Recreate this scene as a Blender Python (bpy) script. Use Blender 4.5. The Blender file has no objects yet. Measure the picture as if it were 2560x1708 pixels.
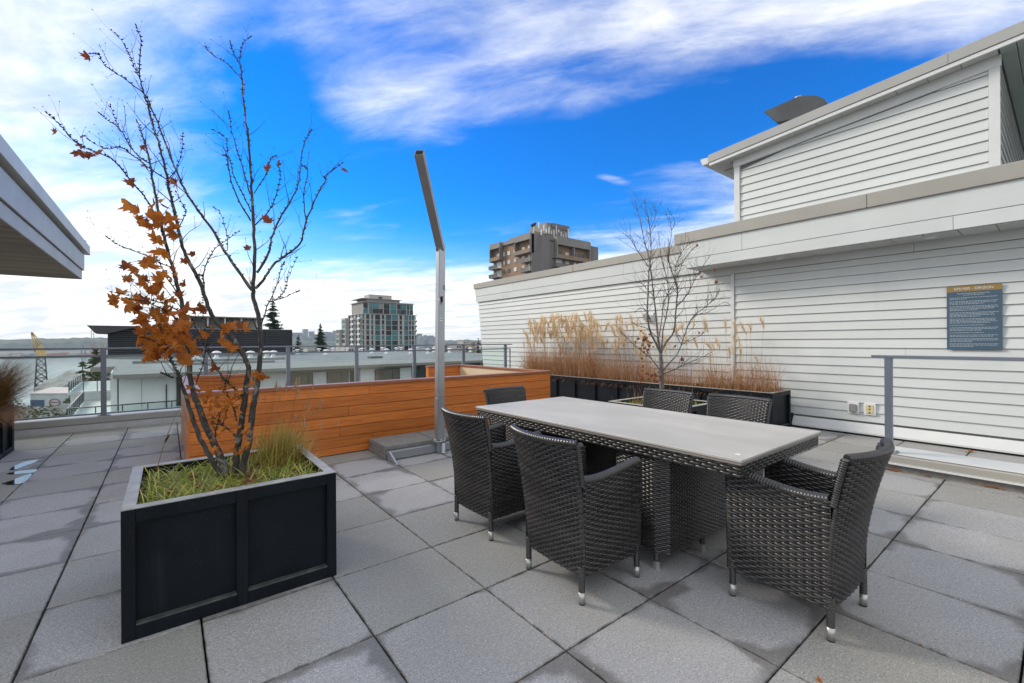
import bpy, bmesh, math, random
from math import radians, sin, cos, pi, sqrt
from mathutils import Vector, Matrix
random.seed(7)
SC = bpy.context.scene
COL = SC.collection

# ------------------------------------------------------------------ camera
CAM_H, CAM_F, YAW, ROLL = 1.335, 1097.0, radians(38.18), radians(0.3)
cam = bpy.data.cameras.new('camera')
cam.sensor_width = 36.0
cam.lens = 36.0 * CAM_F / 2560.0
cam.clip_start = 0.05
cam.clip_end = 40000.0
camo = bpy.data.objects.new('camera', cam)
COL.objects.link(camo)
camo.matrix_world = (Matrix.Translation((0, 0, CAM_H)) @ Matrix.Rotation(-YAW, 4, 'Z')
                     @ Matrix.Rotation(radians(90), 4, 'X') @ Matrix.Rotation(-ROLL, 4, 'Z'))
SC.camera = camo

# ------------------------------------------------------------------ light
SUN_DIR = Vector((-0.46, 0.78, 0.55)).normalized()       # towards the sun
SUN_EL = math.asin(SUN_DIR.z)
SUN_AZ = math.atan2(SUN_DIR.x, SUN_DIR.y)
sun = bpy.data.lights.new('sun', 'SUN')
sun.energy = 1.5
sun.angle = radians(14)
sun.color = (1.0, 0.92, 0.80)
suno = bpy.data.objects.new('sun', sun)
COL.objects.link(suno)
suno.rotation_euler = SUN_DIR.to_track_quat('Z', 'Y').to_euler()
suno.location = (0, 0, 60)

vs = SC.view_settings
vs.view_transform = 'Standard'
vs.look = 'None'
vs.exposure = 1.0
vs.gamma = 1.0
vs.use_curve_mapping = False
SC.render.engine = 'CYCLES'
SC.cycles.use_denoising = True
SC.cycles.max_bounces = 8
SC.cycles.transparent_max_bounces = 16
SC.cycles.volume_bounces = 2
SC.cycles.sample_clamp_indirect = 6.0

# ------------------------------------------------------------------ sky
W = bpy.data.worlds.new('World')
SC.world = W
W.use_nodes = True
nt = W.node_tree
N, L = nt.nodes, nt.links
for n in list(N):
    N.remove(n)

def wmath(op, a, b=None, c=None, clamp=False):
    n = N.new('ShaderNodeMath')
    n.operation = op
    n.use_clamp = clamp
    for i, v in enumerate((a, b, c)):
        if v is None:
            continue
        if isinstance(v, (int, float)):
            n.inputs[i].default_value = v
        else:
            L.new(v, n.inputs[i])
    return n.outputs[0]

def wsmooth(x, lo, hi):
    n = N.new('ShaderNodeMapRange')
    n.interpolation_type = 'SMOOTHSTEP'
    L.new(x, n.inputs['Value'])
    n.inputs['From Min'].default_value = lo
    n.inputs['From Max'].default_value = hi
    return n.outputs['Result']

sky = N.new('ShaderNodeTexSky')
sky.sky_type = 'NISHITA'
sky.sun_disc = False
sky.sun_elevation = SUN_EL
sky.sun_rotation = SUN_AZ
sky.altitude = 0.0
sky.air_density = 1.0
sky.dust_density = 0.35
sky.ozone_density = 2.5
tc = N.new('ShaderNodeTexCoord')
sep = N.new('ShaderNodeSeparateXYZ')
L.new(tc.outputs['Generated'], sep.inputs[0])
dx, dy, dz = sep.outputs
zc = wmath('ADD', wmath('MAXIMUM', dz, 0.0), 0.12)
px_ = wmath('DIVIDE', dx, zc)
py_ = wmath('DIVIDE', dy, zc)

def rot_uv(a):
    u = wmath('ADD', wmath('MULTIPLY', px_, cos(a)), wmath('MULTIPLY', py_, sin(a)))
    v = wmath('ADD', wmath('MULTIPLY', px_, -sin(a)), wmath('MULTIPLY', py_, cos(a)))
    return u, v

def cloud_noise(su, sv, off, detail, dist, rough, ang):
    u, v = rot_uv(ang)
    cb = N.new('ShaderNodeCombineXYZ')
    L.new(wmath('MULTIPLY', u, su), cb.inputs[0])
    L.new(wmath('MULTIPLY', v, sv), cb.inputs[1])
    cb.inputs[2].default_value = off
    n = N.new('ShaderNodeTexNoise')
    n.inputs['Scale'].default_value = 1.0
    n.inputs['Detail'].default_value = detail
    n.inputs['Roughness'].default_value = rough
    n.inputs['Distortion'].default_value = dist
    L.new(cb.outputs[0], n.inputs['Vector'])
    return n.outputs['Fac']

def bank(cx, cy, ang, ru, rv):
    """soft elliptical cloud bank on the cloud layer"""
    ca, sa = cos(ang), sin(ang)
    ex = wmath('SUBTRACT', px_, cx)
    ey = wmath('SUBTRACT', py_, cy)
    u = wmath('DIVIDE', wmath('ADD', wmath('MULTIPLY', ex, ca), wmath('MULTIPLY', ey, sa)), ru)
    v = wmath('DIVIDE', wmath('ADD', wmath('MULTIPLY', ex, -sa), wmath('MULTIPLY', ey, ca)), rv)
    r = wmath('SQRT', wmath('ADD', wmath('MULTIPLY', u, u), wmath('MULTIPLY', v, v)))
    return wmath('SUBTRACT', 1.0, wsmooth(r, 0.25, 1.1))

STREAK = radians(-52)
big = cloud_noise(0.75, 1.5, 5.3, 9.0, 0.5, 0.55, STREAK)
fine = cloud_noise(2.6, 6.0, 9.1, 10.0, 0.35, 0.66, STREAK)
den = wmath('ADD', wmath('MULTIPLY', big, 0.60), wmath('MULTIPLY', fine, 0.40))
bias = wmath('MULTIPLY', bank(-0.55, 1.95, radians(72), 2.0, 0.74), 0.14)
bias = wmath('ADD', bias, wmath('MULTIPLY', bank(0.98, 0.92, radians(-54), 1.10, 0.40), 0.115))
bias = wmath('ADD', bias, wmath('MULTIPLY', bank(0.60, 1.42, radians(-35), 0.32, 0.26), 0.09))
bias = wmath('ADD', bias, wmath('MULTIPLY', bank(1.60, 1.29, radians(-12), 0.12, 0.05), 0.15))
bias = wmath('SUBTRACT', bias, wmath('MULTIPLY', bank(0.27, 1.55, radians(75), 0.55, 0.16), 0.12))
bias = wmath('SUBTRACT', bias, wmath('MULTIPLY', bank(1.62, 0.62, radians(-62), 0.95, 0.36), 0.24))
bias = wmath('SUBTRACT', bias, wmath('MULTIPLY', bank(1.25, 1.75, radians(-40), 0.9, 0.5), 0.05))
bias = wmath('ADD', bias, wmath('MULTIPLY', bank(0.10, 3.3, radians(80), 1.2, 0.6), 0.16))
# extra cloud added out of view to light the terrace, taken off again in view
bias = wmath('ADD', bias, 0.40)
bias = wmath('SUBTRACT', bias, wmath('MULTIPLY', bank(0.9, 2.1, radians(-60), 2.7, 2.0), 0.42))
far = wsmooth(dz, 0.26, 0.03)
bias = wmath('ADD', bias, wmath('MULTIPLY', far, 0.06))
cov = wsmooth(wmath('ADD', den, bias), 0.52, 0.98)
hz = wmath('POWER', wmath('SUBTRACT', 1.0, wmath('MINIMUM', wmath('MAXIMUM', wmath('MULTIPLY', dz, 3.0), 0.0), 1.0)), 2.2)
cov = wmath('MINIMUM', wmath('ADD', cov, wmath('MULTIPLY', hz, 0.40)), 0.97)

hs = N.new('ShaderNodeHueSaturation')
hs.inputs['Hue'].default_value = 0.517
hs.inputs['Saturation'].default_value = 1.7
hs.inputs['Value'].default_value = 0.97
L.new(sky.outputs[0], hs.inputs['Color'])
mixc = N.new('ShaderNodeMix')
mixc.data_type = 'RGBA'
L.new(cov, mixc.inputs['Factor'])
L.new(hs.outputs[0], mixc.inputs[6])
# cloud colour relative to the sky texture, so that one background strength serves both
shade = cloud_noise(1.4, 3.4, 21.0, 8.0, 0.4, 0.6, STREAK)
mixs = N.new('ShaderNodeMix')
mixs.data_type = 'RGBA'
L.new(wsmooth(shade, 0.36, 0.62), mixs.inputs['Factor'])
mixs.inputs[6].default_value = (3.55, 3.85, 4.30, 1)
mixs.inputs[7].default_value = (6.0, 5.95, 5.6, 1)
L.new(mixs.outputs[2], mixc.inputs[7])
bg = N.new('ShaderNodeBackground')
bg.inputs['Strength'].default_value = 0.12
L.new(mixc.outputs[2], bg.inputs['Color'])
wo = N.new('ShaderNodeOutputWorld')
L.new(bg.outputs[0], wo.inputs['Surface'])

# ------------------------------------------------------------------ helpers
def ray(u, v):
    x, y = u - 1280.0, v - 854.0
    c, s = cos(ROLL), sin(ROLL)
    x, y = c * x - s * y, s * x + c * y
    return Vector((sin(YAW) + x / CAM_F * cos(YAW), cos(YAW) - x / CAM_F * sin(YAW), -y / CAM_F))

def at(u, v, d):
    """the point seen at photo position (u, v), d metres deep"""
    return Vector((0, 0, CAM_H)) + ray(u, v) * d

def tag(o, label=None, cat=None, group=None, kind=None):
    if label: o['label'] = label
    if cat: o['category'] = cat
    if group: o['group'] = group
    if kind: o['kind'] = kind
    return o

def empty(name, loc=(0, 0, 0), rz=0.0, label=None, cat=None, group=None):
    o = bpy.data.objects.new(name, None)
    o.empty_display_size = 0.1
    COL.objects.link(o)
    o.location = loc
    o.rotation_euler = (0, 0, rz)
    return tag(o, label, cat, group)

def put(name, mesh, parent=None, loc=(0, 0, 0), rot=(0, 0, 0), scale=(1, 1, 1)):
    o = bpy.data.objects.new(name, mesh)
    COL.objects.link(o)
    o.parent = parent
    o.location = loc
    o.rotation_euler = rot
    o.scale = scale
    return o

class MB:
    def __init__(s):
        s.v, s.f, s.sm = [], [], []
    def face(s, pts, smooth=False):
        i = len(s.v)
        s.v += [tuple(p) for p in pts]
        s.f.append(tuple(range(i, i + len(pts))))
        s.sm.append(smooth)
    def box(s, a, b):
        x0, y0, z0 = [min(p, q) for p, q in zip(a, b)]
        x1, y1, z1 = [max(p, q) for p, q in zip(a, b)]
        i = len(s.v)
        s.v += [(x0, y0, z0), (x1, y0, z0), (x1, y1, z0), (x0, y1, z0), (x0, y0, z1), (x1, y0, z1), (x1, y1, z1), (x0, y1, z1)]
        for q in ((0, 3, 2, 1), (4, 5, 6, 7), (0, 1, 5, 4), (1, 2, 6, 5), (2, 3, 7, 6), (3, 0, 4, 7)):
            s.f.append(tuple(i + k for k in q))
            s.sm.append(False)
        return s
    def prism(s, poly, axis, a, b):
        """poly: 2-D points in the two other axes (in cyclic order), extruded along axis from a to b"""
        n = len(poly)
        i = len(s.v)
        for t in (a, b):
            for p in poly:
                if axis == 0: s.v.append((t, p[0], p[1]))
                elif axis == 1: s.v.append((p[0], t, p[1]))
                else: s.v.append((p[0], p[1], t))
        s.f.append(tuple(i + k for k in range(n - 1, -1, -1))); s.sm.append(False)
        s.f.append(tuple(i + n + k for k in range(n))); s.sm.append(False)
        for k in range(n):
            s.f.append((i + k, i + (k + 1) % n, i + n + (k + 1) % n, i + n + k)); s.sm.append(False)
        return s
    def tube(s, path, rad, n=6, cap=True, smooth=True):
        path = [Vector(p) for p in path]
        m = len(path)
        if not hasattr(rad, '__len__'): rad = [rad] * m
        t0 = (path[1] - path[0]).normalized()
        up = Vector((0, 0, 1)) if abs(t0.z) < 0.9 else Vector((1, 0, 0))
        a = t0.cross(up).normalized()
        base = len(s.v)
        for k in range(m):
            t = (path[min(k + 1, m - 1)] - path[max(k - 1, 0)])
            if t.length < 1e-9: t = t0
            t.normalize()
            a = (a - t * a.dot(t))
            if a.length < 1e-6: a = t.orthogonal()
            a.normalize()
            b = t.cross(a)
            for j in range(n):
                q = 2 * pi * j / n
                s.v.append(tuple(path[k] + (a * cos(q) + b * sin(q)) * rad[k]))
        for k in range(m - 1):
            for j in range(n):
                s.f.append((base + k * n + j, base + k * n + (j + 1) % n, base + (k + 1) * n + (j + 1) % n, base + (k + 1) * n + j))
                s.sm.append(smooth)
        if cap:
            s.f.append(tuple(base + j for j in range(n - 1, -1, -1))); s.sm.append(False)
            s.f.append(tuple(base + (m - 1) * n + j for j in range(n))); s.sm.append(False)
        return s
    def mesh(s, name, mat, bevel=0.0, seg=1):
        me = bpy.data.meshes.new(name)
        me.from_pydata(s.v, [], s.f)
        me.polygons.foreach_set('use_smooth', s.sm)
        if bevel:
            bm = bmesh.new()
            bm.from_mesh(me)
            bmesh.ops.recalc_face_normals(bm, faces=bm.faces)
            bmesh.ops.bevel(bm, geom=list(bm.edges), offset=bevel, segments=seg, affect='EDGES', clamp_overlap=True)
            bm.to_mesh(me)
            bm.free()
        else:
            bm = bmesh.new()
            bm.from_mesh(me)
            bmesh.ops.recalc_face_normals(bm, faces=bm.faces)
            bm.to_mesh(me)
            bm.free()
        if mat: me.materials.append(mat)
        me.update()
        return me
    def build(s, name, mat, parent=None, bevel=0.0, seg=1, loc=(0, 0, 0)):
        return put(name, s.mesh(name, mat, bevel, seg), parent, loc)

def raw(mb, name, mat, parent=None):
    """big foliage meshes: no normal fixing"""
    me = bpy.data.meshes.new(name)
    me.from_pydata(mb.v, [], mb.f)
    me.polygons.foreach_set('use_smooth', mb.sm)
    me.materials.append(mat)
    return put(name, me, parent)

def bx(name, a, b, mat, parent=None, bevel=0.0, seg=1):
    """a box placed by its own centre, so that its local texture follows it"""
    c = [(p + q) / 2 for p, q in zip(a, b)]
    h = [abs(q - p) / 2 for p, q in zip(a, b)]
    return MB().box([-k for k in h], h).build(name, mat, parent, bevel, seg, loc=c)

# ------------------------------------------------------------------ materials
def newmat(name):
    m = bpy.data.materials.new(name)
    m.use_nodes = True
    t = m.node_tree
    p = t.nodes['Principled BSDF']
    return m, t, p

def nmath(t, op, a, b=None, clamp=False):
    n = t.nodes.new('ShaderNodeMath')
    n.operation = op
    n.use_clamp = clamp
    for i, v in enumerate((a, b)):
        if v is None: continue
        if isinstance(v, (int, float)): n.inputs[i].default_value = v
        else: t.links.new(v, n.inputs[i])
    return n.outputs[0]

def nnoise(t, vec, scale, detail=3.0, rough=0.5, dist=0.0, stretch=None):
    if stretch:
        mp = t.nodes.new('ShaderNodeMapping')
        mp.inputs['Scale'].default_value = stretch
        t.links.new(vec, mp.inputs['Vector'])
        vec = mp.outputs[0]
    n = t.nodes.new('ShaderNodeTexNoise')
    n.inputs['Scale'].default_value = scale
    n.inputs['Detail'].default_value = detail
    n.inputs['Roughness'].default_value = rough
    n.inputs['Distortion'].default_value = dist
    t.links.new(vec, n.inputs['Vector'])
    return n.outputs['Fac']

def nrange(t, x, a, b, c=0.0, d=1.0, smooth=False):
    n = t.nodes.new('ShaderNodeMapRange')
    if smooth: n.interpolation_type = 'SMOOTHSTEP'
    t.links.new(x, n.inputs['Value'])
    for k, v in zip(('From Min', 'From Max', 'To Min', 'To Max'), (a, b, c, d)):
        n.inputs[k].default_value = v
    return n.outputs['Result']

def nmix(t, fac, a, b, mode='MIX'):
    n = t.nodes.new('ShaderNodeMix')
    n.data_type = 'RGBA'
    n.blend_type = mode
    if isinstance(fac, (int, float)): n.inputs['Factor'].default_value = fac
    else: t.links.new(fac, n.inputs['Factor'])
    for i, v in ((6, a), (7, b)):
        if isinstance(v, tuple): n.inputs[i].default_value = (*v, 1) if len(v) == 3 else v
        else: t.links.new(v, n.inputs[i])
    return n.outputs[2]

def nbump(t, p, h, strength, dist):
    b = t.nodes.new('ShaderNodeBump')
    b.inputs['Strength'].default_value = strength
    b.inputs['Distance'].default_value = dist
    t.links.new(h, b.inputs['Height'])
    t.links.new(b.outputs[0], p.inputs['Normal'])

def mat(name, col, rough=0.5, metal=0.0, var=0.12, vscale=3.0, bump=0.0, bscale=80.0, orand=0.0, spec=0.5, stretch=None, rvar=0.0, world=False):
    m, t, p = newmat(name)
    tcn = t.nodes.new('ShaderNodeTexCoord')
    vec = tcn.outputs['Object']
    if world:
        g = t.nodes.new('ShaderNodeNewGeometry')
        vec = g.outputs['Position']
    n1 = nnoise(t, vec, vscale, 5.0, 0.6, 0.3, stretch)
    lo = tuple(max(0.0, c * (1 - var)) for c in col)
    hi = tuple(min(1.0, c * (1 + var)) for c in col)
    c = nmix(t, nrange(t, n1, 0.3, 0.7), lo, hi)
    if orand:
        oi = t.nodes.new('ShaderNodeObjectInfo')
        k = nrange(t, oi.outputs['Random'], 0, 1, 1 - orand, 1 + orand)
        cc = t.nodes.new('ShaderNodeCombineColor')
        for i in range(3): t.links.new(k, cc.inputs[i])
        c = nmix(t, 1.0, c, cc.outputs[0], 'MULTIPLY')
    t.links.new(c, p.inputs['Base Color'])
    p.inputs['Metallic'].default_value = metal
    p.inputs['Specular IOR Level'].default_value = spec
    if rvar:
        t.links.new(nrange(t, n1, 0.25, 0.75, max(0.02, rough - rvar), min(1, rough + rvar)), p.inputs['Roughness'])
    else:
        p.inputs['Roughness'].default_value = rough
    if bump:
        nbump(t, p, nnoise(t, vec, bscale, 4.0, 0.6, 0, stretch), bump, 0.004)
    return m

# ------------------------------------------------------------------ surfaces
def mat_paver():
    m, t, p = newmat('paver_concrete')
    tcn = t.nodes.new('ShaderNodeTexCoord')
    oi = t.nodes.new('ShaderNodeObjectInfo')
    geo = t.nodes.new('ShaderNodeNewGeometry')
    pos = geo.outputs['Position']
    rnd = oi.outputs['Random']
    speck = nnoise(t, pos, 135, 2, 0.75)
    mid = nnoise(t, pos, 55, 4, 0.65)
    big = nnoise(t, pos, 1.3, 4, 0.6, 0.5)
    base = nmix(t, nrange(t, mid, 0.3, 0.7), (0.285, 0.283, 0.278), (0.385, 0.380, 0.370))
    base = nmix(t, nrange(t, speck, 0.57, 0.68), base, (0.62, 0.60, 0.57))
    base = nmix(t, nrange(t, speck, 0.40, 0.30), base, (0.10, 0.098, 0.095))
    # each slab its own tone
    k = nrange(t, rnd, 0, 1, 0.80, 1.14)
    cc = t.nodes.new('ShaderNodeCombineColor')
    t.links.new(k, cc.inputs[0]); t.links.new(k, cc.inputs[1])
    t.links.new(nmath(t, 'MULTIPLY', k, nrange(t, oi.outputs['Random'], 0.2, 0.8, 0.97, 1.05)), cc.inputs[2])
    base = nmix(t, 1.0, base, cc.outputs[0], 'MULTIPLY')
    base = nmix(t, nrange(t, big, 0.45, 0.75, 0, 0.45), base, (0.24, 0.225, 0.20))
    # damp borders along some of the joints
    sepx = t.nodes.new('ShaderNodeSeparateXYZ')
    t.links.new(tcn.outputs['Object'], sepx.inputs[0])
    ax = nmath(t, 'ABSOLUTE', sepx.outputs[0])
    ay = nmath(t, 'ABSOLUTE', sepx.outputs[1])
    edge = nmath(t, 'MAXIMUM', ax, ay)
    corner = nmath(t, 'MULTIPLY', nmath(t, 'MULTIPLY', ax, ay), 3.2)
    wn = nnoise(t, pos, 2.2, 3, 0.55, 0.6)
    wf = nnoise(t, pos, 14, 3, 0.6)
    dampv = nmath(t, 'ADD', nmath(t, 'ADD', edge, nmath(t, 'MULTIPLY', corner, 0.22)),
                  nmath(t, 'ADD', nmath(t, 'MULTIPLY', wn, 0.34), nmath(t, 'ADD', nmath(t, 'MULTIPLY', wf, 0.05), nrange(t, rnd, 0, 1, -0.17, 0.016))))
    damp = nrange(t, dampv, 0.448, 0.512, 0, 1, True)
    base = nmix(t, nmath(t, 'MULTIPLY', damp, 0.62), base, (0.085, 0.078, 0.068))
    moss = nmath(t, 'MULTIPLY', nrange(t, edge, 0.294, 0.304, 0, 1, True), nrange(t, wf, 0.42, 0.6))
    base = nmix(t, nmath(t, 'MULTIPLY', moss, 0.7), base, (0.045, 0.043, 0.036))
    t.links.new(base, p.inputs['Base Color'])
    t.links.new(nrange(t, damp, 0, 1, 0.82, 0.62), p.inputs['Roughness'])
    p.inputs['Specular IOR Level'].default_value = 0.35
    nbump(t, p, nmath(t, 'ADD', nmath(t, 'MULTIPLY', speck, 0.8), mid), 0.5, 0.002)
    return m

def mat_wood(name, a, b, rough=0.42, axis=(1.2, 30, 30)):
    m, t, p = newmat(name)
    tcn = t.nodes.new('ShaderNodeTexCoord')
    oi = t.nodes.new('ShaderNodeObjectInfo')
    add = t.nodes.new('ShaderNodeVectorMath')
    add.operation = 'ADD'
    cb = t.nodes.new('ShaderNodeCombineXYZ')
    r = nmath(t, 'MULTIPLY', oi.outputs['Random'], 37.0)
    t.links.new(r, cb.inputs[0]); t.links.new(r, cb.inputs[1])
    t.links.new(tcn.outputs['Object'], add.inputs[0]); t.links.new(cb.outputs[0], add.inputs[1])
    vec = add.outputs[0]
    g1 = nnoise(t, vec, 1.6, 6, 0.65, 0.4, axis)
    g2 = nnoise(t, vec, 5.0, 5, 0.7, 0.2, axis)
    c = nmix(t, nrange(t, g1, 0.32, 0.68), a, b)
    c = nmix(t, nrange(t, g2, 0.52, 0.68, 0, 0.5), c, tuple(x * 0.5 for x in a))
    k = nrange(t, oi.outputs['Random'], 0, 1, 0.78, 1.14)
    cc = t.nodes.new('ShaderNodeCombineColor')
    for i in range(3): t.links.new(k, cc.inputs[i])
    c = nmix(t, 1.0, c, cc.outputs[0], 'MULTIPLY')
    t.links.new(c, p.inputs['Base Color'])
    p.inputs['Roughness'].default_value = rough
    p.inputs['Specular IOR Level'].default_value = 0.4
    nbump(t, p, g2, 0.12, 0.002)
    return m

def mat_siding(name, col):
    m, t, p = newmat(name)
    geo = t.nodes.new('ShaderNodeNewGeometry')
    oi = t.nodes.new('ShaderNodeObjectInfo')
    pos = geo.outputs['Position']
    g = nnoise(t, pos, 2.0, 5, 0.6, 0.3, (1, 0.5, 1))
    g2 = nnoise(t, pos, 40, 3, 0.6, 0, (1, 0.12, 1))
    c = nmix(t, nrange(t, g, 0.3, 0.75), tuple(x * 0.93 for x in col), tuple(x * 1.04 for x in col))
    streak = nnoise(t, pos, 9, 4, 0.6, 0.2, (1, 1.0, 0.08))
    c = nmix(t, nrange(t, streak, 0.58, 0.8, 0, 0.18), c, (0.42, 0.41, 0.38))
    k = nrange(t, oi.outputs['Random'], 0, 1, 0.97, 1.03)
    cc = t.nodes.new('ShaderNodeCombineColor')
    for i in range(3): t.links.new(k, cc.inputs[i])
    c = nmix(t, 1.0, c, cc.outputs[0], 'MULTIPLY')
    t.links.new(c, p.inputs['Base Color'])
    p.inputs['Roughness'].default_value = 0.55
    nbump(t, p, g2, 0.08, 0.002)
    return m

def mat_glass(name, tint=(0.92, 0.97, 0.96), ior=1.45, refl=1.0):
    m, t, p = newmat(name)
    t.nodes.remove(p)
    out = [n for n in t.nodes if n.type == 'OUTPUT_MATERIAL'][0]
    tr = t.nodes.new('ShaderNodeBsdfTransparent')
    tr.inputs[0].default_value = (*tint, 1)
    gl = t.nodes.new('ShaderNodeBsdfGlossy')
    gl.inputs['Roughness'].default_value = 0.02
    fr = t.nodes.new('ShaderNodeFresnel')
    fr.inputs[0].default_value = ior
    mx = t.nodes.new('ShaderNodeMixShader')
    t.links.new(nmath(t, 'MULTIPLY', fr.outputs[0], refl), mx.inputs[0])
    t.links.new(tr.outputs[0], mx.inputs[1])
    t.links.new(gl.outputs[0], mx.inputs[2])
    t.links.new(mx.outputs[0], out.inputs['Surface'])
    return m

def mat_leaf(name, a, b, trans=0.35, rough=0.6):
    m, t, p = newmat(name)
    oi = t.nodes.new('ShaderNodeObjectInfo')
    geo = t.nodes.new('ShaderNodeNewGeometry')
    n = nnoise(t, geo.outputs['Position'], 40, 4, 0.6)
    f = nmath(t, 'ADD', nmath(t, 'MULTIPLY', oi.outputs['Random'], 0.6), nmath(t, 'MULTIPLY', nrange(t, n, 0.3, 0.7), 0.4))
    c = nmix(t, f, a, b)
    t.links.new(c, p.inputs['Base Color'])
    p.inputs['Roughness'].default_value = rough
    p.inputs['Specular IOR Level'].default_value = 0.3
    out = [k for k in t.nodes if k.type == 'OUTPUT_MATERIAL'][0]
    tl = t.nodes.new('ShaderNodeBsdfTranslucent')
    t.links.new(c, tl.inputs[0])
    mx = t.nodes.new('ShaderNodeMixShader')
    mx.inputs[0].default_value = trans
    t.links.new(p.outputs[0], mx.inputs[1])
    t.links.new(tl.outputs[0], mx.inputs[2])
    t.links.new(mx.outputs[0], out.inputs['Surface'])
    return m

def mat_blade(name, cols, trans=0.3):
    """grass: each blade takes a tone from its island"""
    m, t, p = newmat(name)
    geo = t.nodes.new('ShaderNodeNewGeometry')
    r = t.nodes.new('ShaderNodeValToRGB')
    el = r.color_ramp.elements
    n = len(cols)
    el[0].position = 0.0; el[0].color = (*cols[0], 1)
    el[1].position = 1.0; el[1].color = (*cols[-1], 1)
    for i in range(1, n - 1):
        e = el.new(i / (n - 1)); e.color = (*cols[i], 1)
    t.links.new(geo.outputs['Random Per Island'], r.inputs[0])
    t.links.new(r.outputs[0], p.inputs['Base Color'])
    p.inputs['Roughness'].default_value = 0.6
    p.inputs['Specular IOR Level'].default_value = 0.25
    out = [k for k in t.nodes if k.type == 'OUTPUT_MATERIAL'][0]
    tl = t.nodes.new('ShaderNodeBsdfTranslucent')
    t.links.new(r.outputs[0], tl.inputs[0])
    mx = t.nodes.new('ShaderNodeMixShader')
    mx.inputs[0].default_value = trans
    t.links.new(p.outputs[0], mx.inputs[1])
    t.links.new(tl.outputs[0], mx.inputs[2])
    t.links.new(mx.outputs[0], out.inputs['Surface'])
    return m

def mat_bark(name, a, b, c):
    m, t, p = newmat(name)
    geo = t.nodes.new('ShaderNodeNewGeometry')
    pos = geo.outputs['Position']
    n1 = nnoise(t, pos, 30, 5, 0.65, 0.5, (1, 1, 0.5))
    n2 = nnoise(t, pos, 14, 4, 0.6, 0.8)
    col = nmix(t, nrange(t, n1, 0.35, 0.65), a, b)
    col = nmix(t, nrange(t, n2, 0.56, 0.64), col, c)
    t.links.new(col, p.inputs['Base Color'])
    p.inputs['Roughness'].default_value = 0.8
    nbump(t, p, n1, 0.6, 0.004)
    return m

M = {}
M['paver'] = mat_paver()
M['bed'] = mat('paver_bed', (0.022, 0.021, 0.019), 0.9)
M['plank'] = mat_wood('cedar_plank', (0.46, 0.125, 0.022), (0.74, 0.235, 0.048))
M['caprail'] = mat_wood('cedar_cap', (0.30, 0.10, 0.042), (0.38, 0.145, 0.07), 0.35)
M['liner'] = mat('cream_liner', (0.66, 0.53, 0.36), 0.6, var=0.05)
M['siding'] = mat_siding('white_siding', (0.585, 0.61, 0.605))
M['siding_back'] = mat('siding_gap', (0.20, 0.20, 0.20), 0.8)
M['trimw'] = mat('white_trim', (0.62, 0.635, 0.635), 0.5, var=0.05)
M['cap'] = mat('taupe_flashing', (0.34, 0.325, 0.29), 0.42, var=0.06, world=True, vscale=1.5)
M['capg'] = mat('grey_flashing', (0.36, 0.36, 0.345), 0.42, var=0.06, world=True, vscale=1.5)
M['soffit'] = mat('soffit_panel', (0.50, 0.51, 0.50), 0.6, var=0.05, orand=0.04)
M['soffit_teal'] = mat('perforated_soffit', (0.36, 0.43, 0.42), 0.6, var=0.05)
M['soffit_wood'] = mat_wood('soffit_board', (0.30, 0.245, 0.18), (0.42, 0.35, 0.27), 0.6, (1.2, 20, 20))
M['membrane'] = mat('white_membrane', (0.56, 0.57, 0.60), 0.6, var=0.12, vscale=6, world=True)
M['railmetal'] = mat('powder_coated_rail', (0.175, 0.20, 0.245), 0.38, 0.25, var=0.05)
M['glass'] = mat_glass('rail_glass')
def mat_blacksteel():
    m, t, p = newmat('black_steel')
    geo = t.nodes.new('ShaderNodeNewGeometry')
    pos = geo.outputs['Position']
    n1 = nnoise(t, pos, 5, 5, 0.6, 0.3)
    c = nmix(t, nrange(t, n1, 0.3, 0.7), (0.0040, 0.0062, 0.0100), (0.0075, 0.0110, 0.0165))
    dust = nmath(t, 'MULTIPLY', nrange(t, nnoise(t, pos, 70, 4, 0.7), 0.60, 0.78), nrange(t, nnoise(t, pos, 3.5, 3, 0.6), 0.40, 0.70))
    c = nmix(t, nmath(t, 'MULTIPLY', dust, 0.5), c, (0.11, 0.10, 0.09))
    run = nrange(t, nnoise(t, pos, 16, 4, 0.6, 0.2, (1, 1, 0.07)), 0.60, 0.78, 0, 0.30)
    c = nmix(t, run, c, (0.035, 0.038, 0.042))
    t.links.new(c, p.inputs['Base Color'])
    t.links.new(nrange(t, n1, 0.25, 0.75, 0.36, 0.56), p.inputs['Roughness'])
    p.inputs['Specular IOR Level'].default_value = 0.2
    nbump(t, p, nnoise(t, pos, 300, 3, 0.6), 0.06, 0.003)
    return m
M['blacksteel'] = mat_blacksteel()
M['rim'] = mat('dusty_steel_rim', (0.36, 0.345, 0.32), 0.55, 0.0, var=0.3, vscale=9, rvar=0.1)
M['ledge'] = mat('weathered_ledge', (0.075, 0.09, 0.085), 0.5, 0.2, var=0.5, vscale=14)
M['soil'] = mat('soil', (0.035, 0.026, 0.018), 0.95, var=0.4, vscale=20, bump=0.8, bscale=40)
M['alu'] = mat('aluminium', (0.42, 0.44, 0.47), 0.36, 0.75, var=0.06)
M['alubrown'] = mat('dull_aluminium', (0.36, 0.35, 0.33), 0.45, 0.6, var=0.08)
M['chrome'] = mat('brushed_steel', (0.50, 0.49, 0.48), 0.42, 0.8, var=0.08)
M['rubber'] = mat('black_rubber', (0.012, 0.012, 0.012), 0.7)
M['slab'] = mat('ballast_concrete', (0.22, 0.215, 0.205), 0.85, var=0.2, vscale=14, bump=0.5, bscale=200, world=True)
M['white'] = mat('white_plastic', (0.72, 0.73, 0.74), 0.45, var=0.04)
M['beige'] = mat('beige_plastic', (0.62, 0.52, 0.30), 0.5, var=0.06)
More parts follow.
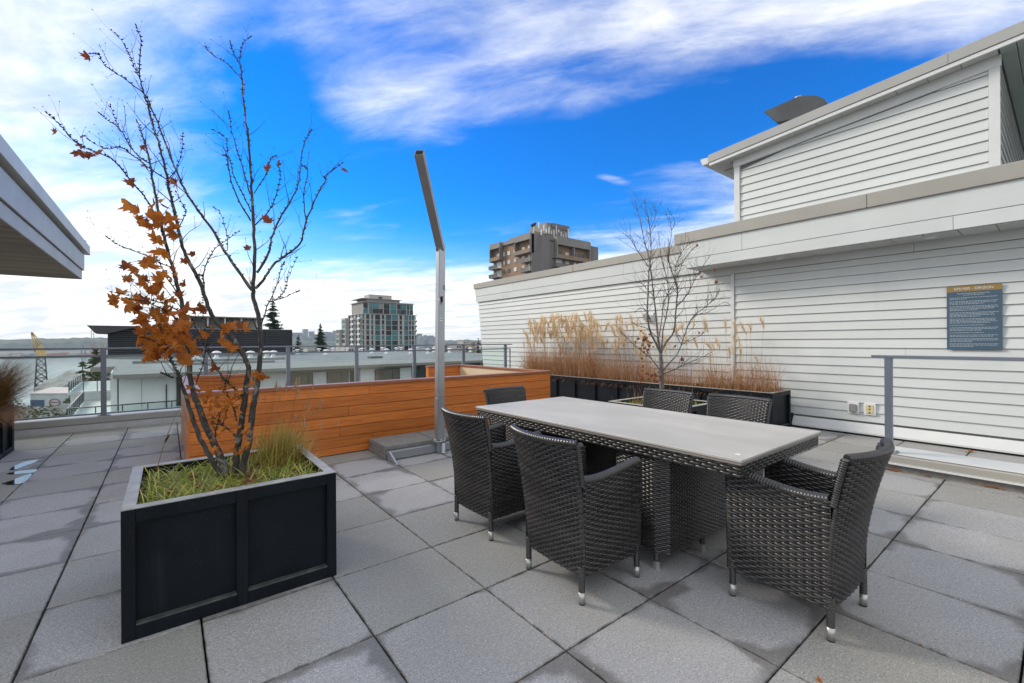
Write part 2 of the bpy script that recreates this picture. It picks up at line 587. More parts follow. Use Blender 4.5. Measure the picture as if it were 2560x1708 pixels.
M['greyp'] = mat('grey_plastic', (0.25, 0.24, 0.22), 0.5, var=0.06)

# ------------------------------------------------------------------ terrace floor
P = 0.6127
GX, GY = 2.2037 * P, 4.2032 * P
floor = MB().box((-9, -5, -14), (7.9, 9.62, -0.058)).build('terrace_floor', M['bed'])
tag(floor, kind='structure')

def paver_mesh(wx, wy, mtl, th=0.05, ch=0.004):
    hx, hy = wx / 2, wy / 2
    b = MB()
    v = b.v
    for z, ix in ((-th, 0), (-ch, 0), (0, ch)):
        for sx, sy in ((-1, -1), (1, -1), (1, 1), (-1, 1)):
            v.append((sx * (hx - ix), sy * (hy - ix), z))
    for l in (0, 4):
        for k in range(4):
            b.f.append((l + k, l + (k + 1) % 4, l + 4 + (k + 1) % 4, l + 4 + k)); b.sm.append(False)
    b.f.append((8, 9, 10, 11)); b.sm.append(False)
    b.f.append((3, 2, 1, 0)); b.sm.append(False)
    return b.mesh('paver', mtl)

pm = paver_mesh(P - 0.008, P - 0.008, M['paver'])
rp = random.Random(3)
extra = []
npav = 0
X0, X1, YA, YB = -9.0, 7.6, -5.0, 9.34
i0 = math.floor((X0 - GX) / P); i1 = math.ceil((X1 - GX) / P)
j0 = math.floor((YA - GY) / P); j1 = math.ceil((YB - GY) / P)
for i in range(i0, i1):
    for j in range(j0, j1):
        xa, xb = GX + i * P, GX + (i + 1) * P
        ya, yb = GY + j * P, GY + (j + 1) * P
        xa, xb, ya, yb = max(xa, X0), min(xb, X1), max(ya, YA), min(yb, YB)
        if xb - xa < 0.05 or yb - ya < 0.05: continue
        if xa > 0.15 and xb < 5.0 and ya > 5.4 and yb < 8.1: continue
        cx, cy = (xa + xb) / 2, (ya + yb) / 2
        near = cx > -2.4 and cy > -0.5 and (cy > 1.7 - cx * 0.80)
        full = (xb - xa) > P - 0.01 and (yb - ya) > P - 0.01
        if not near:
            extra.append((xa + .004, xb - .004, ya + .004, yb - .004)); continue
        me = pm if full else paver_mesh(xb - xa - 0.008, yb - ya - 0.008, M['paver'])
        o = put('paver', me, floor, (cx, cy, rp.uniform(-0.0015, 0.0015)))
        o.rotation_euler = (rp.uniform(-.0016, .0016), rp.uniform(-.0016, .0016), rp.choice((0, 1, 2, 3)) * pi / 2 * (1 if full else 0) + rp.uniform(-.002, .002))
        npav += 1
b = MB()
for xa, xb, ya, yb in extra: b.box((xa, ya, -0.05), (xb, yb, 0))
tag(b.build('paver_field', M['paver'], floor), kind='stuff')
print('pavers', npav)

# drifted debris in the joints beside the kerb and small grit (leaf crumbs)
# ------------------------------------------------------------------ long siding wall on the right
XW, ROW = 7.65, 0.1285
BACK = XW + 0.03
def endY(z): return 11.165 + (z - 0.59) * 0.141
wall = empty('siding_wall', (XW, 4, 0), 0, 'long white lap siding wall with taupe cap behind the grasses', 'wall')
IW = Matrix.Translation(wall.location).inverted()
def wpart(mb, name, m, bevel=0.0):
    o = mb.build(name, m, wall, bevel)
    o.matrix_parent_inverse = IW
    return o
b = MB()
b.prism([(-4.0, -14), (endY(-14 * 0) - 0.03, -14), (endY(0.0) - 0.03, 0.0), (endY(2.56) - 0.03, 2.56), (endY(2.56) - 0.03, 3.0), (-4.0, 3.0)], 0, BACK, BACK + 0.25)
wpart(b, 'wall_core', M['siding_back'])
rb = random.Random(11)
def board(mb, ya, yb, yb2, z0, z1, x=XW):
    """lap board: thin at the top, proud at the bottom; ya..yb is its bottom, yb2 its far top end"""
    pts = [(x - 0.006, z0), (x + 0.012, z1), (x + 0.03, z1), (x + 0.03, z0)]
    i = len(mb.v)
    for (yl, yt) in ((ya, ya), (yb, yb2)):
        for k, q in enumerate(pts):
            y = yt if k in (1, 2) else yl
            mb.v.append((q[0], y, q[1]))
    for q in ((0, 1, 2, 3), (7, 6, 5, 4), (0, 4, 5, 1), (1, 5, 6, 2), (2, 6, 7, 3), (3, 7, 4, 0)):
        mb.f.append(tuple(i + k for k in q)); mb.sm.append(False)

def rows(z0, z1):
    z = z0
    while z < z1 - 0.02:
        yield z + 0.0048, min(z + ROW, z1)
        z += ROW

for k, (za, zb) in enumerate(rows(0.19, 2.47)):
    cut = rb.uniform(-1.5, 2.6)
    for ya, yb in (((-4.0, cut - 0.001), (cut + 0.001, 3.545)) if rb.random() < 0.25 else ((-4.0, 3.545),)):
        b = MB(); board(b, ya, yb, yb, za, zb); wpart(b, 'siding_board', M['siding'])
for k, (za, zb) in enumerate(rows(0.19 - 0.045, 2.56)):
    cut = rb.uniform(4.6, 9.8)
    b = MB(); board(b, 3.62, cut - 0.001, cut - 0.001, za, zb); wpart(b, 'siding_board', M['siding'])
    b = MB(); board(b, cut + 0.001, endY(za), endY(zb), za, zb); wpart(b, 'siding_board', M['siding'])
wpart(MB().box((XW - 0.018, 3.552, 0.15), (XW + 0.03, 3.612, 2.47)), 'corner_trim', M['trimw'], 0.003)
wpart(MB().box((XW - 0.012, -4, 2.478), (XW + 0.03, 1.25, 2.60)), 'frieze_board', M['siding'], 0.002)
wpart(MB().box((XW - 0.012, 1.254, 2.478), (XW + 0.03, 4.16, 2.60)), 'frieze_board', M['siding'], 0.002)
# upper fascia bands and the taupe cap of the left half
def band(ya, z0, z1, x0, name, m, cuts=()):
    ys = [ya] + list(cuts) + [None]
    for a, c in zip(ys[:-1], ys[1:]):
        b = MB()
        i = 0
        e0 = endY(z0) + 0.06 if c is None else c - 0.002
        e1 = endY(z1) + 0.06 if c is None else c - 0.002
        for x in (x0, XW + 0.03):
            b.v += [(x, a, z0), (x, e0, z0), (x, e1, z1), (x, a, z1)]
        for q in ((0, 1, 2, 3), (7, 6, 5, 4), (0, 4, 5, 1), (1, 5, 6, 2), (2, 6, 7, 3), (3, 7, 4, 0)):
            b.f.append(q); b.sm.append(False)
        wpart(b, name, m, 0.002)
band(4.17, 2.567, 2.738, XW - 0.035, 'fascia_board', M['siding'], (6.45, 10.1))
band(4.17, 2.747, 2.985, XW - 0.035, 'fascia_board', M['siding'], (5.85, 9.6))
b = MB().box((XW - 0.06, 4.34, 2.985), (XW + 0.42, 7.3, 3.15))
wpart(b, 'cap_flashing', M['cap'], 0.006)
b = MB().box((XW - 0.06, 7.304, 2.985), (XW + 0.42, endY(3.0) + 0.10, 3.15))
wpart(b, 'cap_flashing', M['cap'], 0.006)
# sloped base flashing
b = MB().prism([(XW - 0.075, 0.045), (XW - 0.005, 0.165), (XW + 0.03, 0.165), (XW + 0.03, 0.045)], 1, -4.0, 2.66)
wpart(b, 'base_flashing', M['trimw'], 0.002)
b = MB().prism([(XW - 0.078, 0.028), (XW - 0.078, 0.05), (XW - 0.03, 0.05), (XW - 0.03, 0.028)], 1, -4.0, 2.655)
wpart(b, 'drip_edge', M['trimw'])
b = MB().prism([(XW - 0.05, -0.05), (XW - 0.05, 0.03), (XW + 0.03, 0.03), (XW + 0.03, -0.05)], 1, -4.0, 4.0)
wpart(b, 'base_membrane', M['bed'])
b = MB().prism([(XW - 0.10, 0.02), (XW - 0.012, 0.205), (XW + 0.0, 0.205), (XW + 0.0, 0.02)], 1, 2.662, 2.72)
wpart(b, 'flashing_end', M['rubber'])

# ------------------------------------------------------------------ canopy over the right half of the wall
XC = 7.145
can = empty('roof_canopy', (XC, 2, 2.6), 0, 'flat white canopy with taupe cap along the siding wall', 'canopy')
IC = Matrix.Translation(can.location).inverted()
def cpart(mb, name, m, bevel=0.0):
    o = mb.build(name, m, can, bevel); o.matrix_parent_inverse = IC; return o
def cend(z): return 4.156 + (z - 2.59) * 0.26
def cbox(ya, yb, z0, z1, x0, x1, name, m, bevel=0.002):
    b = MB()
    e0, e1 = (yb, yb) if yb is not None else (cend(z0), cend(z1))
    for x in (x0, x1):
        b.v += [(x, ya, z0), (x, e0, z0), (x, e1, z1), (x, ya, z1)]
    for q in ((0, 1, 2, 3), (7, 6, 5, 4), (0, 4, 5, 1), (1, 5, 6, 2), (2, 6, 7, 3), (3, 7, 4, 0)):
        b.f.append(q); b.sm.append(False)
    return cpart(b, name, m, bevel)
for ya, yb in ((-4.0, 0.828), (0.832, None)):
    cbox(ya, yb, 2.60, 2.758, XC, XC + 0.03, 'fascia_board', M['siding'])
for ya, yb in ((-4.0, -0.6), (-0.596, 3.197), (3.201, None)):
    cbox(ya, yb, 2.765, 3.04, XC, XC + 0.03, 'fascia_board', M['siding'])
for ya, yb in ((-4.0, 1.615), (1.619, 4.36)):
    cbox(ya, yb, 3.04, 3.225, XC - 0.03, XW + 0.4, 'cap_flashing', M['cap'], 0.006)
cbox(-4.0, 4.17, 2.612, 3.035, XC + 0.034, XW + 0.025, 'canopy_core', M['siding_back'], 0)
b = MB()
for x in (XC + 0.03, XW + 0.02):
    b.v += [(x, cend(2.6) - 0.005, 2.604), (x, cend(2.6) + 0.012, 2.604), (x, cend(3.04) + 0.012, 3.038), (x, cend(3.04) - 0.02, 3.038)]
for q in ((0, 1, 2, 3), (7, 6, 5, 4), (0, 4, 5, 1), (1, 5, 6, 2), (2, 6, 7, 3), (3, 7, 4, 0)):
    b.f.append(q); b.sm.append(False)
cpart(b, 'end_fascia', M['siding'])
y = -4.0
while y < 4.14:
    y2 = min(y + 0.30, 4.155)
    cpart(MB().box((XC + 0.034, y + 0.003, 2.592), (XW - 0.014, y2 - 0.003, 2.61)), 'soffit_panel', M['soffit'], 0.003)
    y += 0.30
for yy in (1.06, 2.75):
    cpart(MB().tube([(XC + 0.27, yy, 2.585), (XC + 0.27, yy, 2.60)], [0.055, 0.06], 14), 'downlight', M['white'])

# ------------------------------------------------------------------ upper storey
up = empty('upper_storey', (XW, 2, 3.2), 0, 'white sided upper storey with sloping taupe roof above the canopy', 'building')
IU = Matrix.Translation(up.location).inverted()
def upart(mb, name, m, bevel=0.0, parent=None):
    o = mb.build(name, m, parent or up, bevel)
    o.matrix_parent_inverse = IU
    return o
def rakez(y): return 4.39 + (3.88 - y) * 0.077      # underside of the roof edge
YL, YR = 3.541, 0.492
b = MB()
b.prism([(YR + 0.02, 3.05), (YL, 3.05), (YL, rakez(YL) + 0.02), (YR + 0.02, rakez(YR) + 0.02)], 0, BACK, BACK + 0.3)
upart(b, 'wall_core', M['siding_back'])
z = 3.18 - 0.0055
while z < rakez(YR) - 0.14:
    za, zb = z + 0.0048, z + ROW
    # clip the board by the sloping trim under the roof
    def clip(zz):      # largest y for which the trim bottom is above zz
        return 3.88 - (zz + 0.145 - 4.39) / 0.077
    ye = min(3.447, clip(zb) if zb > rakez(3.447) - 0.145 else 3.447)
    yb_ = min(3.447, clip(za) if za > rakez(3.447) - 0.145 else 3.447)
    if yb_ > 0.75:
        b = MB(); board(b, 0.588, yb_, max(ye, 0.6), za, zb); upart(b, 'siding_board', M['siding'])
    z += ROW
upart(MB().prism([(YL - 0.092, 3.15), (YL, 3.15), (YL, rakez(YL) - 0.135), (YL - 0.092, rakez(YL - .092) - 0.135)], 0, XW - 0.02, XW + 0.03), 'corner_trim', M['trimw'], 0.002)
upart(MB().prism([(YR, 3.15), (YR + 0.093, 3.15), (YR + 0.093, rakez(YR + .093) - 0.135), (YR, rakez(YR) - 0.135)], 0, XW - 0.02, XW + 0.03), 'corner_trim', M['trimw'], 0.002)
upart(MB().prism([(YR - 0.01, rakez(YR) - 0.133), (YL + 0.012, rakez(YL) - 0.133), (YL + 0.012, rakez(YL)), (YR - 0.01, rakez(YR))], 0, XW - 0.022, XW + 0.03), 'rake_trim', M['trimw'], 0.002)
# left return wall of the storey and the side wall facing the viewer's right
upart(MB().prism([(XW + 0.03, 3.05), (XW + 3.0, 3.05), (XW + 3.0, rakez(YL)), (XW + 0.03, rakez(YL))], 1, YL - 0.03, YL), 'return_wall', M['siding'])
z = 3.1
while z < 4.55:
    b = MB()
    b.v += [(XW + 0.06, YR - 0.004, z + .0065), (XW + 4.5, YR - 0.004, z + .0065), (XW + 4.5, YR + 0.012, z + ROW), (XW + 0.06, YR + 0.012, z + ROW),
            (XW + 0.06, YR + 0.03, z + .0065), (XW + 4.5, YR + 0.03, z + .0065), (XW + 4.5, YR + 0.03, z + ROW), (XW + 0.06, YR + 0.03, z + ROW)]
    for q in ((0, 1, 2, 3), (7, 6, 5, 4), (0, 4, 5, 1), (1, 5, 6, 2), (2, 6, 7, 3), (3, 7, 4, 0)):
        b.f.append(q); b.sm.append(False)
    upart(b, 'side_siding_board', M['siding'])
    z += ROW
upart(MB().box((XW + 0.02, YR + 0.031, 3.05), (XW + 4.5, YR + 0.2, 4.64)), 'side_core', M['siding_back'])
# roof slab with its rake flashing, gutter and soffit
XR = 7.46
roof = upart(MB().prism([(-3.0, rakez(-3) + 0.04), (3.88, rakez(3.88) + 0.04), (3.88, rakez(3.88) + 0.15), (-3.0, rakez(-3) + 0.15)], 0, XR + 0.03, XW + 5), 'roof', M['capg'])
def rbox(ya, yb, d0, d1, x0, x1, name, m, bevel=0.0):
    return upart(MB().prism([(ya, rakez(ya) + d0), (yb, rakez(yb) + d0), (yb, rakez(yb) + d1), (ya, rakez(ya) + d1)], 0, x0, x1), name, m, bevel, None)
for ya, yb in ((-3.0, 0.9), (0.903, 3.9)):
    rbox(ya, yb, 0.050, 0.185, XR - 0.012, XR + 0.028, 'rake_flashing', M['capg'], 0.003)
rbox(-3.0, 3.89, -0.004, 0.046, XR, XR + 0.028, 'rake_board', M['trimw'], 0.002)
y = 0.50
while y < 3.87:
    rbox(y + 0.003, min(y + 0.30, 3.87) - 0.003, 0.0, 0.018, XR + 0.032, XW + 0.01, 'soffit_panel', M['soffit'], 0.002)
    y += 0.30
y = -3.0
while y < 0.49:
    rbox(y + 0.003, min(y + 0.42, 0.488) - 0.003, 0.0, 0.018, XR + 0.032, XW + 4.8, 'soffit_panel', M['soffit_teal'], 0.002)
    y += 0.42
for x0 in (XR, XR + 0.45, XR + 0.9, XR + 1.35, XR + 1.8):
    rbox(3.60, 3.86, -0.001, 0.014, x0 + 0.035, x0 + 0.44, 'eave_soffit', M['soffit'], 0.002)
g = MB()
pr = [(3.90, 0.055), (3.90, 0.165), (4.03, 0.175), (4.045, 0.16), (4.00, 0.055)]
g.prism([(a, rakez(3.88) + c - 0.02) for a, c in pr], 0, XR - 0.01, XW + 3)
upart(g, 'gutter', M['trimw'], 0.004)

# hooded metal vent on that roof
hood = empty('roof_vent', (9.0, 3.0, 5.0), 0, 'dark curved metal vent hood poking above the sloping roof', 'vent')
b = MB()
prof = [(3.525, 5.596), (3.40, 5.44), (3.30, 5.30), (2.45, 5.14), (2.50, 5.30), (2.564, 5.42), (2.64, 5.50), (2.75, 5.565), (2.88, 5.61), (3.02, 5.625), (3.14, 5.615)]
b.prism(prof, 0, 8.75, 9.25)
o = b.build('hood', mat('dark_sheet_metal', (0.06, 0.065, 0.07), 0.45, 0.6, var=0.2), hood, 0.01)
o.matrix_parent_inverse = Matrix.Translation(hood.location).inverted()
b = MB()
b.box((8.8, 2.55, 4.6), (9.2, 3.2, 5.25))
o = b.build('vent_shaft', M['greyp'], hood); o.matrix_parent_inverse = Matrix.Translation(hood.location).inverted()
b = MB().tube([(9.0, 3.03, 5.6), (9.0, 3.03, 5.70), (9.0, 3.03, 5.715), (9.0, 3.03, 5.735)], [0.02, 0.02, 0.05, 0.055], 10)
o = b.build('pipe', M['alu'], hood); o.matrix_parent_inverse = Matrix.Translation(hood.location).inverted()

# ------------------------------------------------------------------ things on the wall
def text_mesh(body, size, name, mtl):
    cu = bpy.data.curves.new(name, 'FONT')
    cu.body = body
    cu.size = size
    cu.align_x = 'CENTER'
    cu.align_y = 'CENTER'
    cu.extrude = 0.0004
    o = bpy.data.objects.new('tmp', cu)
    COL.objects.link(o)
    dg = bpy.context.evaluated_depsgraph_get()
    me = bpy.data.meshes.new_from_object(o.evaluated_get(dg))
    bpy.data.objects.remove(o)
    me.materials.clear()
    me.materials.append(mtl)
    return me
sign = empty('rules_sign', (XW - 0.012, 0.716, 1.206), 0, 'blue and gold patio rules sign reading EPS1905 - ORIZON on the siding wall', 'sign')
sign.rotation_euler = (0, 0, -pi / 2)      # local +x runs along -Y, i.e. to the reader's right; local -y faces the terrace
SW2 = 0.231
bx('board', (-SW2, -0.008, 0), (SW2, 0.0, 0.778), mat('sign_blue', (0.052, 0.098, 0.145), 0.4, var=0.05), sign, 0.002)
bx('header', (-SW2, -0.0095, 0.708), (SW2, -0.0083, 0.777), mat('sign_gold', (0.30, 0.19, 0.055), 0.4, var=0.05), sign)
tw = mat('sign_white_print', (0.72, 0.74, 0.76), 0.5, var=0.0)
put('header_text', text_mesh('EPS1905 - ORIZON', 0.040, 'header_text', tw), sign, (0, -0.0105, 0.741), (pi / 2, 0, 0))
put('title_text', text_mesh('Rules for RoofTop Patio Common Area', 0.0165, 'title_text', tw), sign, (0, -0.0095, 0.684), (pi / 2, 0, 0))
rt = random.Random(4)
b = MB()
zt = 0.664
def textline(z, x0, x1):
    x = x0
    while x < x1:
        w = rt.uniform(0.008, 0.030)
        w = min(w, x1 - x)
        b.box((x, -0.0094, z - 0.0026), (x + w, -0.0086, z + 0.0026))
        x += w + 0.0055
textline(zt, -0.085, 0.085)
zt -= 0.030
for para in (2, 3, 4, 4, 4, 1, 3, 1, 2, 3, 3):
    for k in range(para):
        textline(zt, -0.205, rt.uniform(0.165, 0.205) if k < para - 1 else rt.uniform(-0.08, 0.19))
        zt -= 0.0158
    zt -= 0.0135
tag(b.build('small_print', mat('sign_small_print', (0.42, 0.47, 0.52), 0.5, var=0), sign), kind='stuff')

s1 = empty('switch_box', (XW - 0.008, 1.90, 0.374), 0, 'white wall plate with a grey outlet cover, left of the beige outlet', 'outlet')
bx('plate', (-0.012, -0.066, -0.083), (0.006, 0.066, 0.083), M['white'], s1, 0.003)
bx('cover', (-0.045, -0.043, -0.063), (-0.0125, 0.043, 0.05), M['greyp'], s1, 0.008, 2)
s2 = empty('power_outlet', (XW - 0.008, 1.714, 0.374), 0, 'white wall plate with a beige open outlet beside the railing post', 'outlet')
bx('plate', (-0.012, -0.066, -0.083), (0.006, 0.066, 0.083), M['white'], s2, 0.003)
bx('socket', (-0.020, -0.042, -0.062), (-0.0125, 0.042, 0.058), M['beige'], s2, 0.003)
for zz in (0.04, -0.002, -0.05):
    bx('socket_hole', (-0.0225, -0.010, zz - 0.008), (-0.0203, 0.010, zz + 0.008), M['rubber'], s2)
for yy, zz, lab in ((5.244, 1.817, 'round grey security lamp on the siding wall behind the bare maple'), (7.667, 1.843, 'small dark camera on the siding wall above the dense grass plumes')):
    o = empty('wall_lamp' if yy < 6 else 'wall_camera', (XW, yy, zz), 0, lab, 'lamp' if yy < 6 else 'camera')
    if yy < 6:
        bx('back_plate', (-0.03, -0.12, -0.085), (0.0, 0.10, 0.085), M['white'], o, 0.004)
        MB().tube([(-0.03, 0.02, 0), (-0.08, 0.03, 0), (-0.10, 0.035, 0)], [0.05, 0.075, 0.07], 16).build('lamp_head', M['greyp'], o)
        MB().tube([(-0.03, -0.07, 0), (-0.06, -0.09, 0)], [0.03, 0.035], 12).build('sensor', M['white'], o)
    else:
        MB().tube([(-0.0, 0, 0), (-0.03, 0, 0)], [0.03, 0.03], 12).build('bracket', M['greyp'], o)
        MB().tube([(-0.03, 0.0, 0), (-0.10, 0.03, -0.02)], [0.035, 0.03], 12).build('camera_body', M['rubber'], o)

# ------------------------------------------------------------------ cedar enclosure
EX0, EX1, EY0, EY1, EZ = 0.16, 5.03, 5.37, 8.18, 0.845
enc = empty('wooden_enclosure', (2.6, 5.37, 0), 0, 'orange cedar plank enclosure around a roof opening, behind the parasol stand', 'enclosure')
IE = Matrix.Translation(enc.location).inverted()
def epart(name, a, b_, m, bevel=0.0):
    o = bx(name, a, b_, m, enc, bevel); o.matrix_parent_inverse = IE; return o
def eplank_x(x0, x1, y0, y1, z0, z1):      # plank along X
    return epart('plank', (x0, y0, z0), (x1, y1, z1), M['plank'], 0.002)
def eplank_y(x0, x1, y0, y1, z0, z1):
    L_ = y1 - y0
    o = MB().box((-L_ / 2, -abs(x1 - x0) / 2, -(z1 - z0) / 2), (L_ / 2, abs(x1 - x0) / 2, (z1 - z0) / 2)).build('plank', M['plank'], enc, 0.002)
    o.location = ((x0 + x1) / 2, (y0 + y1) / 2, (z0 + z1) / 2)
    o.rotation_euler = (0, 0, pi / 2)
    o.matrix_parent_inverse = IE
    return o
PH = 0.1205
zs = []
z = 0.808
while z > 0.03:
    zs.append((max(z - PH + 0.005, 0.012), z)); z -= PH
re_ = random.Random(8)
for z0, z1 in zs:
    c = re_.uniform(1.4, 3.9)
    eplank_x(EX0 + 0.014, c - 0.0015, EY0, EY0 + 0.02, z0, z1)
    eplank_x(c + 0.0015, EX1 - 0.014, EY0, EY0 + 0.02, z0, z1)
    eplank_y(EX0, EX0 + 0.02, EY0 + 0.014, EY1, z0, z1)
    eplank_y(EX1 - 0.02, EX1, EY0 + 0.014, EY1, z0, z1)
    # inner faces of the two short back walls
    eplank_x(EX0 + 0.10, 1.05, EY1 - 0.10, EY1 - 0.08, z0, z1)
    eplank_x(4.20, EX1 - 0.10, EY1 - 0.10, EY1 - 0.08, z0, z1)
for x in (EX0, EX1 - 0.014):
    epart('corner_strip', (x, EY0 - 0.001, 0.012), (x + 0.0135, EY0 + 0.0135, 0.806), M['plank'], 0.001)
epart('frame', (EX0 + 0.021, EY0 + 0.021, 0.005), (EX1 - 0.021, EY0 + 0.085, 0.80), M['bed'])
epart('frame', (EX0 + 0.021, EY0 + 0.086, 0.005), (EX0 + 0.085, EY1 - 0.001, 0.80), M['bed'])
epart('frame', (EX1 - 0.085, EY0 + 0.086, 0.005), (EX1 - 0.021, EY1 - 0.001, 0.80), M['bed'])
epart('frame', (EX0 + 0.086, EY1 - 0.079, 0.005), (1.05, EY1 - 0.002, 0.80), M['bed'])
epart('frame', (4.20, EY1 - 0.079, 0.005), (EX1 - 0.086, EY1 - 0.002, 0.80), M['bed'])
epart('end_board', (1.051, EY1 - 0.10, 0.005), (1.069, EY1, 0.806), M['plank'])
epart('end_board', (4.181, EY1 - 0.10, 0.005), (4.199, EY1, 0.806), M['plank'])
epart('liner', (EX1 - 0.105, EY0 + 0.11, 0.005), (EX1 - 0.086, EY1 - 0.101, 0.806), M['liner'])
epart('liner', (EX0 + 0.086, EY0 + 0.11, 0.005), (EX0 + 0.105, EY1 - 0.101, 0.806), M['liner'])
epart('liner', (EX0 + 0.11, EY0 + 0.086, 0.005), (EX1 - 0.11, EY0 + 0.105, 0.806), M['liner'])
def cap_y(x0, x1, y0, y1):
    L_ = y1 - y0
    o = MB().box((-L_ / 2, -(x1 - x0) / 2, -0.019), (L_ / 2, (x1 - x0) / 2, 0.019)).build('cap_rail', M['caprail'], enc, 0.003)
    o.location = ((x0 + x1) / 2, (y0 + y1) / 2, EZ - 0.019); o.rotation_euler = (0, 0, pi / 2); o.matrix_parent_inverse = IE
epart('cap_rail', (EX0 - 0.02, EY0 - 0.022, EZ - 0.038), (2.55, EY0 + 0.12, EZ), M['caprail'], 0.003)
epart('cap_rail', (2.553, EY0 - 0.022, EZ - 0.038), (EX1 + 0.02, EY0 + 0.12, EZ), M['caprail'], 0.003)
cap_y(EX0 - 0.02, EX0 + 0.12, EY0 + 0.123, EY1 + 0.02)
cap_y(EX1 - 0.12, EX1 + 0.02, EY0 + 0.123, EY1 + 0.02)
epart('cap_rail', (EX0 + 0.123, EY1 - 0.115, EZ - 0.038), (1.075, EY1 + 0.02, EZ), M['caprail'], 0.003)
epart('cap_rail', (4.175, EY1 - 0.115, EZ - 0.038), (EX1 - 0.123, EY1 + 0.02, EZ), M['caprail'], 0.003)

# ------------------------------------------------------------------ parapet kerb and glass railing at the far edge
par = empty('parapet_kerb', (2, 9.35, 0), 0, 'low white parapet kerb with grey metal cap under the far glass railing', 'kerb')
IP = Matrix.Translation(par.location).inverted()
o = bx('upstand', (-9, 9.352, -0.05), (7.62, 9.6, 0.105), M['membrane'], par, 0.012); o.matrix_parent_inverse = IP
for xa, xb in ((-9, -2.6), (-2.597, 1.2), (1.203, 4.9), (4.903, 7.62)):
    o = bx('cap_flashing', (xa, 9.33, 0.106), (xb, 9.63, 0.20), M['capg'], par, 0.005); o.matrix_parent_inverse = IP
rail = empty('glass_railing', (2, 9.45, 0.2), 0, 'grey metal and glass guard railing along the far terrace edge', 'railing')
IR = Matrix.Translation(rail.location).inverted()
def rp_(o): o.matrix_parent_inverse = IR; return o
posts = [-3.44, -2.115, -0.79, 0.537, 1.862, 3.192, 4.53, 5.868, 7.20]
YRA = 9.45
for x in posts:
    rp_(bx('post', (x - 0.033, YRA - 0.033, 0.20), (x + 0.033, YRA + 0.033, 1.245), M['railmetal'], rail, 0.004))
    rp_(bx('base_plate', (x - 0.07, YRA - 0.06, 0.201), (x + 0.07, YRA + 0.06, 0.212), M['railmetal'], rail))
rp_(bx('top_rail', (-6, YRA - 0.034, 1.246), (7.42, YRA + 0.034, 1.272), M['railmetal'], rail, 0.004))
for xa, xb in zip(posts[:-1], posts[1:]):
    rp_(bx('glass_channel', (xa + 0.034, YRA - 0.016, 1.125), (xb - 0.034, YRA + 0.016, 1.155), M['railmetal'], rail, 0.003))
    rp_(bx('glass_pane', (xa + 0.045, YRA - 0.004, 0.235), (xb - 0.045, YRA + 0.004, 1.126), M['glass'], rail))
    rp_(bx('glass_channel', (xa + 0.034, YRA - 0.013, 0.222), (xb - 0.034, YRA + 0.013, 0.245), M['railmetal'], rail, 0.003))
rp_(bx('gate_bracket', (7.235, YRA - 0.012, 1.125), (7.37, YRA + 0.012, 1.150), M['railmetal'], rail))
rp_(bx('gate_bracket', (7.345, YRA - 0.012, 0.22), (7.37, YRA + 0.012, 1.124), M['railmetal'], rail))

# ------------------------------------------------------------------ right kerb with railing
kr = empty('walkway_kerb', (5.95, 0, 0), 0, 'low kerb with beige metal cap beside the dining chairs and the siding wall', 'kerb')
IK = Matrix.Translation(kr.location).inverted()
def kp(o): o.matrix_parent_inverse = IK; return o
kp(bx('upstand', (5.83, -4, -0.01), (6.23, 1.235, 0.065), M['slab'], kr, 0.004))
kp(MB().prism([(5.79, 0.066), (5.79, 0.082), (5.81, 0.086), (5.81, 0.146), (5.822, 0.16), (6.25, 0.165), (6.25, 0.066)], 1, -4, 1.24).build('cap_flashing', M['cap'], kr, 0.002))
kp(bx('cap_top', (5.818, -4, 0.1655), (6.254, 1.243, 0.170), M['trimw'], kr, 0.001))
kp(bx('drip_lip', (5.782, -4, 0.0655), (5.789, 1.24, 0.083), M['trimw'], kr, 0.001))
r2 = empty('end_railing', (5.88, 1.163, 0.17), 0, 'grey metal handrail with one square post on the beige kerb', 'railing')
I2 = Matrix.Translation(r2.location).inverted()
for nm, a, c in (('post', (5.85, 1.133, 0.182), (5.91, 1.193, 1.142)), ('base_plate', (5.82, 1.09, 0.1705), (5.94, 1.236, 0.181)), ('top_rail', (5.846, -4.0, 1.143), (5.914, 1.30, 1.172))):
    o = bx(nm, a, c, M['railmetal'], r2, 0.003); o.matrix_parent_inverse = I2
for sx in (-1, 1):
    for sy in (-1, 1):
        o = MB().tube([(5.88 + sx * 0.045, 1.163 + sy * 0.055, 0.180), (5.88 + sx * 0.045, 1.163 + sy * 0.055, 0.19)], 0.007, 6).build('bolt', M['chrome'], r2)
        o.matrix_parent_inverse = I2

# ------------------------------------------------------------------ left penthouse roof
lp = empty('penthouse_roof', (-1.3, 4, 2.6), 0, 'grey roof overhang with brown slatted soffit, left of the harbour view', 'roof')
IL = Matrix.Translation(lp.location).inverted()
def lpp(o): o.matrix_parent_inverse = IL; return o
XE = -1.29
YE = 11.85
def seg(ya, yb, step, off=0.0):
    y = ya
    out = []
    while y < yb:
        y2 = min(y + step, yb); out.append((y, y2)); y = y2
    return out
M['fasc'] = mat('zinc_fascia', (0.40, 0.40, 0.405), 0.5, 0.1, var=0.14, vscale=1.2, orand=0.04, world=True)
M['fascl'] = mat('light_fascia', (0.56, 0.57, 0.55), 0.5, 0.1, var=0.08, vscale=1.5, orand=0.03, world=True)
for ya, yb in seg(4.4, YE, 3.57):
    lpp(bx('lower_fascia', (XE - 0.025, ya + 0.002, 2.585), (XE, yb - 0.002, 2.755), M['fasc'], lp, 0.003))
for ya, yb in seg(4.4, YE + 0.12, 4.49):
    lpp(bx('middle_fascia', (XE - 0.02, ya + 0.002, 2.768), (XE + 0.022, yb - 0.002, 3.065), M['fasc'], lp, 0.003))
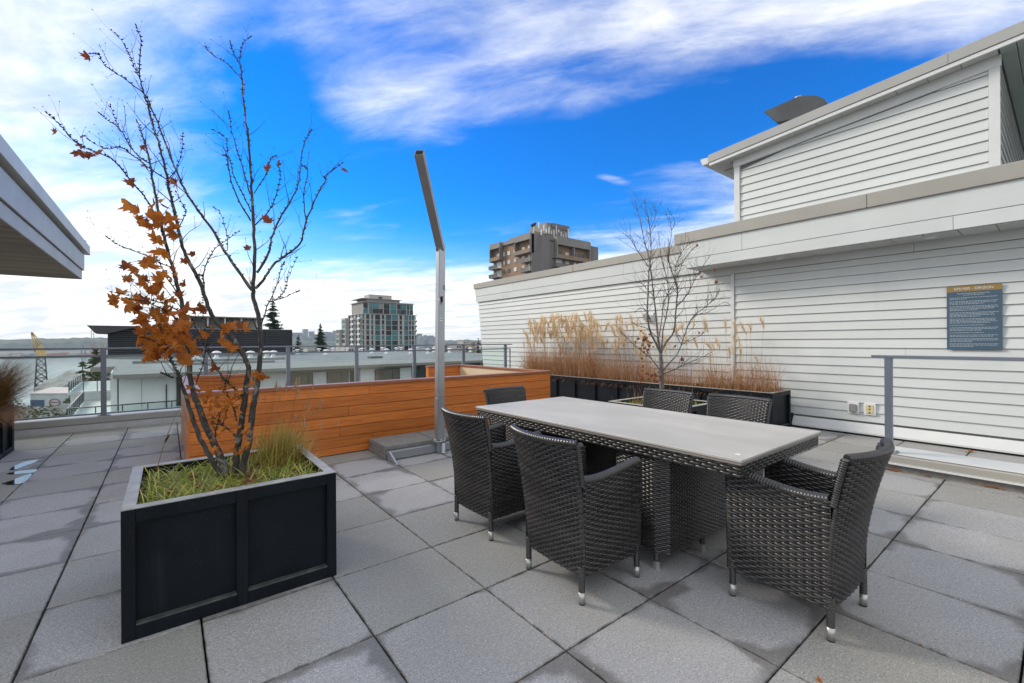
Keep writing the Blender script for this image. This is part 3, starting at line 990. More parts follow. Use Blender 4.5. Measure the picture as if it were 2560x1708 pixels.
for ya, yb in seg(4.4, YE + 0.42, 3.05):
    lpp(bx('cap_flashing', (XE - 0.02, ya + 0.002, 3.125), (XE + 0.075, yb - 0.002, 3.30), M['fascl'], lp, 0.004))
lpp(bx('roof_slab', (-8, 4.43, 2.62), (XE - 0.026, YE, 3.10), M['bed'], lp))
lpp(bx('roof_top', (-8, 4.41, 3.101), (XE - 0.021, YE + 0.41, 3.25), M['fascl'], lp))
lpp(bx('end_fascia', (-8, YE + 0.001, 2.585), (XE - 0.002, YE + 0.03, 3.10), M['fasc'], lp))
lpp(bx('end_fascia', (-8, 4.40, 2.585), (XE - 0.026, 4.428, 3.10), M['fasc'], lp))
yy = 4.44
while yy < YE - 0.02:
    y2 = min(yy + 0.142, YE)
    L_ = 6.7
    o = MB().box((-L_ / 2, -(y2 - yy) / 2 + 0.008, -0.011), (L_ / 2, (y2 - yy) / 2 - 0.008, 0.011)).build('soffit_slat', M['soffit_wood'], lp, 0.002)
    o.location = (XE - 0.03 - L_ / 2, (yy + y2) / 2, 2.602)
    lpp(o)
    yy += 0.142
lpp(bx('wall', (-3.0, 5.2, 0.0), (-2.8, 9.3, 2.585), M['fascl'], lp))

# ------------------------------------------------------------------ planters
def planter(name, x0, x1, y0, y1, zt, label, panels_x, panels_y, soilz, rim=0.052):
    pl = empty(name, ((x0 + x1) / 2, (y0 + y1) / 2, 0), 0, label, 'planter')
    I_ = Matrix.Translation(pl.location).inverted()
    def pp(o): o.matrix_parent_inverse = I_; return o
    t = 0.012
    pp(bx('shell', (x0 + 0.034, y0 + 0.034, 0.012), (x0 + 0.040, y1 - 0.034, zt - 0.004), M['blacksteel'], pl))
    pp(bx('shell', (x1 - 0.040, y0 + 0.034, 0.012), (x1 - 0.034, y1 - 0.034, zt - 0.004), M['blacksteel'], pl))
    pp(bx('shell', (x0 + 0.0405, y0 + 0.034, 0.012), (x1 - 0.0405, y0 + 0.040, zt - 0.004), M['blacksteel'], pl))
    pp(bx('shell', (x0 + 0.0405, y1 - 0.040, 0.012), (x1 - 0.0405, y1 - 0.034, zt - 0.004), M['blacksteel'], pl))
    pp(bx('floor_pan', (x0 + 0.041, y0 + 0.041, 0.013), (x1 - 0.041, y1 - 0.041, 0.03), M['blacksteel'], pl))
    # face frame: stiles and rails proud of the panels
    W_ = 0.05
    for (ya, yb) in ((y0, y0 + 0.0335), (y1 - 0.0335, y1)):
        n = panels_x
        for k in range(n + 1):
            xc = x0 + (x1 - x0) * k / n
            xa = min(max(xc - W_ / 2, x0), x1 - W_)
            pp(bx('stile', (xa, ya, 0.0), (xa + W_, yb, zt - 0.001), M['blacksteel'], pl, 0.0015))
        for k in range(n):
            xa = x0 + (x1 - x0) * k / n + (W_ / 2 if k else W_) + 0.0005
            xb = x0 + (x1 - x0) * (k + 1) / n - (W_ / 2 if k < n - 1 else W_) - 0.0005
            pp(bx('bottom_rail', (xa, ya, 0.0), (xb, yb, 0.062), M['blacksteel'], pl, 0.0015))
            pp(bx('top_rail', (xa, ya, zt - 0.06), (xb, yb, zt - 0.001), M['blacksteel'], pl, 0.0015))
            pp(bx('bottom_ledge', (xa, ya + 0.002 if ya < y0 + 0.001 else ya, 0.0625), (xb, yb if ya < y0 + .001 else yb - 0.002, 0.070), M['ledge'], pl))
    for (xa, xb) in ((x0, x0 + 0.0335), (x1 - 0.0335, x1)):
        n = panels_y
        for k in range(n + 1):
            yc = y0 + (y1 - y0) * k / n
            ya = min(max(yc - W_ / 2, y0 + 0.034), y1 - W_ - 0.034)
            pp(bx('stile', (xa, ya, 0.0), (xb, ya + W_, zt - 0.001), M['blacksteel'], pl, 0.0015))
        for k in range(n):
            ya = y0 + (y1 - y0) * k / n + (W_ / 2 if k else W_ + 0.034) + 0.0005
            yb = y0 + (y1 - y0) * (k + 1) / n - (W_ / 2 if k < n - 1 else W_ + 0.034) - 0.0005
            pp(bx('bottom_rail', (xa, ya, 0.0), (xb, yb, 0.062), M['blacksteel'], pl, 0.0015))
            pp(bx('top_rail', (xa, ya, zt - 0.06), (xb, yb, zt - 0.001), M['blacksteel'], pl, 0.0015))
    # flat rim
    pp(bx('rim', (x0, y0, zt), (x1, y0 + rim, zt + 0.006), M['rim'], pl, 0.0015))
    pp(bx('rim', (x0, y1 - rim, zt), (x1, y1, zt + 0.006), M['rim'], pl, 0.0015))
    pp(bx('rim', (x0, y0 + rim + 0.0005, zt), (x0 + rim, y1 - rim - 0.0005, zt + 0.006), M['rim'], pl, 0.0015))
    pp(bx('rim', (x1 - rim, y0 + rim + 0.0005, zt), (x1, y1 - rim - 0.0005, zt + 0.006), M['rim'], pl, 0.0015))
    # uneven soil
    b = MB()
    rs = random.Random(hash(name) % 99 + int(x0 * 7))
    nx, ny = max(4, int((x1 - x0) / 0.08)), max(4, int((y1 - y0) / 0.08))
    i0 = 0
    for j in range(ny + 1):
        for i in range(nx + 1):
            b.v.append((x0 + 0.041 + (x1 - x0 - 0.082) * i / nx, y0 + 0.041 + (y1 - y0 - 0.082) * j / ny, soilz + rs.uniform(-0.012, 0.018)))
    for j in range(ny):
        for i in range(nx):
            q = j * (nx + 1) + i
            b.f.append((q, q + 1, q + nx + 2, q + nx + 1)); b.sm.append(True)
    pp(b.build('soil', M['soil'], pl))
    return pl
planter('steel_planter', -0.165, 0.760, 2.605, 3.49, 0.588, 'square black steel planter holding the multi-stem maple with orange leaves', 2, 2, 0.50)
planter('steel_planter', 4.28, 5.205, 2.62, 3.53, 0.588, 'square black steel planter behind the dining table holding a bare maple', 2, 2, 0.50)
planter('steel_planter', 6.80, 7.46, 2.63, 8.75, 0.572, 'long black steel planter of tan grasses against the siding wall', 1, 11, 0.50)
planter('steel_planter', -2.45, -1.515, 7.30, 8.22, 0.588, 'black steel planter with brown grass under the roof overhang', 2, 2, 0.50)

# ------------------------------------------------------------------ parasol stand
ps = empty('parasol_stand', (2.58, 4.70, 0), 0, 'bent aluminium parasol mast without canopy on a slab-weighted base', 'parasol stand')
IS_ = Matrix.Translation(ps.location).inverted()
def sp(o): o.matrix_parent_inverse = IS_; return o
for x0, z0, z1, dx_, dy_ in ((1.945, 0.0, 0.05, 0, 0.02), (1.945, 0.052, 0.100, 0.005, 0.0), (1.945, 0.102, 0.152, 0.0, 0.005), (2.585, 0.0, 0.05, 0.01, 0.0), (2.585, 0.052, 0.1, 0, 0), (2.585, 0.102, 0.152, -0.004, 0.004)):
    sp(bx('ballast_slab', (x0 + dx_, 4.79 + dy_, z0), (x0 + 0.62 + dx_, 5.32 + dy_, z1), M['slab'], ps, 0.005))
sp(bx('base_beam', (1.95, 4.72, 0.008), (2.535, 4.782, 0.103), M['alu'], ps, 0.004))
sp(bx('base_beam', (2.62, 4.72, 0.008), (3.21, 4.782, 0.103), M['alu'], ps, 0.004))
for x in (1.962, 3.19):
    o = MB().prism([(4.7185, 0.10), (4.53, 0.009), (4.7185, 0.009)], 0, x - 0.011, x + 0.011).build('gusset', M['alu'], ps)
    sp(o)
    sp(bx('foot_plate', (x - 0.05, 4.50, 0.0005), (x + 0.03, 4.718, 0.008), M['alu'], ps, 0.002))
sp(bx('socket', (2.537, 4.655, 0.008), (2.618, 4.80, 0.135), M['alu'], ps, 0.004))
sp(MB().tube([(2.578, 4.70, 0.136), (2.578, 4.70, 0.155)], 0.078, 18, smooth=False).build('collar', M['alu'], ps, 0.003))
for k in range(6):
    a = k * pi / 3 + 0.3
    sp(MB().tube([(2.578 + 0.064 * cos(a), 4.70 + 0.064 * sin(a), 0.125), (2.578 + 0.064 * cos(a), 4.70 + 0.064 * sin(a), 0.178)], [0.011, 0.009], 8).build('bolt', M['chrome'], ps))
sp(MB().tube([(2.60, 4.635, 0.002), (2.60, 4.635, 0.015), (2.60, 4.635, 0.02), (2.60, 4.635, 0.13)], [0.042, 0.042, 0.034, 0.034], 4).build('lock_block', M['alu'], ps, 0.004))
o = bx('lower_mast', (2.530, 4.65, 0.156), (2.626, 4.745, 0.668), M['alu'], ps, 0.008, 2); sp(o)
# mast (slightly leaning) and arm, as square tubes
def sqtube(p0, p1, w, d, name, m, bev=0.006):
    p0, p1 = Vector(p0), Vector(p1)
    ax = (p1 - p0)
    L_ = ax.length
    o = MB().box((-w / 2, -d / 2, 0), (w / 2, d / 2, L_)).build(name, m, ps, bev, 2)
    o.location = p0
    return o, ax
o, ax = sqtube((2.578, 4.698, 0.669), (2.605, 4.70, 2.47), 0.088, 0.088, 'upper_mast', M['alu'])
o.rotation_euler = (0, math.atan2(0.027, 1.801), 0); sp(o)
arm0, arm1 = Vector((2.606, 4.702, 2.465)), Vector((1.965, 3.965, 3.205))
zax = (arm1 - arm0).normalized()
hor = Vector((zax.y, -zax.x, 0)).normalized()
yax = zax.cross(hor)
Rm = Matrix((hor, yax, zax)).transposed().to_4x4()
La = (arm1 - arm0).length
b = MB()
h = 0.044
for (a0, a1, c0, c1) in ((-h, h, -h, -h + .005), (-h, h, h - .005, h), (-h, -h + .005, -h + .005, h - .005), (h - .005, h, -h + .005, h - .005)):
    b.box((a0, c0, 0), (a1, c1, La))
o = b.build('arm', M['alubrown'], ps)
o.matrix_local = Matrix.Translation(arm0 - Vector((2.58, 4.70, 0))) @ Rm
b = MB().box((-h - .004, -h - .004, -0.03), (h + .004, h + .004, 0.05))
o = b.build('elbow', M['alubrown'], ps, 0.004)
o.matrix_local = Matrix.Translation(arm0 - Vector((2.58, 4.70, 0))) @ Rm
o = MB().box((-h + .006, -h + .006, La - 0.13), (h - .006, h - .006, La - 0.12)).build('end_plug', M['rubber'], ps)
o.matrix_local = Matrix.Translation(arm0 - Vector((2.58, 4.70, 0))) @ Rm
# emblem, snap hook, sticker
ring = MB()
cx_, cz_ = 2.640, 1.99
NR = 24
for rr0, rr1, a0, a1 in ((0.027, 0.034, 0, 2 * pi), (0.008, 0.018, 0.8, 3.6), (0.016, 0.022, 3.4, 5.6)):
    for k in range(NR):
        p, q = a0 + (a1 - a0) * k / NR, a0 + (a1 - a0) * (k + 1) / NR
        pts = [(cx_ + r_ * cos(t_), cz_ + r_ * sin(t_)) for r_, t_ in ((rr0, p), (rr1, p), (rr1, q), (rr0, q))]
        pts = [(min(px0, 2.641), pz0) for px0, pz0 in pts]
        ring.face([(px0, 4.6535, pz0) for px0, pz0 in pts])
sp(ring.build('emblem', M['rubber'], ps))
sp(bx('latch', (2.575, 4.635, 1.80), (2.60, 4.654, 1.88), M['rubber'], ps, 0.004))
sp(MB().tube([(2.548, 4.645, 1.85), (2.552, 4.625, 1.82), (2.575, 4.622, 1.775), (2.592, 4.63, 1.80), (2.592, 4.645, 1.83)], 0.004, 5).build('snap_hook', M['chrome'], ps))
sp(bx('sticker', (2.565, 4.6525, 1.585), (2.605, 4.6535, 1.625), M['white'], ps))
sp(bx('sticker_mark', (2.573, 4.6515, 1.60), (2.598, 4.6522, 1.612), M['rubber'], ps))

# rain puddles on the slabs beside the left planter
m, t, p = newmat('puddle_water')
p.inputs['Base Color'].default_value = (0.03, 0.03, 0.03, 1)
p.inputs['Roughness'].default_value = 0.03
p.inputs['Specular IOR Level'].default_value = 0.7
M['puddle'] = m
def pgr(x, y):
    r = ray(x * .1915, 1050 + y * .1915)
    return Vector((0, 0, CAM_H)) + r * ((0.0035 - CAM_H) / r.z)
for pts, lab in ((((130, 650), (190, 600), (330, 545), (490, 520), (440, 560), (330, 600), (220, 640)), 'bright rain puddle on the slab nearest the left planter'),
                 (((90, 700), (230, 668), (400, 650), (482, 648), (440, 685), (280, 700), (140, 712)), 'narrow rain puddle between two others left of the long joint'),
                 (((20, 830), (150, 790), (290, 735), (415, 700), (370, 770), (295, 825), (130, 845)), 'widest rain puddle on the slab edge left of the long joint')):
    q = [pgr(*a) for a in pts]
    q = smooth_loop(q) if False else q
    n = len(q)
    ring = []
    for i in range(n):
        p0, p1, p2, p3 = q[i - 1], q[i], q[(i + 1) % n], q[(i + 2) % n]
        for k in range(4):
            f = k / 4
            ring.append(0.5 * ((2 * p1) + (p2 - p0) * f + (2 * p0 - 5 * p1 + 4 * p2 - p3) * f * f + (3 * p1 - p0 - 3 * p2 + p3) * f ** 3))
    b = MB(); b.face(ring)
    tag(b.build('puddle', M['puddle']), lab, 'puddle')

# ------------------------------------------------------------------ wicker
def mat_wicker():
    m, t, p = newmat('dark_wicker')
    tcn = t.nodes.new('ShaderNodeTexCoord')
    geo = t.nodes.new('ShaderNodeNewGeometry')
    n = nnoise(t, tcn.outputs['Object'], 22, 3, 0.6, 0, (0.25, 0.25, 1))
    isl = geo.outputs['Random Per Island']
    c = nmix(t, isl, (0.013, 0.012, 0.013), (0.036, 0.033, 0.032))
    c = nmix(t, nrange(t, n, 0.45, 0.75, 0, 0.6), c, (0.056, 0.051, 0.047))
    t.links.new(c, p.inputs['Base Color'])
    t.links.new(nrange(t, n, 0.3, 0.7, 0.27, 0.42), p.inputs['Roughness'])
    p.inputs['Specular IOR Level'].default_value = 0.75
    return m
M['wicker'] = mat_wicker()
M['wickerdark'] = mat('wicker_core', (0.008, 0.008, 0.008), 0.8)
M['stone'] = mat('ceramic_top', (0.43, 0.412, 0.382), 0.5, var=0.14, vscale=3.2, rvar=0.10, stretch=(1, 0.4, 1))
M['stone_edge'] = mat('ceramic_edge', (0.23, 0.205, 0.19), 0.5, var=0.06)

def weave(mb, S, lu, lv, pitch=0.025, row=0.0105, amp=0.004, stakes=True):
    """real over-under weave on the surface S(u, v) -> (point, normal), u and v in 0..1"""
    nu = max(2, int(round(lu / pitch)))
    nv = max(1, int(round(lv / row)))
    H2 = 2
    for r in range(nv):
        v0, v1 = (r + 0.05) / nv, (r + 0.95) / nv
        vm = (v0 + v1) / 2
        base = len(mb.v)
        for k in range(nu * H2 + 1):
            u = k / (nu * H2)
            if k % H2 == 0:
                off = 0.0
            else:
                off = amp if ((k // H2) + r) % 2 == 0 else -amp
            for v, e in ((v0, -0.0032), (vm, 0.0012), (v1, -0.0032)):
                p, n = S(u, v)
                mb.v.append((p[0] + n[0] * (off + e), p[1] + n[1] * (off + e), p[2] + n[2] * (off + e)))
        for k in range(nu * H2):
            for j in range(2):
                a = base + k * 3 + j
                mb.f.append((a, a + 3, a + 4, a + 1)); mb.sm.append(True)
    if stakes:
        for k in range(nu):
            u = (k + 0.5) / nu
            du = 0.0036 / lu
            base = len(mb.v)
            ns = max(2, int(lv / 0.05))
            for q in range(ns + 1):
                v = q / ns
                for uu, e in ((u - du, -0.001), (u, 0.0012), (u + du, -0.001)):
                    p, n = S(min(max(uu, 0), 1), v)
                    mb.v.append((p[0] + n[0] * e, p[1] + n[1] * e, p[2] + n[2] * e))
            for q in range(ns):
                for j in range(2):
                    a = base + q * 3 + j
                    mb.f.append((a, a + 3, a + 4, a + 1)); mb.sm.append(True)

def core(mb, S, nu, nv, depth):
    """dark backing a little behind the weave"""
    base = len(mb.v)
    for j in range(nv + 1):
        for i in range(nu + 1):
            p, n = S(i / nu, j / nv)
            mb.v.append(tuple(Vector(p) - Vector(n) * depth))
    for j in range(nv):
        for i in range(nu):
            q = base + j * (nu + 1) + i
            mb.f.append((q, q + 1, q + nu + 2, q + nu + 1)); mb.sm.append(True)

def rimtube(mb, path, r, step=0.012, n=8, flat=1.0):
    """edge roll wrapped with flat strands: a tube whose skin steps at every wrap"""
    pts = [Vector(p) for p in path]
    # resample
    Ls = [0.0]
    for a, c in zip(pts[:-1], pts[1:]): Ls.append(Ls[-1] + (c - a).length)
    tot = Ls[-1]
    m = max(2, int(tot / step)) 
    out, rad = [], []
    def P_(s):
        for i in range(len(pts) - 1):
            if s <= Ls[i + 1] + 1e-9:
                f = (s - Ls[i]) / max(1e-9, Ls[i + 1] - Ls[i])
                return pts[i].lerp(pts[i + 1], f)
        return pts[-1]
    for k in range(m):
        for f, rr in ((0.06, 0.90), (0.35, 1.03), (0.7, 1.03), (0.95, 0.90)):
            out.append(P_(tot * (k + f) / m)); rad.append(r * rr)
    mb.tube(out, rad, n)

def wicker_obj(mb, name, parent):
    o = raw(mb, name, M['wicker'], parent)
    return o

def make_chair(name):
    t = empty(name)
    Z0, ZT, ZA = 0.135, 0.845, 0.635
    def s_(z): return max(0.0, (z - Z0) / (ZT - Z0))
    def hw(z): return 0.228 + 0.037 * s_(z) ** 1.3
    def yb(u, z):
        s = s_(z)
        return -0.222 - 0.012 * s - 0.085 * s ** 2.2 - (0.012 + 0.050 * s) * (1 - u * u)
    def surf_n(f, u, v, flip=1):
        e = 1e-3
        p = Vector(f(u, v))
        a = Vector(f(min(u + e, 1), v)) - Vector(f(max(u - e, 0), v))
        c = Vector(f(u, min(v + e, 1))) - Vector(f(u, max(v - e, 0)))
        n = a.cross(c)
        n.normalize()
        return p, n * flip
    cache = {}
    # backrest, outer and inner skins
    def fo(u, v):
        z = Z0 + (ZT - 0.02 - Z0) * v
        q = 2 * u - 1
        return (q * hw(z), yb(q, z), z)
    def fi(u, v):
        z = 0.40 + (ZT - 0.02 - 0.40) * v
        q = 2 * u - 1
        return (q * (hw(z) - 0.010), yb(q, z) + 0.040, z)
    b = MB()
    So = lambda u, v: surf_n(fo, u, v)
    Si = lambda u, v: surf_n(fi, u, v, -1)
    weave(b, So, 0.50, 0.70, 0.0265, 0.0132, 0.0050)
    weave(b, Si, 0.49, 0.43, 0.0265, 0.0132, 0.0050)
    back = wicker_obj(b, 'backrest', t)
    bc = MB(); core(bc, So, 8, 10, 0.006); core(bc, Si, 8, 8, 0.006)
    raw(bc, 'backrest_core', M['wickerdark'], t)
    b = MB()
    top = [(q * hw(ZT), yb(q, ZT) + 0.020, ZT - 0.014) for q in [k / 8 for k in range(-8, 9)]]
    rimtube(b, top, 0.0205, 0.016, 8)
    wicker_obj(b, 'top_roll', t)
    for sg in (-1, 1):
        b = MB()
        path = [(sg * (hw(z) - 0.004), yb(1, z) + 0.019, z) for z in [ZA - 0.03 + (ZT - 0.02 - ZA + 0.03) * k / 8 for k in range(9)]]
        rimtube(b, path, 0.0150, 0.011, 8)
        wicker_obj(b, 'side_roll', t)
    # arm panels
    YF = 0.232
    def armz(y):
        f = (y + 0.235) / (YF + 0.235)
        return ZA + 0.004 - 0.020 * sin(pi * min(1, f * 1.15)) * (1 - f) + 0.030 * f * f
    for sg in (-1, 1):
        def fs(u, v, sg=sg):
            y = -0.232 + (YF + 0.232) * u
            z = Z0 + (armz(y) - 0.012 - Z0) * v
            return (sg * (0.228 + 0.022 * s_(z)), y, z)
        def fn(u, v, sg=sg):
            y = -0.20 + (YF + 0.20) * u
            z = 0.40 + (armz(y) - 0.012 - 0.40) * v
            return (sg * (0.228 + 0.022 * s_(z) - 0.048), y, z)
        b = MB()
        S1 = lambda u, v, f=fs, k=sg: surf_n(f, u, v, k)
        S2 = lambda u, v, f=fn, k=sg: surf_n(f, u, v, -k)
        weave(b, S1, 0.465, 0.50, 0.0330, 0.0134, 0.0050)
        weave(b, S2, 0.43, 0.24, 0.0330, 0.0134, 0.0050)
        wicker_obj(b, 'arm_panel', t)
        bc = MB(); core(bc, S1, 8, 6, 0.006); core(bc, S2, 6, 4, 0.006)
        raw(bc, 'arm_core', M['wickerdark'], t)
        b = MB()
        path = [(sg * (0.228 + 0.022 * s_(armz(y)) - 0.024), y, armz(y) - 0.013) for y in [-0.225 + (YF + 0.215) * k / 10 for k in range(11)]]
        rimtube(b, path, 0.0265, 0.014, 8)
        path = [(sg * (0.228 + 0.022 * s_(z) - 0.022), YF - 0.006, z) for z in [Z0 + (armz(YF) - 0.02 - Z0) * k / 8 for k in range(9)]]
        rimtube(b, path, 0.0225, 0.012, 8)
        wicker_obj(b, 'arm_roll', t)
        b = MB()
        path = [(sg * (0.5 * (hw(z) + 0.228 + 0.022 * s_(z)) - 0.011), yb(1, z) + 0.009, z) for z in [Z0 + (ZA - Z0) * k / 8 for k in range(9)]]
        rimtube(b, path, 0.0135, 0.011, 8)
        wicker_obj(b, 'corner_wrap', t)
    # seat and front apron
    def fseat(u, v): return (-0.20 + 0.40 * u, -0.235 + 0.46 * v, 0.41 + 0.012 * sin(pi * u) * -1)
    def ffr(u, v): return (-0.215 + 0.43 * u, YF - 0.004, Z0 + (0.41 - Z0) * v)
    b = MB()
    weave(b, lambda u, v: surf_n(fseat, u, v), 0.40, 0.46, 0.030, 0.0125, 0.0042)
    wicker_obj(b, 'seat', t)
    bc = MB(); core(bc, lambda u, v: surf_n(fseat, u, v), 2, 2, 0.008); core(bc, lambda u, v: ((-0.215 + 0.43 * u, -0.225 + 0.45 * v, Z0 + 0.006), (0, 0, 1)), 1, 1, 0)
    raw(bc, 'seat_core', M['wickerdark'], t)
    b = MB()
    weave(b, lambda u, v: surf_n(ffr, u, v, -1), 0.43, 0.27, 0.033, 0.0134, 0.0050)
    wicker_obj(b, 'front_apron', t)
    for sx, sy in ((-1, -1), (1, -1), (-1, 1), (1, 1)):
        x, y = sx * 0.217, (-0.222 if sy < 0 else 0.214)
        b = MB()
        rimtube(b, [(x, y, 0.060), (x * 0.995, y, 0.10), (x * 0.99, y, 0.19)], 0.0165, 0.009, 10)
        lg = wicker_obj(b, 'leg', t)
        o = MB().tube([(x, y, 0.006), (x, y, 0.062)], [0.0172, 0.0178], 12).build('metal_cap', M['chrome'], lg)
        o = MB().tube([(x, y, 0.0), (x, y, 0.006)], [0.0155, 0.0175], 12).build('foot_pad', M['rubber'], lg)
    return t

def copy_tree(o, parent=None):
    c = o.copy()
    COL.objects.link(c)
    c.parent = parent
    for ch in o.children:
        copy_tree(ch, c)
    return c

chair0 = make_chair('wicker_armchair')
CH = [  # x, y, direction it faces (degrees from +Y, anticlockwise), label
    (1.925, 2.63, -90 + 1, 'dark wicker armchair tucked at the table, beside the parasol stand'),
    (1.880, 1.745, -90 - 2, 'dark wicker armchair on the long side of the table, nearest the square maple planter'),
    (2.535, 0.875, -2, 'dark wicker armchair pulled out at the table end beside the end handrail'),
    (3.555, 2.435, 90, 'dark wicker armchair between the table and the bare maple planter'),
    (3.605, 1.785, 90, 'dark wicker armchair across the table, nearest the wall outlets'),
    (2.80, 3.37, 182, 'dark wicker armchair at the table end facing away from the wooden enclosure'),
]
for k, (x, y, a, lab) in enumerate(CH):
    c = chair0 if k == 0 else copy_tree(chair0)
    c.location = (x, y, 0.0005)
    c.rotation_euler = (0, 0, radians(a))
    tag(c, lab, 'chair', 'wicker armchairs around the table')

# ------------------------------------------------------------------ dining table
TX0, TX1, TY0, TY1, TZ = 2.185, 3.285, 0.985, 3.315, 0.752
tb = empty('dining_table', ((TX0 + TX1) / 2, (TY0 + TY1) / 2, 0), 0, 'long dining table with pale stone top on dark wicker pedestals', 'table')
IT = Matrix.Translation(tb.location).inverted()
def tp(o): o.matrix_parent_inverse = IT; return o
tp(bx('table_top', (TX0, TY0, TZ - 0.014), (TX1, TY1, TZ), M['stone'], tb, 0.0025))
tp(bx('top_frame', (TX0 + 0.004, TY0 + 0.004, TZ - 0.027), (TX1 - 0.004, TY1 - 0.004, TZ - 0.0145), M['stone_edge'], tb))
AZ0, AZ1 = TZ - 0.092, TZ - 0.029
def quadS(p0, pu, pv, n):
    p0, pu, pv, n = Vector(p0), Vector(pu), Vector(pv), Vector(n)
    return lambda u, v: (p0 + pu * u + pv * v, n)
ins = 0.012
for nm, p0, pu, n, L_ in (('apron', (TX0 + ins, TY0 + ins, AZ0), (TX1 - TX0 - 2 * ins, 0, 0), (0, -1, 0), TX1 - TX0),
                          ('apron', (TX0 + ins, TY1 - ins, AZ0), (TX1 - TX0 - 2 * ins, 0, 0), (0, 1, 0), TX1 - TX0),
                          ('apron', (TX0 + ins, TY0 + ins, AZ0), (0, TY1 - TY0 - 2 * ins, 0), (-1, 0, 0), TY1 - TY0),
                          ('apron', (TX1 - ins, TY0 + ins, AZ0), (0, TY1 - TY0 - 2 * ins, 0), (1, 0, 0), TY1 - TY0)):
    b = MB()
    weave(b, quadS(p0, pu, (0, 0, AZ1 - AZ0), n), L_, AZ1 - AZ0, 0.033, 0.0155, 0.0048)
    tp(wicker_obj(b, nm, tb))
tp(bx('apron_core', (TX0 + ins + 0.006, TY0 + ins + 0.006, AZ0 + 0.002), (TX1 - ins - 0.006, TY1 - ins - 0.006, AZ1), M['wickerdark'], tb))
def pedestal(y0, y1):
    x0, x1 = 2.225, 3.245
    ch = 0.06
    poly = [(x0 + ch * .55, y0), (x1 - ch * .55, y0), (x1, y0 + ch * 1.4), (x1, y1 - ch * 1.4), (x1 - ch * .55, y1), (x0 + ch * .55, y1), (x0, y1 - ch * 1.4), (x0, y0 + ch * 1.4)]
    ped = empty('pedestal')
    ped.parent = tb
    ped.matrix_parent_inverse = IT
    for k in range(8):
        a, c = Vector((*poly[k], 0)), Vector((*poly[(k + 1) % 8], 0))
        d = c - a
        n = Vector((d.y, -d.x, 0)).normalized()
        b = MB()
        weave(b, quadS((a.x, a.y, 0.105), tuple(d), (0, 0, AZ0 - 0.105), tuple(n)), d.length, AZ0 - 0.105, 0.028, 0.0120, 0.0038)
        wicker_obj(b, 'pedestal_panel', ped)
    cxp, cyp = (x0 + x1) / 2, (y0 + y1) / 2
    pc = [((p[0] - cxp) * 0.985 + cxp, (p[1] - cyp) * 0.965 + cyp) for p in poly]
    MB().prism(pc, 2, 0.107, AZ0).build('pedestal_core', M['wickerdark'], ped)
    for sx, sy in ((x0 + 0.022, y0 + 0.085), (x1 - 0.022, y0 + 0.085), (x0 + 0.022, y1 - 0.085), (x1 - 0.022, y1 - 0.085), (x0 + 0.44, y0 + 0.03), (x0 + 0.44, y1 - 0.03)):
        b = MB()
        rimtube(b, [(sx, sy, 0.045), (sx, sy, 0.12)], 0.0185, 0.010, 8)
        wicker_obj(b, 'leg', ped)
        MB().tube([(sx, sy, 0.0), (sx, sy, 0.048)], 0.0205, 6, smooth=False).build('metal_cap', M['chrome'], ped)
pedestal(1.415, 1.80)
pedestal(2.50, 2.885)
# scrap of pale plastic left near the table corner
b = MB()
b.face([(2.27, 1.03, TZ + 0.0012), (2.295, 1.04, TZ + 0.003), (2.285, 1.065, TZ + 0.001), (2.262, 1.05, TZ + 0.0025)])
b.face([(2.285, 1.065, TZ + 0.001), (2.295, 1.04, TZ + 0.003), (2.31, 1.055, TZ + 0.001)])
tag(b.build('paper_scrap', M['white']), 'tiny pale scrap lying at the corner of the table top', 'scrap')

# ------------------------------------------------------------------ trees in the planters
M['bark'] = mat_bark('maple_bark', (0.026, 0.023, 0.021), (0.070, 0.062, 0.055), (0.20, 0.20, 0.17))
M['bark2'] = mat_bark('young_maple_bark', (0.085, 0.072, 0.065), (0.17, 0.15, 0.135), (0.27, 0.25, 0.225))
M['twig'] = mat('twig_bark', (0.035, 0.026, 0.022), 0.7, var=0.3, vscale=30)
M['twig2'] = mat('reddish_twig', (0.07, 0.036, 0.028), 0.7, var=0.3, vscale=30)
M['leaf'] = mat_leaf('orange_maple_leaf', (0.36, 0.10, 0.018), (0.62, 0.235, 0.035), 0.38)
M['leafdark'] = mat_leaf('brown_maple_leaf', (0.17, 0.05, 0.02), (0.34, 0.10, 0.028), 0.35)

def smooth_path(pts, sub=4):
    out = []
    n = len(pts)
    for i in range(n - 1):
        p0, p1, p2, p3 = pts[max(i - 1, 0)], pts[i], pts[i + 1], pts[min(i + 2, n - 1)]
        for k in range(sub):
            t = k / sub
            out.append(0.5 * ((2 * p1) + (p2 - p0) * t + (2 * p0 - 5 * p1 + 4 * p2 - p3) * t * t + (3 * p1 - p0 - 3 * p2 + p3) * t ** 3))
    out.append(pts[-1])
    return out

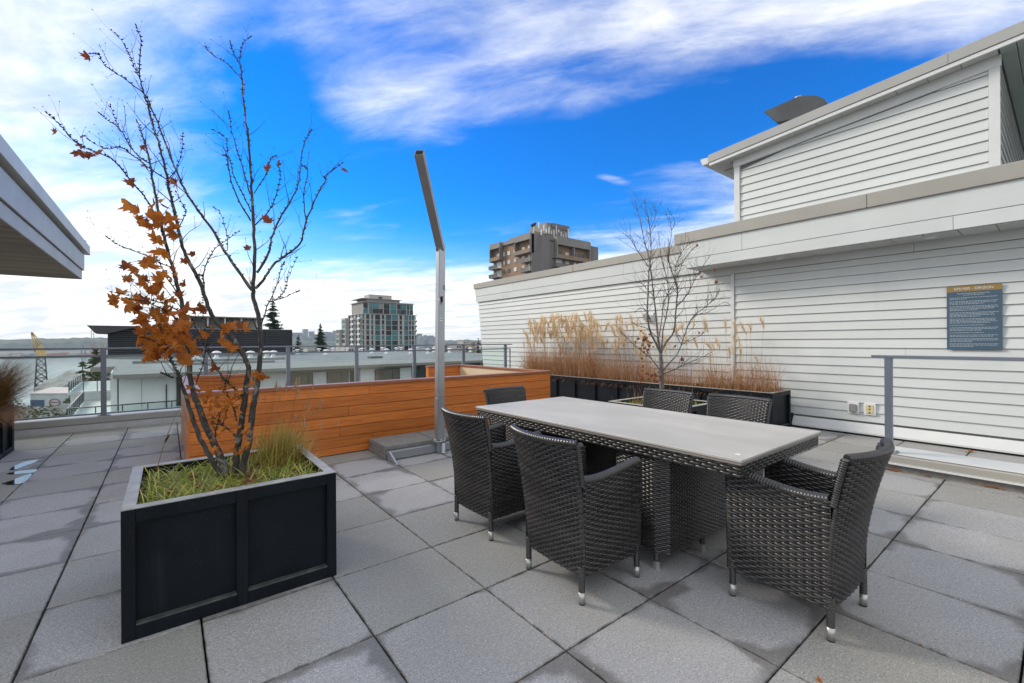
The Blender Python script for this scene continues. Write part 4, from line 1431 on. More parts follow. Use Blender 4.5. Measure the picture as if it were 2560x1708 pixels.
def leaf_mesh(size, seed, mtl, name='leaf'):
    rl = random.Random(seed)
    tips = [(0, 1.0), (0.52, 0.80), (0.95, 0.52), (0.72, 0.02), (0.50, -0.22)]
    out = []
    pts = [(0.0, -0.18)]
    right = [(0.22, -0.30), (0.62, -0.34), (0.50, -0.10), (0.98, 0.20), (0.66, 0.28), (0.80, 0.62), (0.36, 0.48), (0.30, 0.78)]
    pts += right + [(0.0, 1.05)] + [(-x, y) for x, y in reversed(right)]
    cx0, cy0 = 0.0, 0.15
    b = MB()
    cu = rl.uniform(0.2, 0.8); cv = rl.uniform(-0.6, 0.7); tw = rl.uniform(-0.6, 0.6); fo = rl.uniform(0.0, 0.6)
    def lift(x, y): return cu * x * x + cv * (y - 0.15) ** 2 + tw * x * y + fo * abs(x)
    b.v.append((0, cy0 * size, 0))
    for x, y in pts:
        x *= rl.uniform(0.88, 1.1); y *= rl.uniform(0.92, 1.06)
        b.v.append((x * 0.9 * size, y * size, (lift(x, y) + rl.uniform(-.10, .10)) * size))
    n = len(pts)
    for k in range(n):
        b.f.append((0, 1 + k, 1 + (k + 1) % n)); b.sm.append(False)
    # stalk
    i = len(b.v)
    b.v += [(-0.012 * size, -0.18 * size, lift(0, -.18) * size), (0.012 * size, -0.18 * size, lift(0, -.18) * size), (0.0, -0.75 * size, 0.25 * size)]
    b.f.append((i, i + 1, i + 2)); b.sm.append(False)
    me = bpy.data.meshes.new(name)
    me.from_pydata(b.v, [], b.f)
    me.materials.append(mtl)
    return me

def bud(mb, p, d, s):
    d = d.normalized()
    mb.tube([p, p + d * s * 0.5, p + d * s * 1.3], [s * 0.28, s * 0.38, s * 0.06], 4, cap=False)

def twiggery(mb, rng, path, rads, start, n, length, up=0.55, droop=0.0, sub=True, budz=0.009, r0=0.0028):
    """side twigs in opposite pairs, with knobbly nodes and buds"""
    m = len(path)
    for q in range(n):
        f = start + (1 - start) * (q + rng.uniform(0.1, 0.9)) / n
        i = min(int(f * (m - 1)), m - 2)
        p = path[i]
        t = (path[i + 1] - path[i]).normalized()
        az = rng.uniform(0, 2 * pi)
        side = Vector((cos(az), sin(az), 0)); side = (side - t * side.dot(t)).normalized()
        for sg in ((1, -1) if rng.random() < 0.4 else (1,)):
            d = (t * rng.uniform(0.3, 0.9) + side * sg * rng.uniform(0.5, 1.0) + Vector((0, 0, up * rng.random()))).normalized()
            Ln = length * rng.uniform(0.35, 1.1) * (1.15 - 0.55 * f)
            pts = [p]
            k = max(3, int(Ln / 0.04))
            dd = d.copy()
            for j in range(k):
                dd = (dd + Vector((rng.uniform(-.26, .26), rng.uniform(-.26, .26), rng.uniform(-.10, .24) - droop))).normalized()
                pts.append(pts[-1] + dd * Ln / k)
            rr = min(r0, rads[i] * 0.6)
            mb.tube(pts, [rr * (1 - 0.72 * j / k) for j in range(k + 1)], 4, cap=False)
            bud(mb, pts[-1], dd, budz)
            for j in range(1, k):
                if rng.random() < 0.6:
                    az2 = rng.uniform(0, 6.28)
                    bd = Vector((cos(az2), sin(az2), 0.8))
                    bud(mb, pts[j], bd, budz * rng.uniform(0.6, 1.0))
                    if sub and rng.random() < 0.30:
                        q2 = [pts[j]]
                        d2 = (bd.normalized() + dd * 0.8).normalized()
                        for z_ in range(3):
                            d2 = (d2 + Vector((rng.uniform(-.15, .15), rng.uniform(-.15, .15), .06))).normalized()
                            q2.append(q2[-1] + d2 * rng.uniform(0.015, 0.035))
                        mb.tube(q2, [rr * .5, rr * .42, rr * .34, rr * .22], 3, cap=False)
                        bud(mb, q2[-1], d2, budz * 0.9)

def make_tree(root, stems, conv, bark, twigm, seed, twig_len, twig_n, leafset):
    rng = random.Random(seed)
    tw = MB()
    I_ = root.matrix_world.inverted() if False else Matrix.Translation(root.location).inverted()
    for (pts, d0, d1, r0, r1, ntw, st) in stems:
        n = len(pts)
        P3 = []
        for k, (u, v) in enumerate(pts):
            f = k / (n - 1)
            dd = d0 + (d1 - d0) * f
            P3.append(at(u, v, dd))
        path = smooth_path(P3, 4)
        m = len(path)
        path = [p + Vector((rng.uniform(-.003, .003), rng.uniform(-.003, .003), 0)) * (1 if 0 < i < m - 1 else 0) for i, p in enumerate(path)]
        rads = [max(r1, r0 + (r1 - r0) * (i / (m - 1)) ** 0.85) * rng.uniform(0.94, 1.08) for i in range(m)]
        b = MB().tube(path, rads, 9 if r0 > 0.008 else 6)
        o = raw(b, 'stem' if r0 > 0.008 else 'branch', bark if r0 > 0.006 else twigm, root)
        o.matrix_parent_inverse = I_
        bud(tw, path[-1], path[-1] - path[-2], 0.012)
        if ntw: twiggery(tw, rng, path, rads, st, ntw, twig_len, budz=0.0062)
        # knobbly leaf scars on the stem
        for i in range(2, m - 1):
            if rads[i] < 0.009:
                for _ in range(2):
                    a = rng.uniform(0, 6.28)
                    sd = Vector((cos(a), sin(a), 0.6))
                    bud(tw, path[i] + sd * rads[i] * 0.5, sd, 0.010)
    o = raw(tw, 'twigs', twigm, root)
    o.matrix_parent_inverse = I_
    tag(o, kind='stuff')

def T1(*p): return [(100 + x * .3661, 50 + y * .3661) for x, y in p]
def T2(*p): return [(250 + x * .35088, 450 + y * .35088) for x, y in p]
def T3(*p): return [(300 + x * .2553, 950 + y * .2553) for x, y in p]
def C1(*p): return [(x * .2985, 700 + y * .2985) for x, y in p]
def C3(*p): return [(1150 + x * .2985, 500 + y * .2985) for x, y in p]

maple = empty('maple_tree', (0.30, 3.05, 0.50), 0, 'multi-stem maple with clinging orange leaves in the front square planter', 'tree')
stems = [
    # leftmost stem with the orange foliage
    (T3((1015, 960), (950, 870), (850, 700), (770, 540), (700, 330), (650, 190), (595, 20)) + C1((1490, 790), (1440, 690), (1395, 590)), 2.55, 2.42, 0.0150, 0.006, 5, 0.5),
    (T3((1045, 950), (1000, 800), (940, 650), (850, 480), (800, 340), (755, 220), (715, 110), (690, 0)) + T2((630, 1230), (603, 1010), (578, 850), (545, 740), (525, 640), (495, 560), (455, 400), (425, 270), (400, 130), (375, 0)) + T1((755, 985), (720, 850), (690, 760), (662, 690)), 2.60, 2.78, 0.0210, 0.0030, 14, 0.45),
    (T3((1130, 960), (1140, 800), (1155, 650), (1180, 480), (1212, 280), (1232, 130), (1247, 0)) + T2((1062, 1340), (1040, 1285), (990, 1200), (930, 1110), (830, 1010), (770, 900), (735, 790), (690, 690), (640, 590), (590, 480), (555, 340), (525, 200), (490, 60)) + T1((868, 1085), (838, 950), (808, 830), (760, 680), (735, 580), (708, 500), (682, 390), (680, 280), (690, 145), (657, 40)), 2.62, 2.50, 0.0195, 0.0016, 14, 0.45),
    (T3((1190, 950), (1215, 800), (1252, 650), (1282, 420), (1302, 280), (1332, 130), (1352, 0)) + T2((1146, 1190), (1132, 1000), (1098, 850), (1092, 770), (1103, 600), (1097, 400), (1086, 200)) + T1((1442, 1095), (1430, 900), (1414, 750), (1390, 560), (1380, 410), (1365, 310), (1320, 220), (1300, 150)), 2.58, 2.66, 0.0205, 0.0016, 16, 0.45),
    # long branch crossing to the upper left
    (T2((1082, 785), (980, 640), (890, 510), (790, 340), (700, 220), (620, 100), (570, 0)) + T1((905, 970), (840, 790), (770, 620), (722, 520)), 2.60, 2.45, 0.0090, 0.0030, 8, 0.3),
    (T2((1108, 772), (1180, 690), (1240, 600), (1310, 550), (1425, 455)) + T1((1812, 1390), (1890, 1200), (1945, 1105), (1958, 1060), (2060, 980)), 2.61, 2.48, 0.0080, 0.0018, 9, 0.25),
    (T2((1118, 662), (1200, 520), (1222, 420), (1280, 280), (1370, 130), (1420, 0)) + T1((1790, 900), (1828, 790), (1850, 750)), 2.62, 2.75, 0.0075, 0.0016, 10, 0.25),
    (T1((1438, 1370), (1340, 1200), (1290, 1030), (1275, 900), (1268, 810), (1180, 750)), 2.63, 2.72, 0.0046, 0.0014, 6, 0.3),
    (T1((1440, 1310), (1390, 1200), (1330, 1080), (1300, 960), (1258, 925)), 2.63, 2.56, 0.0036, 0.0014, 4, 0.3),
    (T1((1435, 1190), (1380, 1000), (1335, 860), (1300, 700), (1290, 630)), 2.64, 2.74, 0.0040, 0.0013, 6, 0.3),
    (T1((1462, 1185), (1540, 1060), (1570, 960), (1610, 930)), 2.64, 2.5, 0.0032, 0.0013, 3, 0.3),
    (T1((1470, 1400), (1560, 1310), (1610, 1200), (1640, 1060), (1625, 1000)), 2.62, 2.5, 0.0038, 0.0013, 5, 0.3),
    (T1((1820, 1390), (1800, 1200), (1830, 1040), (1800, 1000)), 2.53, 2.45, 0.0034, 0.0013, 4, 0.3),
    (T1((1380, 410), (1280, 300), (1180, 240), (1125, 180)), 2.66, 2.8, 0.0030, 0.0012, 3, 0.3),
    (T1((1367, 320), (1375, 190), (1435, 115)), 2.66, 2.55, 0.0026, 0.0011, 2, 0.3),
    (T1((705, 500), (590, 410), (520, 365), (440, 310), (405, 240), (350, 230)), 2.52, 2.40, 0.0030, 0.0012, 4, 0.2),
    (T1((680, 400), (640, 320), (610, 240), (570, 160), (490, 70)), 2.51, 2.62, 0.0030, 0.0011, 3, 0.3),
    (T1((755, 985), (670, 930), (600, 840), (545, 745), (470, 690), (410, 640)), 2.76, 2.66, 0.0042, 0.0013, 8, 0.3),
    (T1((870, 1090), (770, 1030), (680, 960), (600, 900), (540, 870), (440, 880), (330, 815)), 2.53, 2.40, 0.0040, 0.0012, 6, 0.3),
    (T1((880, 1085), (940, 1000), (970, 880), (975, 780)), 2.52, 2.6, 0.0030, 0.0012, 4, 0.3),
    (T1((545, 750), (510, 670), (480, 580)), 2.68, 2.74, 0.0026, 0.0011, 2, 0.2),
    # long arching twig with the outermost leaves
    (T2((490, 560), (455, 400), (420, 300), (330, 140), (250, 40)) + T1((560, 1020), (490, 950), (400, 910), (320, 880), (230, 820), (180, 770), (120, 700), (50, 640)), 2.68, 2.32, 0.0058, 0.0012, 6, 0.3),
    (T2((505, 620), (420, 590), (340, 545), (240, 505), (140, 470), (55, 410)), 2.70, 2.50, 0.0036, 0.0011, 5, 0.3),
    (T2((545, 800), (480, 700), (430, 600), (380, 520)), 2.68, 2.5, 0.0040, 0.0014, 5, 0.3),
    (T2((590, 950), (470, 890), (340, 850), (230, 830), (90, 800)), 2.66, 2.40, 0.0045, 0.0014, 6, 0.3),
    (T2((610, 1120), (560, 1010), (480, 940), (400, 900), (330, 870), (220, 850)), 2.64, 2.34, 0.0045, 0.0014, 6, 0.3),
    (T2((620, 1230), (520, 1150), (440, 1080), (390, 980), (380, 860)), 2.63, 2.45, 0.0050, 0.0014, 6, 0.3),
    (C1((1395, 590), (1330, 540), (1260, 500), (1180, 480)), 2.44, 2.32, 0.0040, 0.0014, 4, 0.2),
    (C1((1440, 690), (1410, 600), (1370, 480), (1340, 380)), 2.45, 2.40, 0.0048, 0.0016, 5, 0.2),
    (C1((1450, 820), (1400, 800), (1355, 780)), 2.46, 2.40, 0.0050, 0.0030, 1, 0.3),
    (T2((735, 690), (760, 590), (820, 490), (900, 430), (985, 370)), 2.56, 2.70, 0.0042, 0.0012, 5, 0.3),
    (T2((740, 785), (735, 690), (690, 680)), 2.57, 2.55, 0.0044, 0.0030, 0, 0.3),
    (T2((905, 505), (905, 400), (860, 240), (810, 195)), 2.56, 2.64, 0.0026, 0.0011, 3, 0.3),
    (T2((560, 340), (610, 230), (590, 180), (545, 90)), 2.52, 2.46, 0.0030, 0.0012, 3, 0.3),
    # bottom sprouts and crossing twigs
    (T3((1150, 570), (1080, 500), (990, 430), (915, 370)), 2.60, 2.52, 0.0068, 0.0046, 1, 0.4),
    (T3((1230, 190), (1130, 100), (1040, 10)) + C1((1880, 830), (1760, 650), (1660, 440), (1600, 320)), 2.60, 2.42, 0.0060, 0.0018, 6, 0.2),
    (T3((930, 560), (950, 440), (990, 300)), 2.56, 2.54, 0.0040, 0.0016, 2, 0.3),
    (T3((1145, 400), (1110, 280), (1050, 130), (1030, 20)), 2.58, 2.50, 0.0045, 0.0018, 4, 0.3),
    (C1((1640, 880), (1700, 700), (1740, 500), (1720, 420)), 2.57, 2.5, 0.0034, 0.0014, 3, 0.3),
    (T2((1150, 1030), (1190, 900), (1250, 770), (1290, 640), (1310, 590)), 2.62, 2.55, 0.0038, 0.0014, 4, 0.3),
    (T2((1240, 860), (1310, 800), (1340, 700), (1400, 560)), 2.57, 2.62, 0.0028, 0.0012, 4, 0.3),
    (T2((1240, 860), (1330, 830), (1415, 790)), 2.57, 2.5, 0.0024, 0.0012, 3, 0.3),
]
stems = [(p_, a_, b_, c_, d_, int(e_ * 0.75 + 0.5), f_) for p_, a_, b_, c_, d_, e_, f_ in stems]
make_tree(maple, stems, None, M['bark'], M['twig'], 21, 0.26, 10, None)
MI = Matrix.Translation(maple.location).inverted()
leafs = [leaf_mesh(0.040, s, M['leaf']) for s in range(9)]
leafd = [leaf_mesh(0.038, 40 + s, M['leafdark']) for s in range(4)]
leafsm = [leaf_mesh(0.022, 70 + s, M['leaf']) for s in range(4)]
rl = random.Random(5)
def add_leaf(root, inv, u, v, d, pool, sc=1.0, hang=True):
    p = at(u, v, d)
    o = put('leaf', rl.choice(pool), root, p)
    o.rotation_euler = (rl.uniform(0.9, 2.6), rl.uniform(-0.9, 0.9), rl.uniform(0, 6.28))
    k = sc * rl.uniform(0.7, 1.3)
    o.scale = (k, k, k)
    o.matrix_parent_inverse = inv
    return o
big = T2((240, 180), (275, 225), (380, 175), (270, 285), (350, 268), (300, 325), (370, 330), (490, 290), (430, 300), (525, 412), (550, 380), (415, 440), (440, 520), (395, 570),
         (350, 608), (260, 640), (292, 715), (330, 600), (420, 720), (440, 762), (340, 800), (390, 812), (150, 815), (110, 850), (170, 900), (230, 920), (280, 850), (330, 880),
         (480, 860), (510, 700), (350, 960), (420, 980), (500, 960), (285, 1012), (540, 1012), (300, 1092), (340, 1070), (400, 1110), (470, 1060), (560, 1062), (620, 1110), (520, 1140),
         (430, 1190), (510, 1190), (600, 1150), (660, 1140), (315, 1272), (380, 1250), (440, 1250), (400, 1210), (330, 1240), (355, 1280), (660, 1240), (600, 1270), (660, 1290), (800, 1060), (855, 1110),
         (870, 1160), (930, 1195), (940, 1055), (1015, 1055), (640, 1180), (570, 1100), (470, 1130), (300, 1130), (560, 960), (455, 930), (250, 870), (200, 870), (310, 745), (190, 705),
         (410, 1010), (470, 1000), (520, 1070), (600, 1050), (440, 1100), (390, 1160), (350, 1190), (480, 1240), (540, 1200), (490, 1100), (430, 850), (380, 770), (450, 690))
for u, v in big:
    add_leaf(maple, MI, u, v, rl.uniform(2.33, 2.62), leafs, 1.15)
    if rl.random() < 0.7:
        add_leaf(maple, MI, u + rl.gauss(0, 9), v + rl.gauss(0, 9), rl.uniform(2.36, 2.62), leafs if rl.random() < .75 else leafd, 0.95)
dark = T2((230, 30), (540, 30), (560, 830), (590, 910), (690, 890), (740, 930), (600, 585), (665, 535), (610, 745), (190, 622), (1190, 300), (1050, 492), (840, 1330), (500, 620), (680, 945)) + \
       T1((330, 262), (100, 770), (280, 790), (290, 860), (270, 915), (320, 925), (410, 915), (690, 860), (720, 1000), (620, 1125), (925, 1120), (1560, 1025), (1620, 985), (2095, 1025), (350, 930))
for u, v in dark:
    add_leaf(maple, MI, u, v, rl.uniform(2.40, 2.56), leafd, 1.0)
for u, v in T2((1150, 1400), (1175, 1415), (1125, 1390)):
    add_leaf(maple, MI, u, v, 2.56, leafs, 1.1)
for k in range(78):
    u, v = T3((rl.gauss(1000, 110), rl.gauss(200, 110)))[0]
    add_leaf(maple, MI, u, v, rl.uniform(2.46, 2.62), leafsm, 1.0)
for k in range(26):
    u, v = T3((rl.choice((rl.gauss(1170, 40), rl.gauss(1240, 30), rl.gauss(940, 30))), rl.uniform(420, 720)))[0]
    add_leaf(maple, MI, u, v, rl.uniform(2.48, 2.60), leafsm, 0.9)

maple2 = empty('maple_tree', (4.74, 3.07, 0.50), 0, 'young bare maple with few rust leaves, rising behind the dining table', 'tree')
D = 5.34
stems2 = [
    (C3((1692, 1640), (1690, 1560), (1686, 1400), (1680, 1280)), D, D, 0.030, 0.022, 0, 0.5),
    (C3((1680, 1285), (1640, 1200), (1600, 1120), (1572, 1000), (1574, 800), (1582, 600), (1600, 440), (1592, 250), (1570, 120), (1545, 10)), D, D - .1, 0.0150, 0.002, 16, 0.35),
    (C3((1678, 1285), (1652, 1100), (1640, 950), (1612, 720), (1590, 520), (1540, 330), (1500, 130), (1460, -10)), D, D + .12, 0.0140, 0.002, 16, 0.35),
    (C3((1684, 1280), (1720, 1200), (1790, 1100), (1810, 900), (1822, 750), (1802, 600), (1850, 450), (1940, 350)), D, D - .18, 0.0145, 0.002, 14, 0.35),
    (C3((1690, 1440), (1750, 1370), (1830, 1270), (1930, 1010), (2050, 900), (2130, 830), (2172, 755)), D, D - .1, 0.0100, 0.002, 12, 0.35),
    (C3((1578, 560), (1470, 400), (1440, 340), (1370, 280)), D, D + .1, 0.0055, 0.0018, 6, 0.2),
    (C3((1812, 890), (1900, 800), (1960, 680), (2020, 580), (2090, 470)), D - .05, D + .12, 0.0070, 0.0018, 9, 0.2),
    (C3((1822, 750), (1762, 560), (1742, 480), (1772, 250), (1722, 100)), D - .08, D - .22, 0.0070, 0.0018, 10, 0.2),
    (C3((1686, 1440), (1600, 1330), (1480, 1230), (1350, 1110)), D, D - .25, 0.0060, 0.0018, 5, 0.3),
    (C3((1700, 1460), (1800, 1420), (1900, 1370), (2000, 1330), (2100, 1280)), D, D - .2, 0.0060, 0.0018, 6, 0.3),
    (C3((1690, 1280), (1700, 1100), (1740, 900), (1740, 700), (1690, 500), (1660, 280)), D, D + .15, 0.0110, 0.002, 14, 0.3),
    (C3((1660, 1200), (1690, 1000), (1710, 850), (1820, 640), (1890, 480), (1990, 380)), D, D + .2, 0.0080, 0.002, 10, 0.3),
    (C3((1620, 800), (1560, 740), (1520, 700), (1480, 690)), D, D - .1, 0.0042, 0.0015, 3, 0.3),
    (C3((1600, 1020), (1560, 930), (1500, 910), (1470, 940)), D, D - .1, 0.0042, 0.0015, 3, 0.3),
    (C3((1930, 1010), (1990, 960), (2080, 940), (2200, 860), (2250, 870)), D - .05, D - .1, 0.0042, 0.0015, 4, 0.3),
    (C3((1660, 1160), (1570, 1080), (1480, 1050), (1450, 1030)), D, D - .15, 0.0045, 0.0015, 4, 0.3),
    (C3((1592, 250), (1640, 120), (1620, 30)), D - .08, D, 0.0032, 0.0014, 4, 0.2),
    (C3((1772, 250), (1800, 180), (1740, 80)), D - .2, D - .1, 0.0030, 0.0014, 4, 0.2),
    (C3((1800, 1090), (1880, 1180), (1990, 1150), (2040, 1110)), D - .05, D - .2, 0.0034, 0.0014, 3, 0.2),
]
stems2 = [(p_, a_, b_, c_, d_, int(e_ * 1.6), f_) for p_, a_, b_, c_, d_, e_, f_ in stems2]
make_tree(maple2, stems2, None, M['bark2'], M['twig2'], 33, 0.40, 10, None)
MI2 = Matrix.Translation(maple2.location).inverted()
for u, v in C3((2015, 640), (2150, 695), (2030, 1115), (1790, 1230), (1865, 1345), (1855, 1335), (1520, 1330), (1535, 1405), (1990, 385), (2010, 1110), (2140, 595)):
    add_leaf(maple2, MI2, u, v, rl.uniform(5.15, 5.5), leafd, 0.95)
for k in range(34):
    u, v = C3((rl.gauss(1570, 42), rl.gauss(1225, 60)))[0]
    add_leaf(maple2, MI2, u, v, rl.uniform(5.1, 5.4), leafd, 0.62)
for k in range(22):
    u, v = C3((rl.uniform(1500, 1680), rl.uniform(1420, 1530)))[0]
    add_leaf(maple2, MI2, u, v, rl.uniform(5.1, 5.4), leafd, 0.62)

# ------------------------------------------------------------------ grasses
def blade(mb, p, az, h, lean, w, rng, seg=4, curl=1.0, box=None):
    d = Vector((cos(az), sin(az), 0))
    s = Vector((-sin(az), cos(az), 0))
    tw = rng.uniform(-0.8, 0.8)
    s = (s * cos(tw) + d * sin(tw))
    base = len(mb.v)
    for k in range(seg + 1):
        f = k / seg
        x = lean * f ** (1.6)
        z = h * (f - 0.42 * curl * f * f * min(1.2, lean / max(h, .01)))
        c = p + d * x + Vector((0, 0, z))
        if box and c.z < box[4]:
            c.x = min(max(c.x, box[0]), box[1]); c.y = min(max(c.y, box[2]), box[3])
        ww = w * (1 - f) ** 0.7 * 0.5
        if k < seg:
            mb.v.append(tuple(c - s * ww)); mb.v.append(tuple(c + s * ww))
        else:
            mb.v.append(tuple(c))
    for k in range(seg - 1):
        a = base + 2 * k
        mb.f.append((a, a + 1, a + 3, a + 2)); mb.sm.append(True)
    a = base + 2 * (seg - 1)
    mb.f.append((a, a + 1, a + 2)); mb.sm.append(True)
    return c

M['sedge'] = mat_blade('green_sedge', [(0.16, 0.24, 0.03), (0.34, 0.40, 0.04), (0.52, 0.50, 0.07), (0.68, 0.62, 0.20), (0.14, 0.28, 0.06), (0.70, 0.58, 0.28), (0.06, 0.11, 0.02), (0.40, 0.46, 0.08)])
M['tan'] = mat_blade('tan_grass', [(0.30, 0.14, 0.05), (0.42, 0.23, 0.10), (0.36, 0.16, 0.06), (0.48, 0.30, 0.14), (0.26, 0.11, 0.05)])
M['olive'] = mat_blade('autumn_tuft', [(0.24, 0.25, 0.04), (0.38, 0.34, 0.06), (0.52, 0.36, 0.12), (0.56, 0.36, 0.17), (0.30, 0.30, 0.05), (0.18, 0.21, 0.03)])
M['rust'] = mat_blade('rust_grass', [(0.44, 0.22, 0.10), (0.56, 0.33, 0.17), (0.36, 0.16, 0.08), (0.64, 0.44, 0.25), (0.30, 0.14, 0.08), (0.60, 0.40, 0.20)])
M['brownish'] = mat_blade('brown_grass', [(0.30, 0.15, 0.03), (0.24, 0.10, 0.035), (0.36, 0.18, 0.05), (0.16, 0.09, 0.03), (0.22, 0.17, 0.04)])
M['plume'] = mat_blade('tan_plume', [(0.80, 0.64, 0.42), (0.86, 0.73, 0.52), (0.72, 0.54, 0.32), (0.84, 0.68, 0.45)], 0.35)
M['seed'] = mat_blade('dry_seed_head', [(0.46, 0.33, 0.19), (0.56, 0.42, 0.26)], 0.3)

def child(o, root):
    o.parent = root
    o.matrix_parent_inverse = Matrix.Translation(root.location).inverted()
    return o

# low sedge filling the front planter
rg = random.Random(12)
sd = empty('sedge_patch', (0.2, 3.0, 0.5), 0, 'arching green and yellow sedge around the maple stems in the front planter', 'grass')
b = MB()
for k in range(2300):
    x, y = rg.uniform(-0.10, 0.70), rg.uniform(2.65, 3.44)
    if x > 0.42 and y > 3.0 and rg.random() < 0.6: continue
    ln = rg.uniform(0.05, 0.22)
    blade(b, Vector((x, y, 0.495)), rg.uniform(0, 6.28), rg.uniform(0.08, 0.20), ln * 1.3, rg.uniform(0.005, 0.0105), rg, 6, 1.3, (-0.11, 0.705, 2.66, 3.435, 0.60))
tag(child(raw(b, 'blades', M['sedge']), sd), kind='stuff')
# upright autumn tuft with seed heads at the right of the planter
tf = empty('grass_tuft', (0.60, 3.22, 0.5), 0, 'olive and tan grass tuft with tall seed stalks beside the maple', 'grass')
b = MB()
for k in range(1700):
    a, r_ = rg.uniform(0, 6.28), abs(rg.gauss(0, 0.12))
    x, y = min(0.73, 0.575 + r_ * cos(a)), min(3.46, 3.24 + r_ * sin(a) * 0.9)
    blade(b, Vector((x, y, 0.495)), rg.gauss(0.1, 1.4), rg.uniform(0.12, 0.36) * (1.15 - r_), rg.uniform(0.02, 0.26), rg.uniform(0.0022, 0.005), rg, 5, 1.2)
tag(child(raw(b, 'blades', M['olive']), tf), kind='stuff')
b = MB(); b2 = MB()
for k in range(30):
    x, y = rg.gauss(0.57, 0.09), rg.gauss(3.24, 0.08)
    az, h, ln = rg.gauss(-0.4, 0.8), rg.uniform(0.28, 0.60), rg.uniform(0.05, 0.24)
    d = Vector((cos(az), sin(az), 0))
    pts = [Vector((x, y, 0.5)) + d * ln * f ** 1.5 + Vector((0, 0, h * f)) for f in (0, .25, .5, .75, 1)]
    b.tube(pts, [0.0012, 0.0011, 0.001, 0.0009, 0.0007], 3, cap=False)
    if k % 2 == 0:
        for q in range(26):
            a2 = rg.uniform(0, 6.28)
            p0 = pts[-1] - Vector((0, 0, rg.uniform(0, 0.035)))
            p1 = p0 + Vector((cos(a2) * rg.uniform(.006, .022), sin(a2) * rg.uniform(.006, .022), rg.uniform(-.002, .022)))
            b2.tube([p0, p1], [0.0004, 0.0007], 3, cap=False)
    else:
        for q in range(9):
            bud(b2, pts[-1] - Vector((0, 0, 0.006 * q)), Vector((rg.uniform(-.5, .5), rg.uniform(-.5, .5), 1)), 0.010)
tag(child(raw(b, 'stalks', M['tan']), tf), kind='stuff')
tag(child(raw(b2, 'seed_heads', M['seed']), tf), kind='stuff')
# a single reed standing over the planter
rd = empty('reed_stalk', (-0.02, 3.30, 0.5), 0, 'single leaning reed stalk at the left of the front planter', 'grass')
pts = [at(*q, 2.45) for q in T3((360, 880), (400, 740), (430, 640), (480, 500), (540, 360), (610, 240))]
child(MB().tube(smooth_path(pts, 3), [0.0022] * 10 + [0.0015] * 6, 5).build('stalk', M['tan']), rd)
child(MB().tube([at(*q, 2.45) for q in T3((440, 610), (455, 580), (485, 535))], [0.003, 0.006, 0.003], 6).build('spike', M['twig']), rd)
# bare maple's planter
b = MB()
y2 = empty('sedge_patch', (4.75, 3.05, 0.5), 0, 'yellow green sedge at the foot of the bare maple behind the table', 'grass')
for k in range(800):
    x, y = rg.uniform(4.32, 5.16), rg.uniform(2.67, 3.48)
    blade(b, Vector((x, y, 0.495)), rg.uniform(0, 6.28), rg.uniform(0.08, 0.20), rg.uniform(0.05, 0.2), rg.uniform(0.004, 0.008), rg, 4, 1.2, (4.335, 5.15, 2.675, 3.475, 0.60))
tag(child(raw(b, 'blades', M['sedge']), y2), kind='stuff')
b = MB()
for k in range(90):
    x, y = rg.uniform(4.4, 5.1), rg.uniform(2.75, 3.45)
    blade(b, Vector((x, y, 0.495)), rg.uniform(0, 6.28), rg.uniform(0.2, 0.42), rg.uniform(0.03, 0.15), 0.003, rg, 4, 0.8)
tag(child(raw(b, 'dry_blades', M['rust']), y2), kind='stuff')
# left planter
lg = empty('brown_grass', (-1.95, 7.8, 0.5), 0, 'wind-blown brown grass in the planter under the roof overhang', 'grass')
b = MB()
for k in range(4200):
    x, y = rg.uniform(-2.2, -1.55), rg.uniform(7.38, 8.15)
    blade(b, Vector((x, y, 0.495)), rg.gauss(-0.15, 0.6), rg.uniform(0.45, 0.90), rg.uniform(0.15, 0.72), rg.uniform(0.003, 0.007), rg, 5, 0.9)
tag(child(raw(b, 'blades', M['brownish']), lg), kind='stuff')
b = MB()
for k in range(1100):
    y = rg.uniform(7.36, 8.18)
    blade(b, Vector((-1.62 + rg.uniform(-.1, .06), y, 0.495)), rg.gauss(0, 0.5), rg.uniform(0.25, 0.45), rg.uniform(0.22, 0.36), rg.uniform(0.003, 0.006), rg, 7, 3.2)
tag(child(raw(b, 'drooping_blades', M['rust']), lg), kind='stuff')

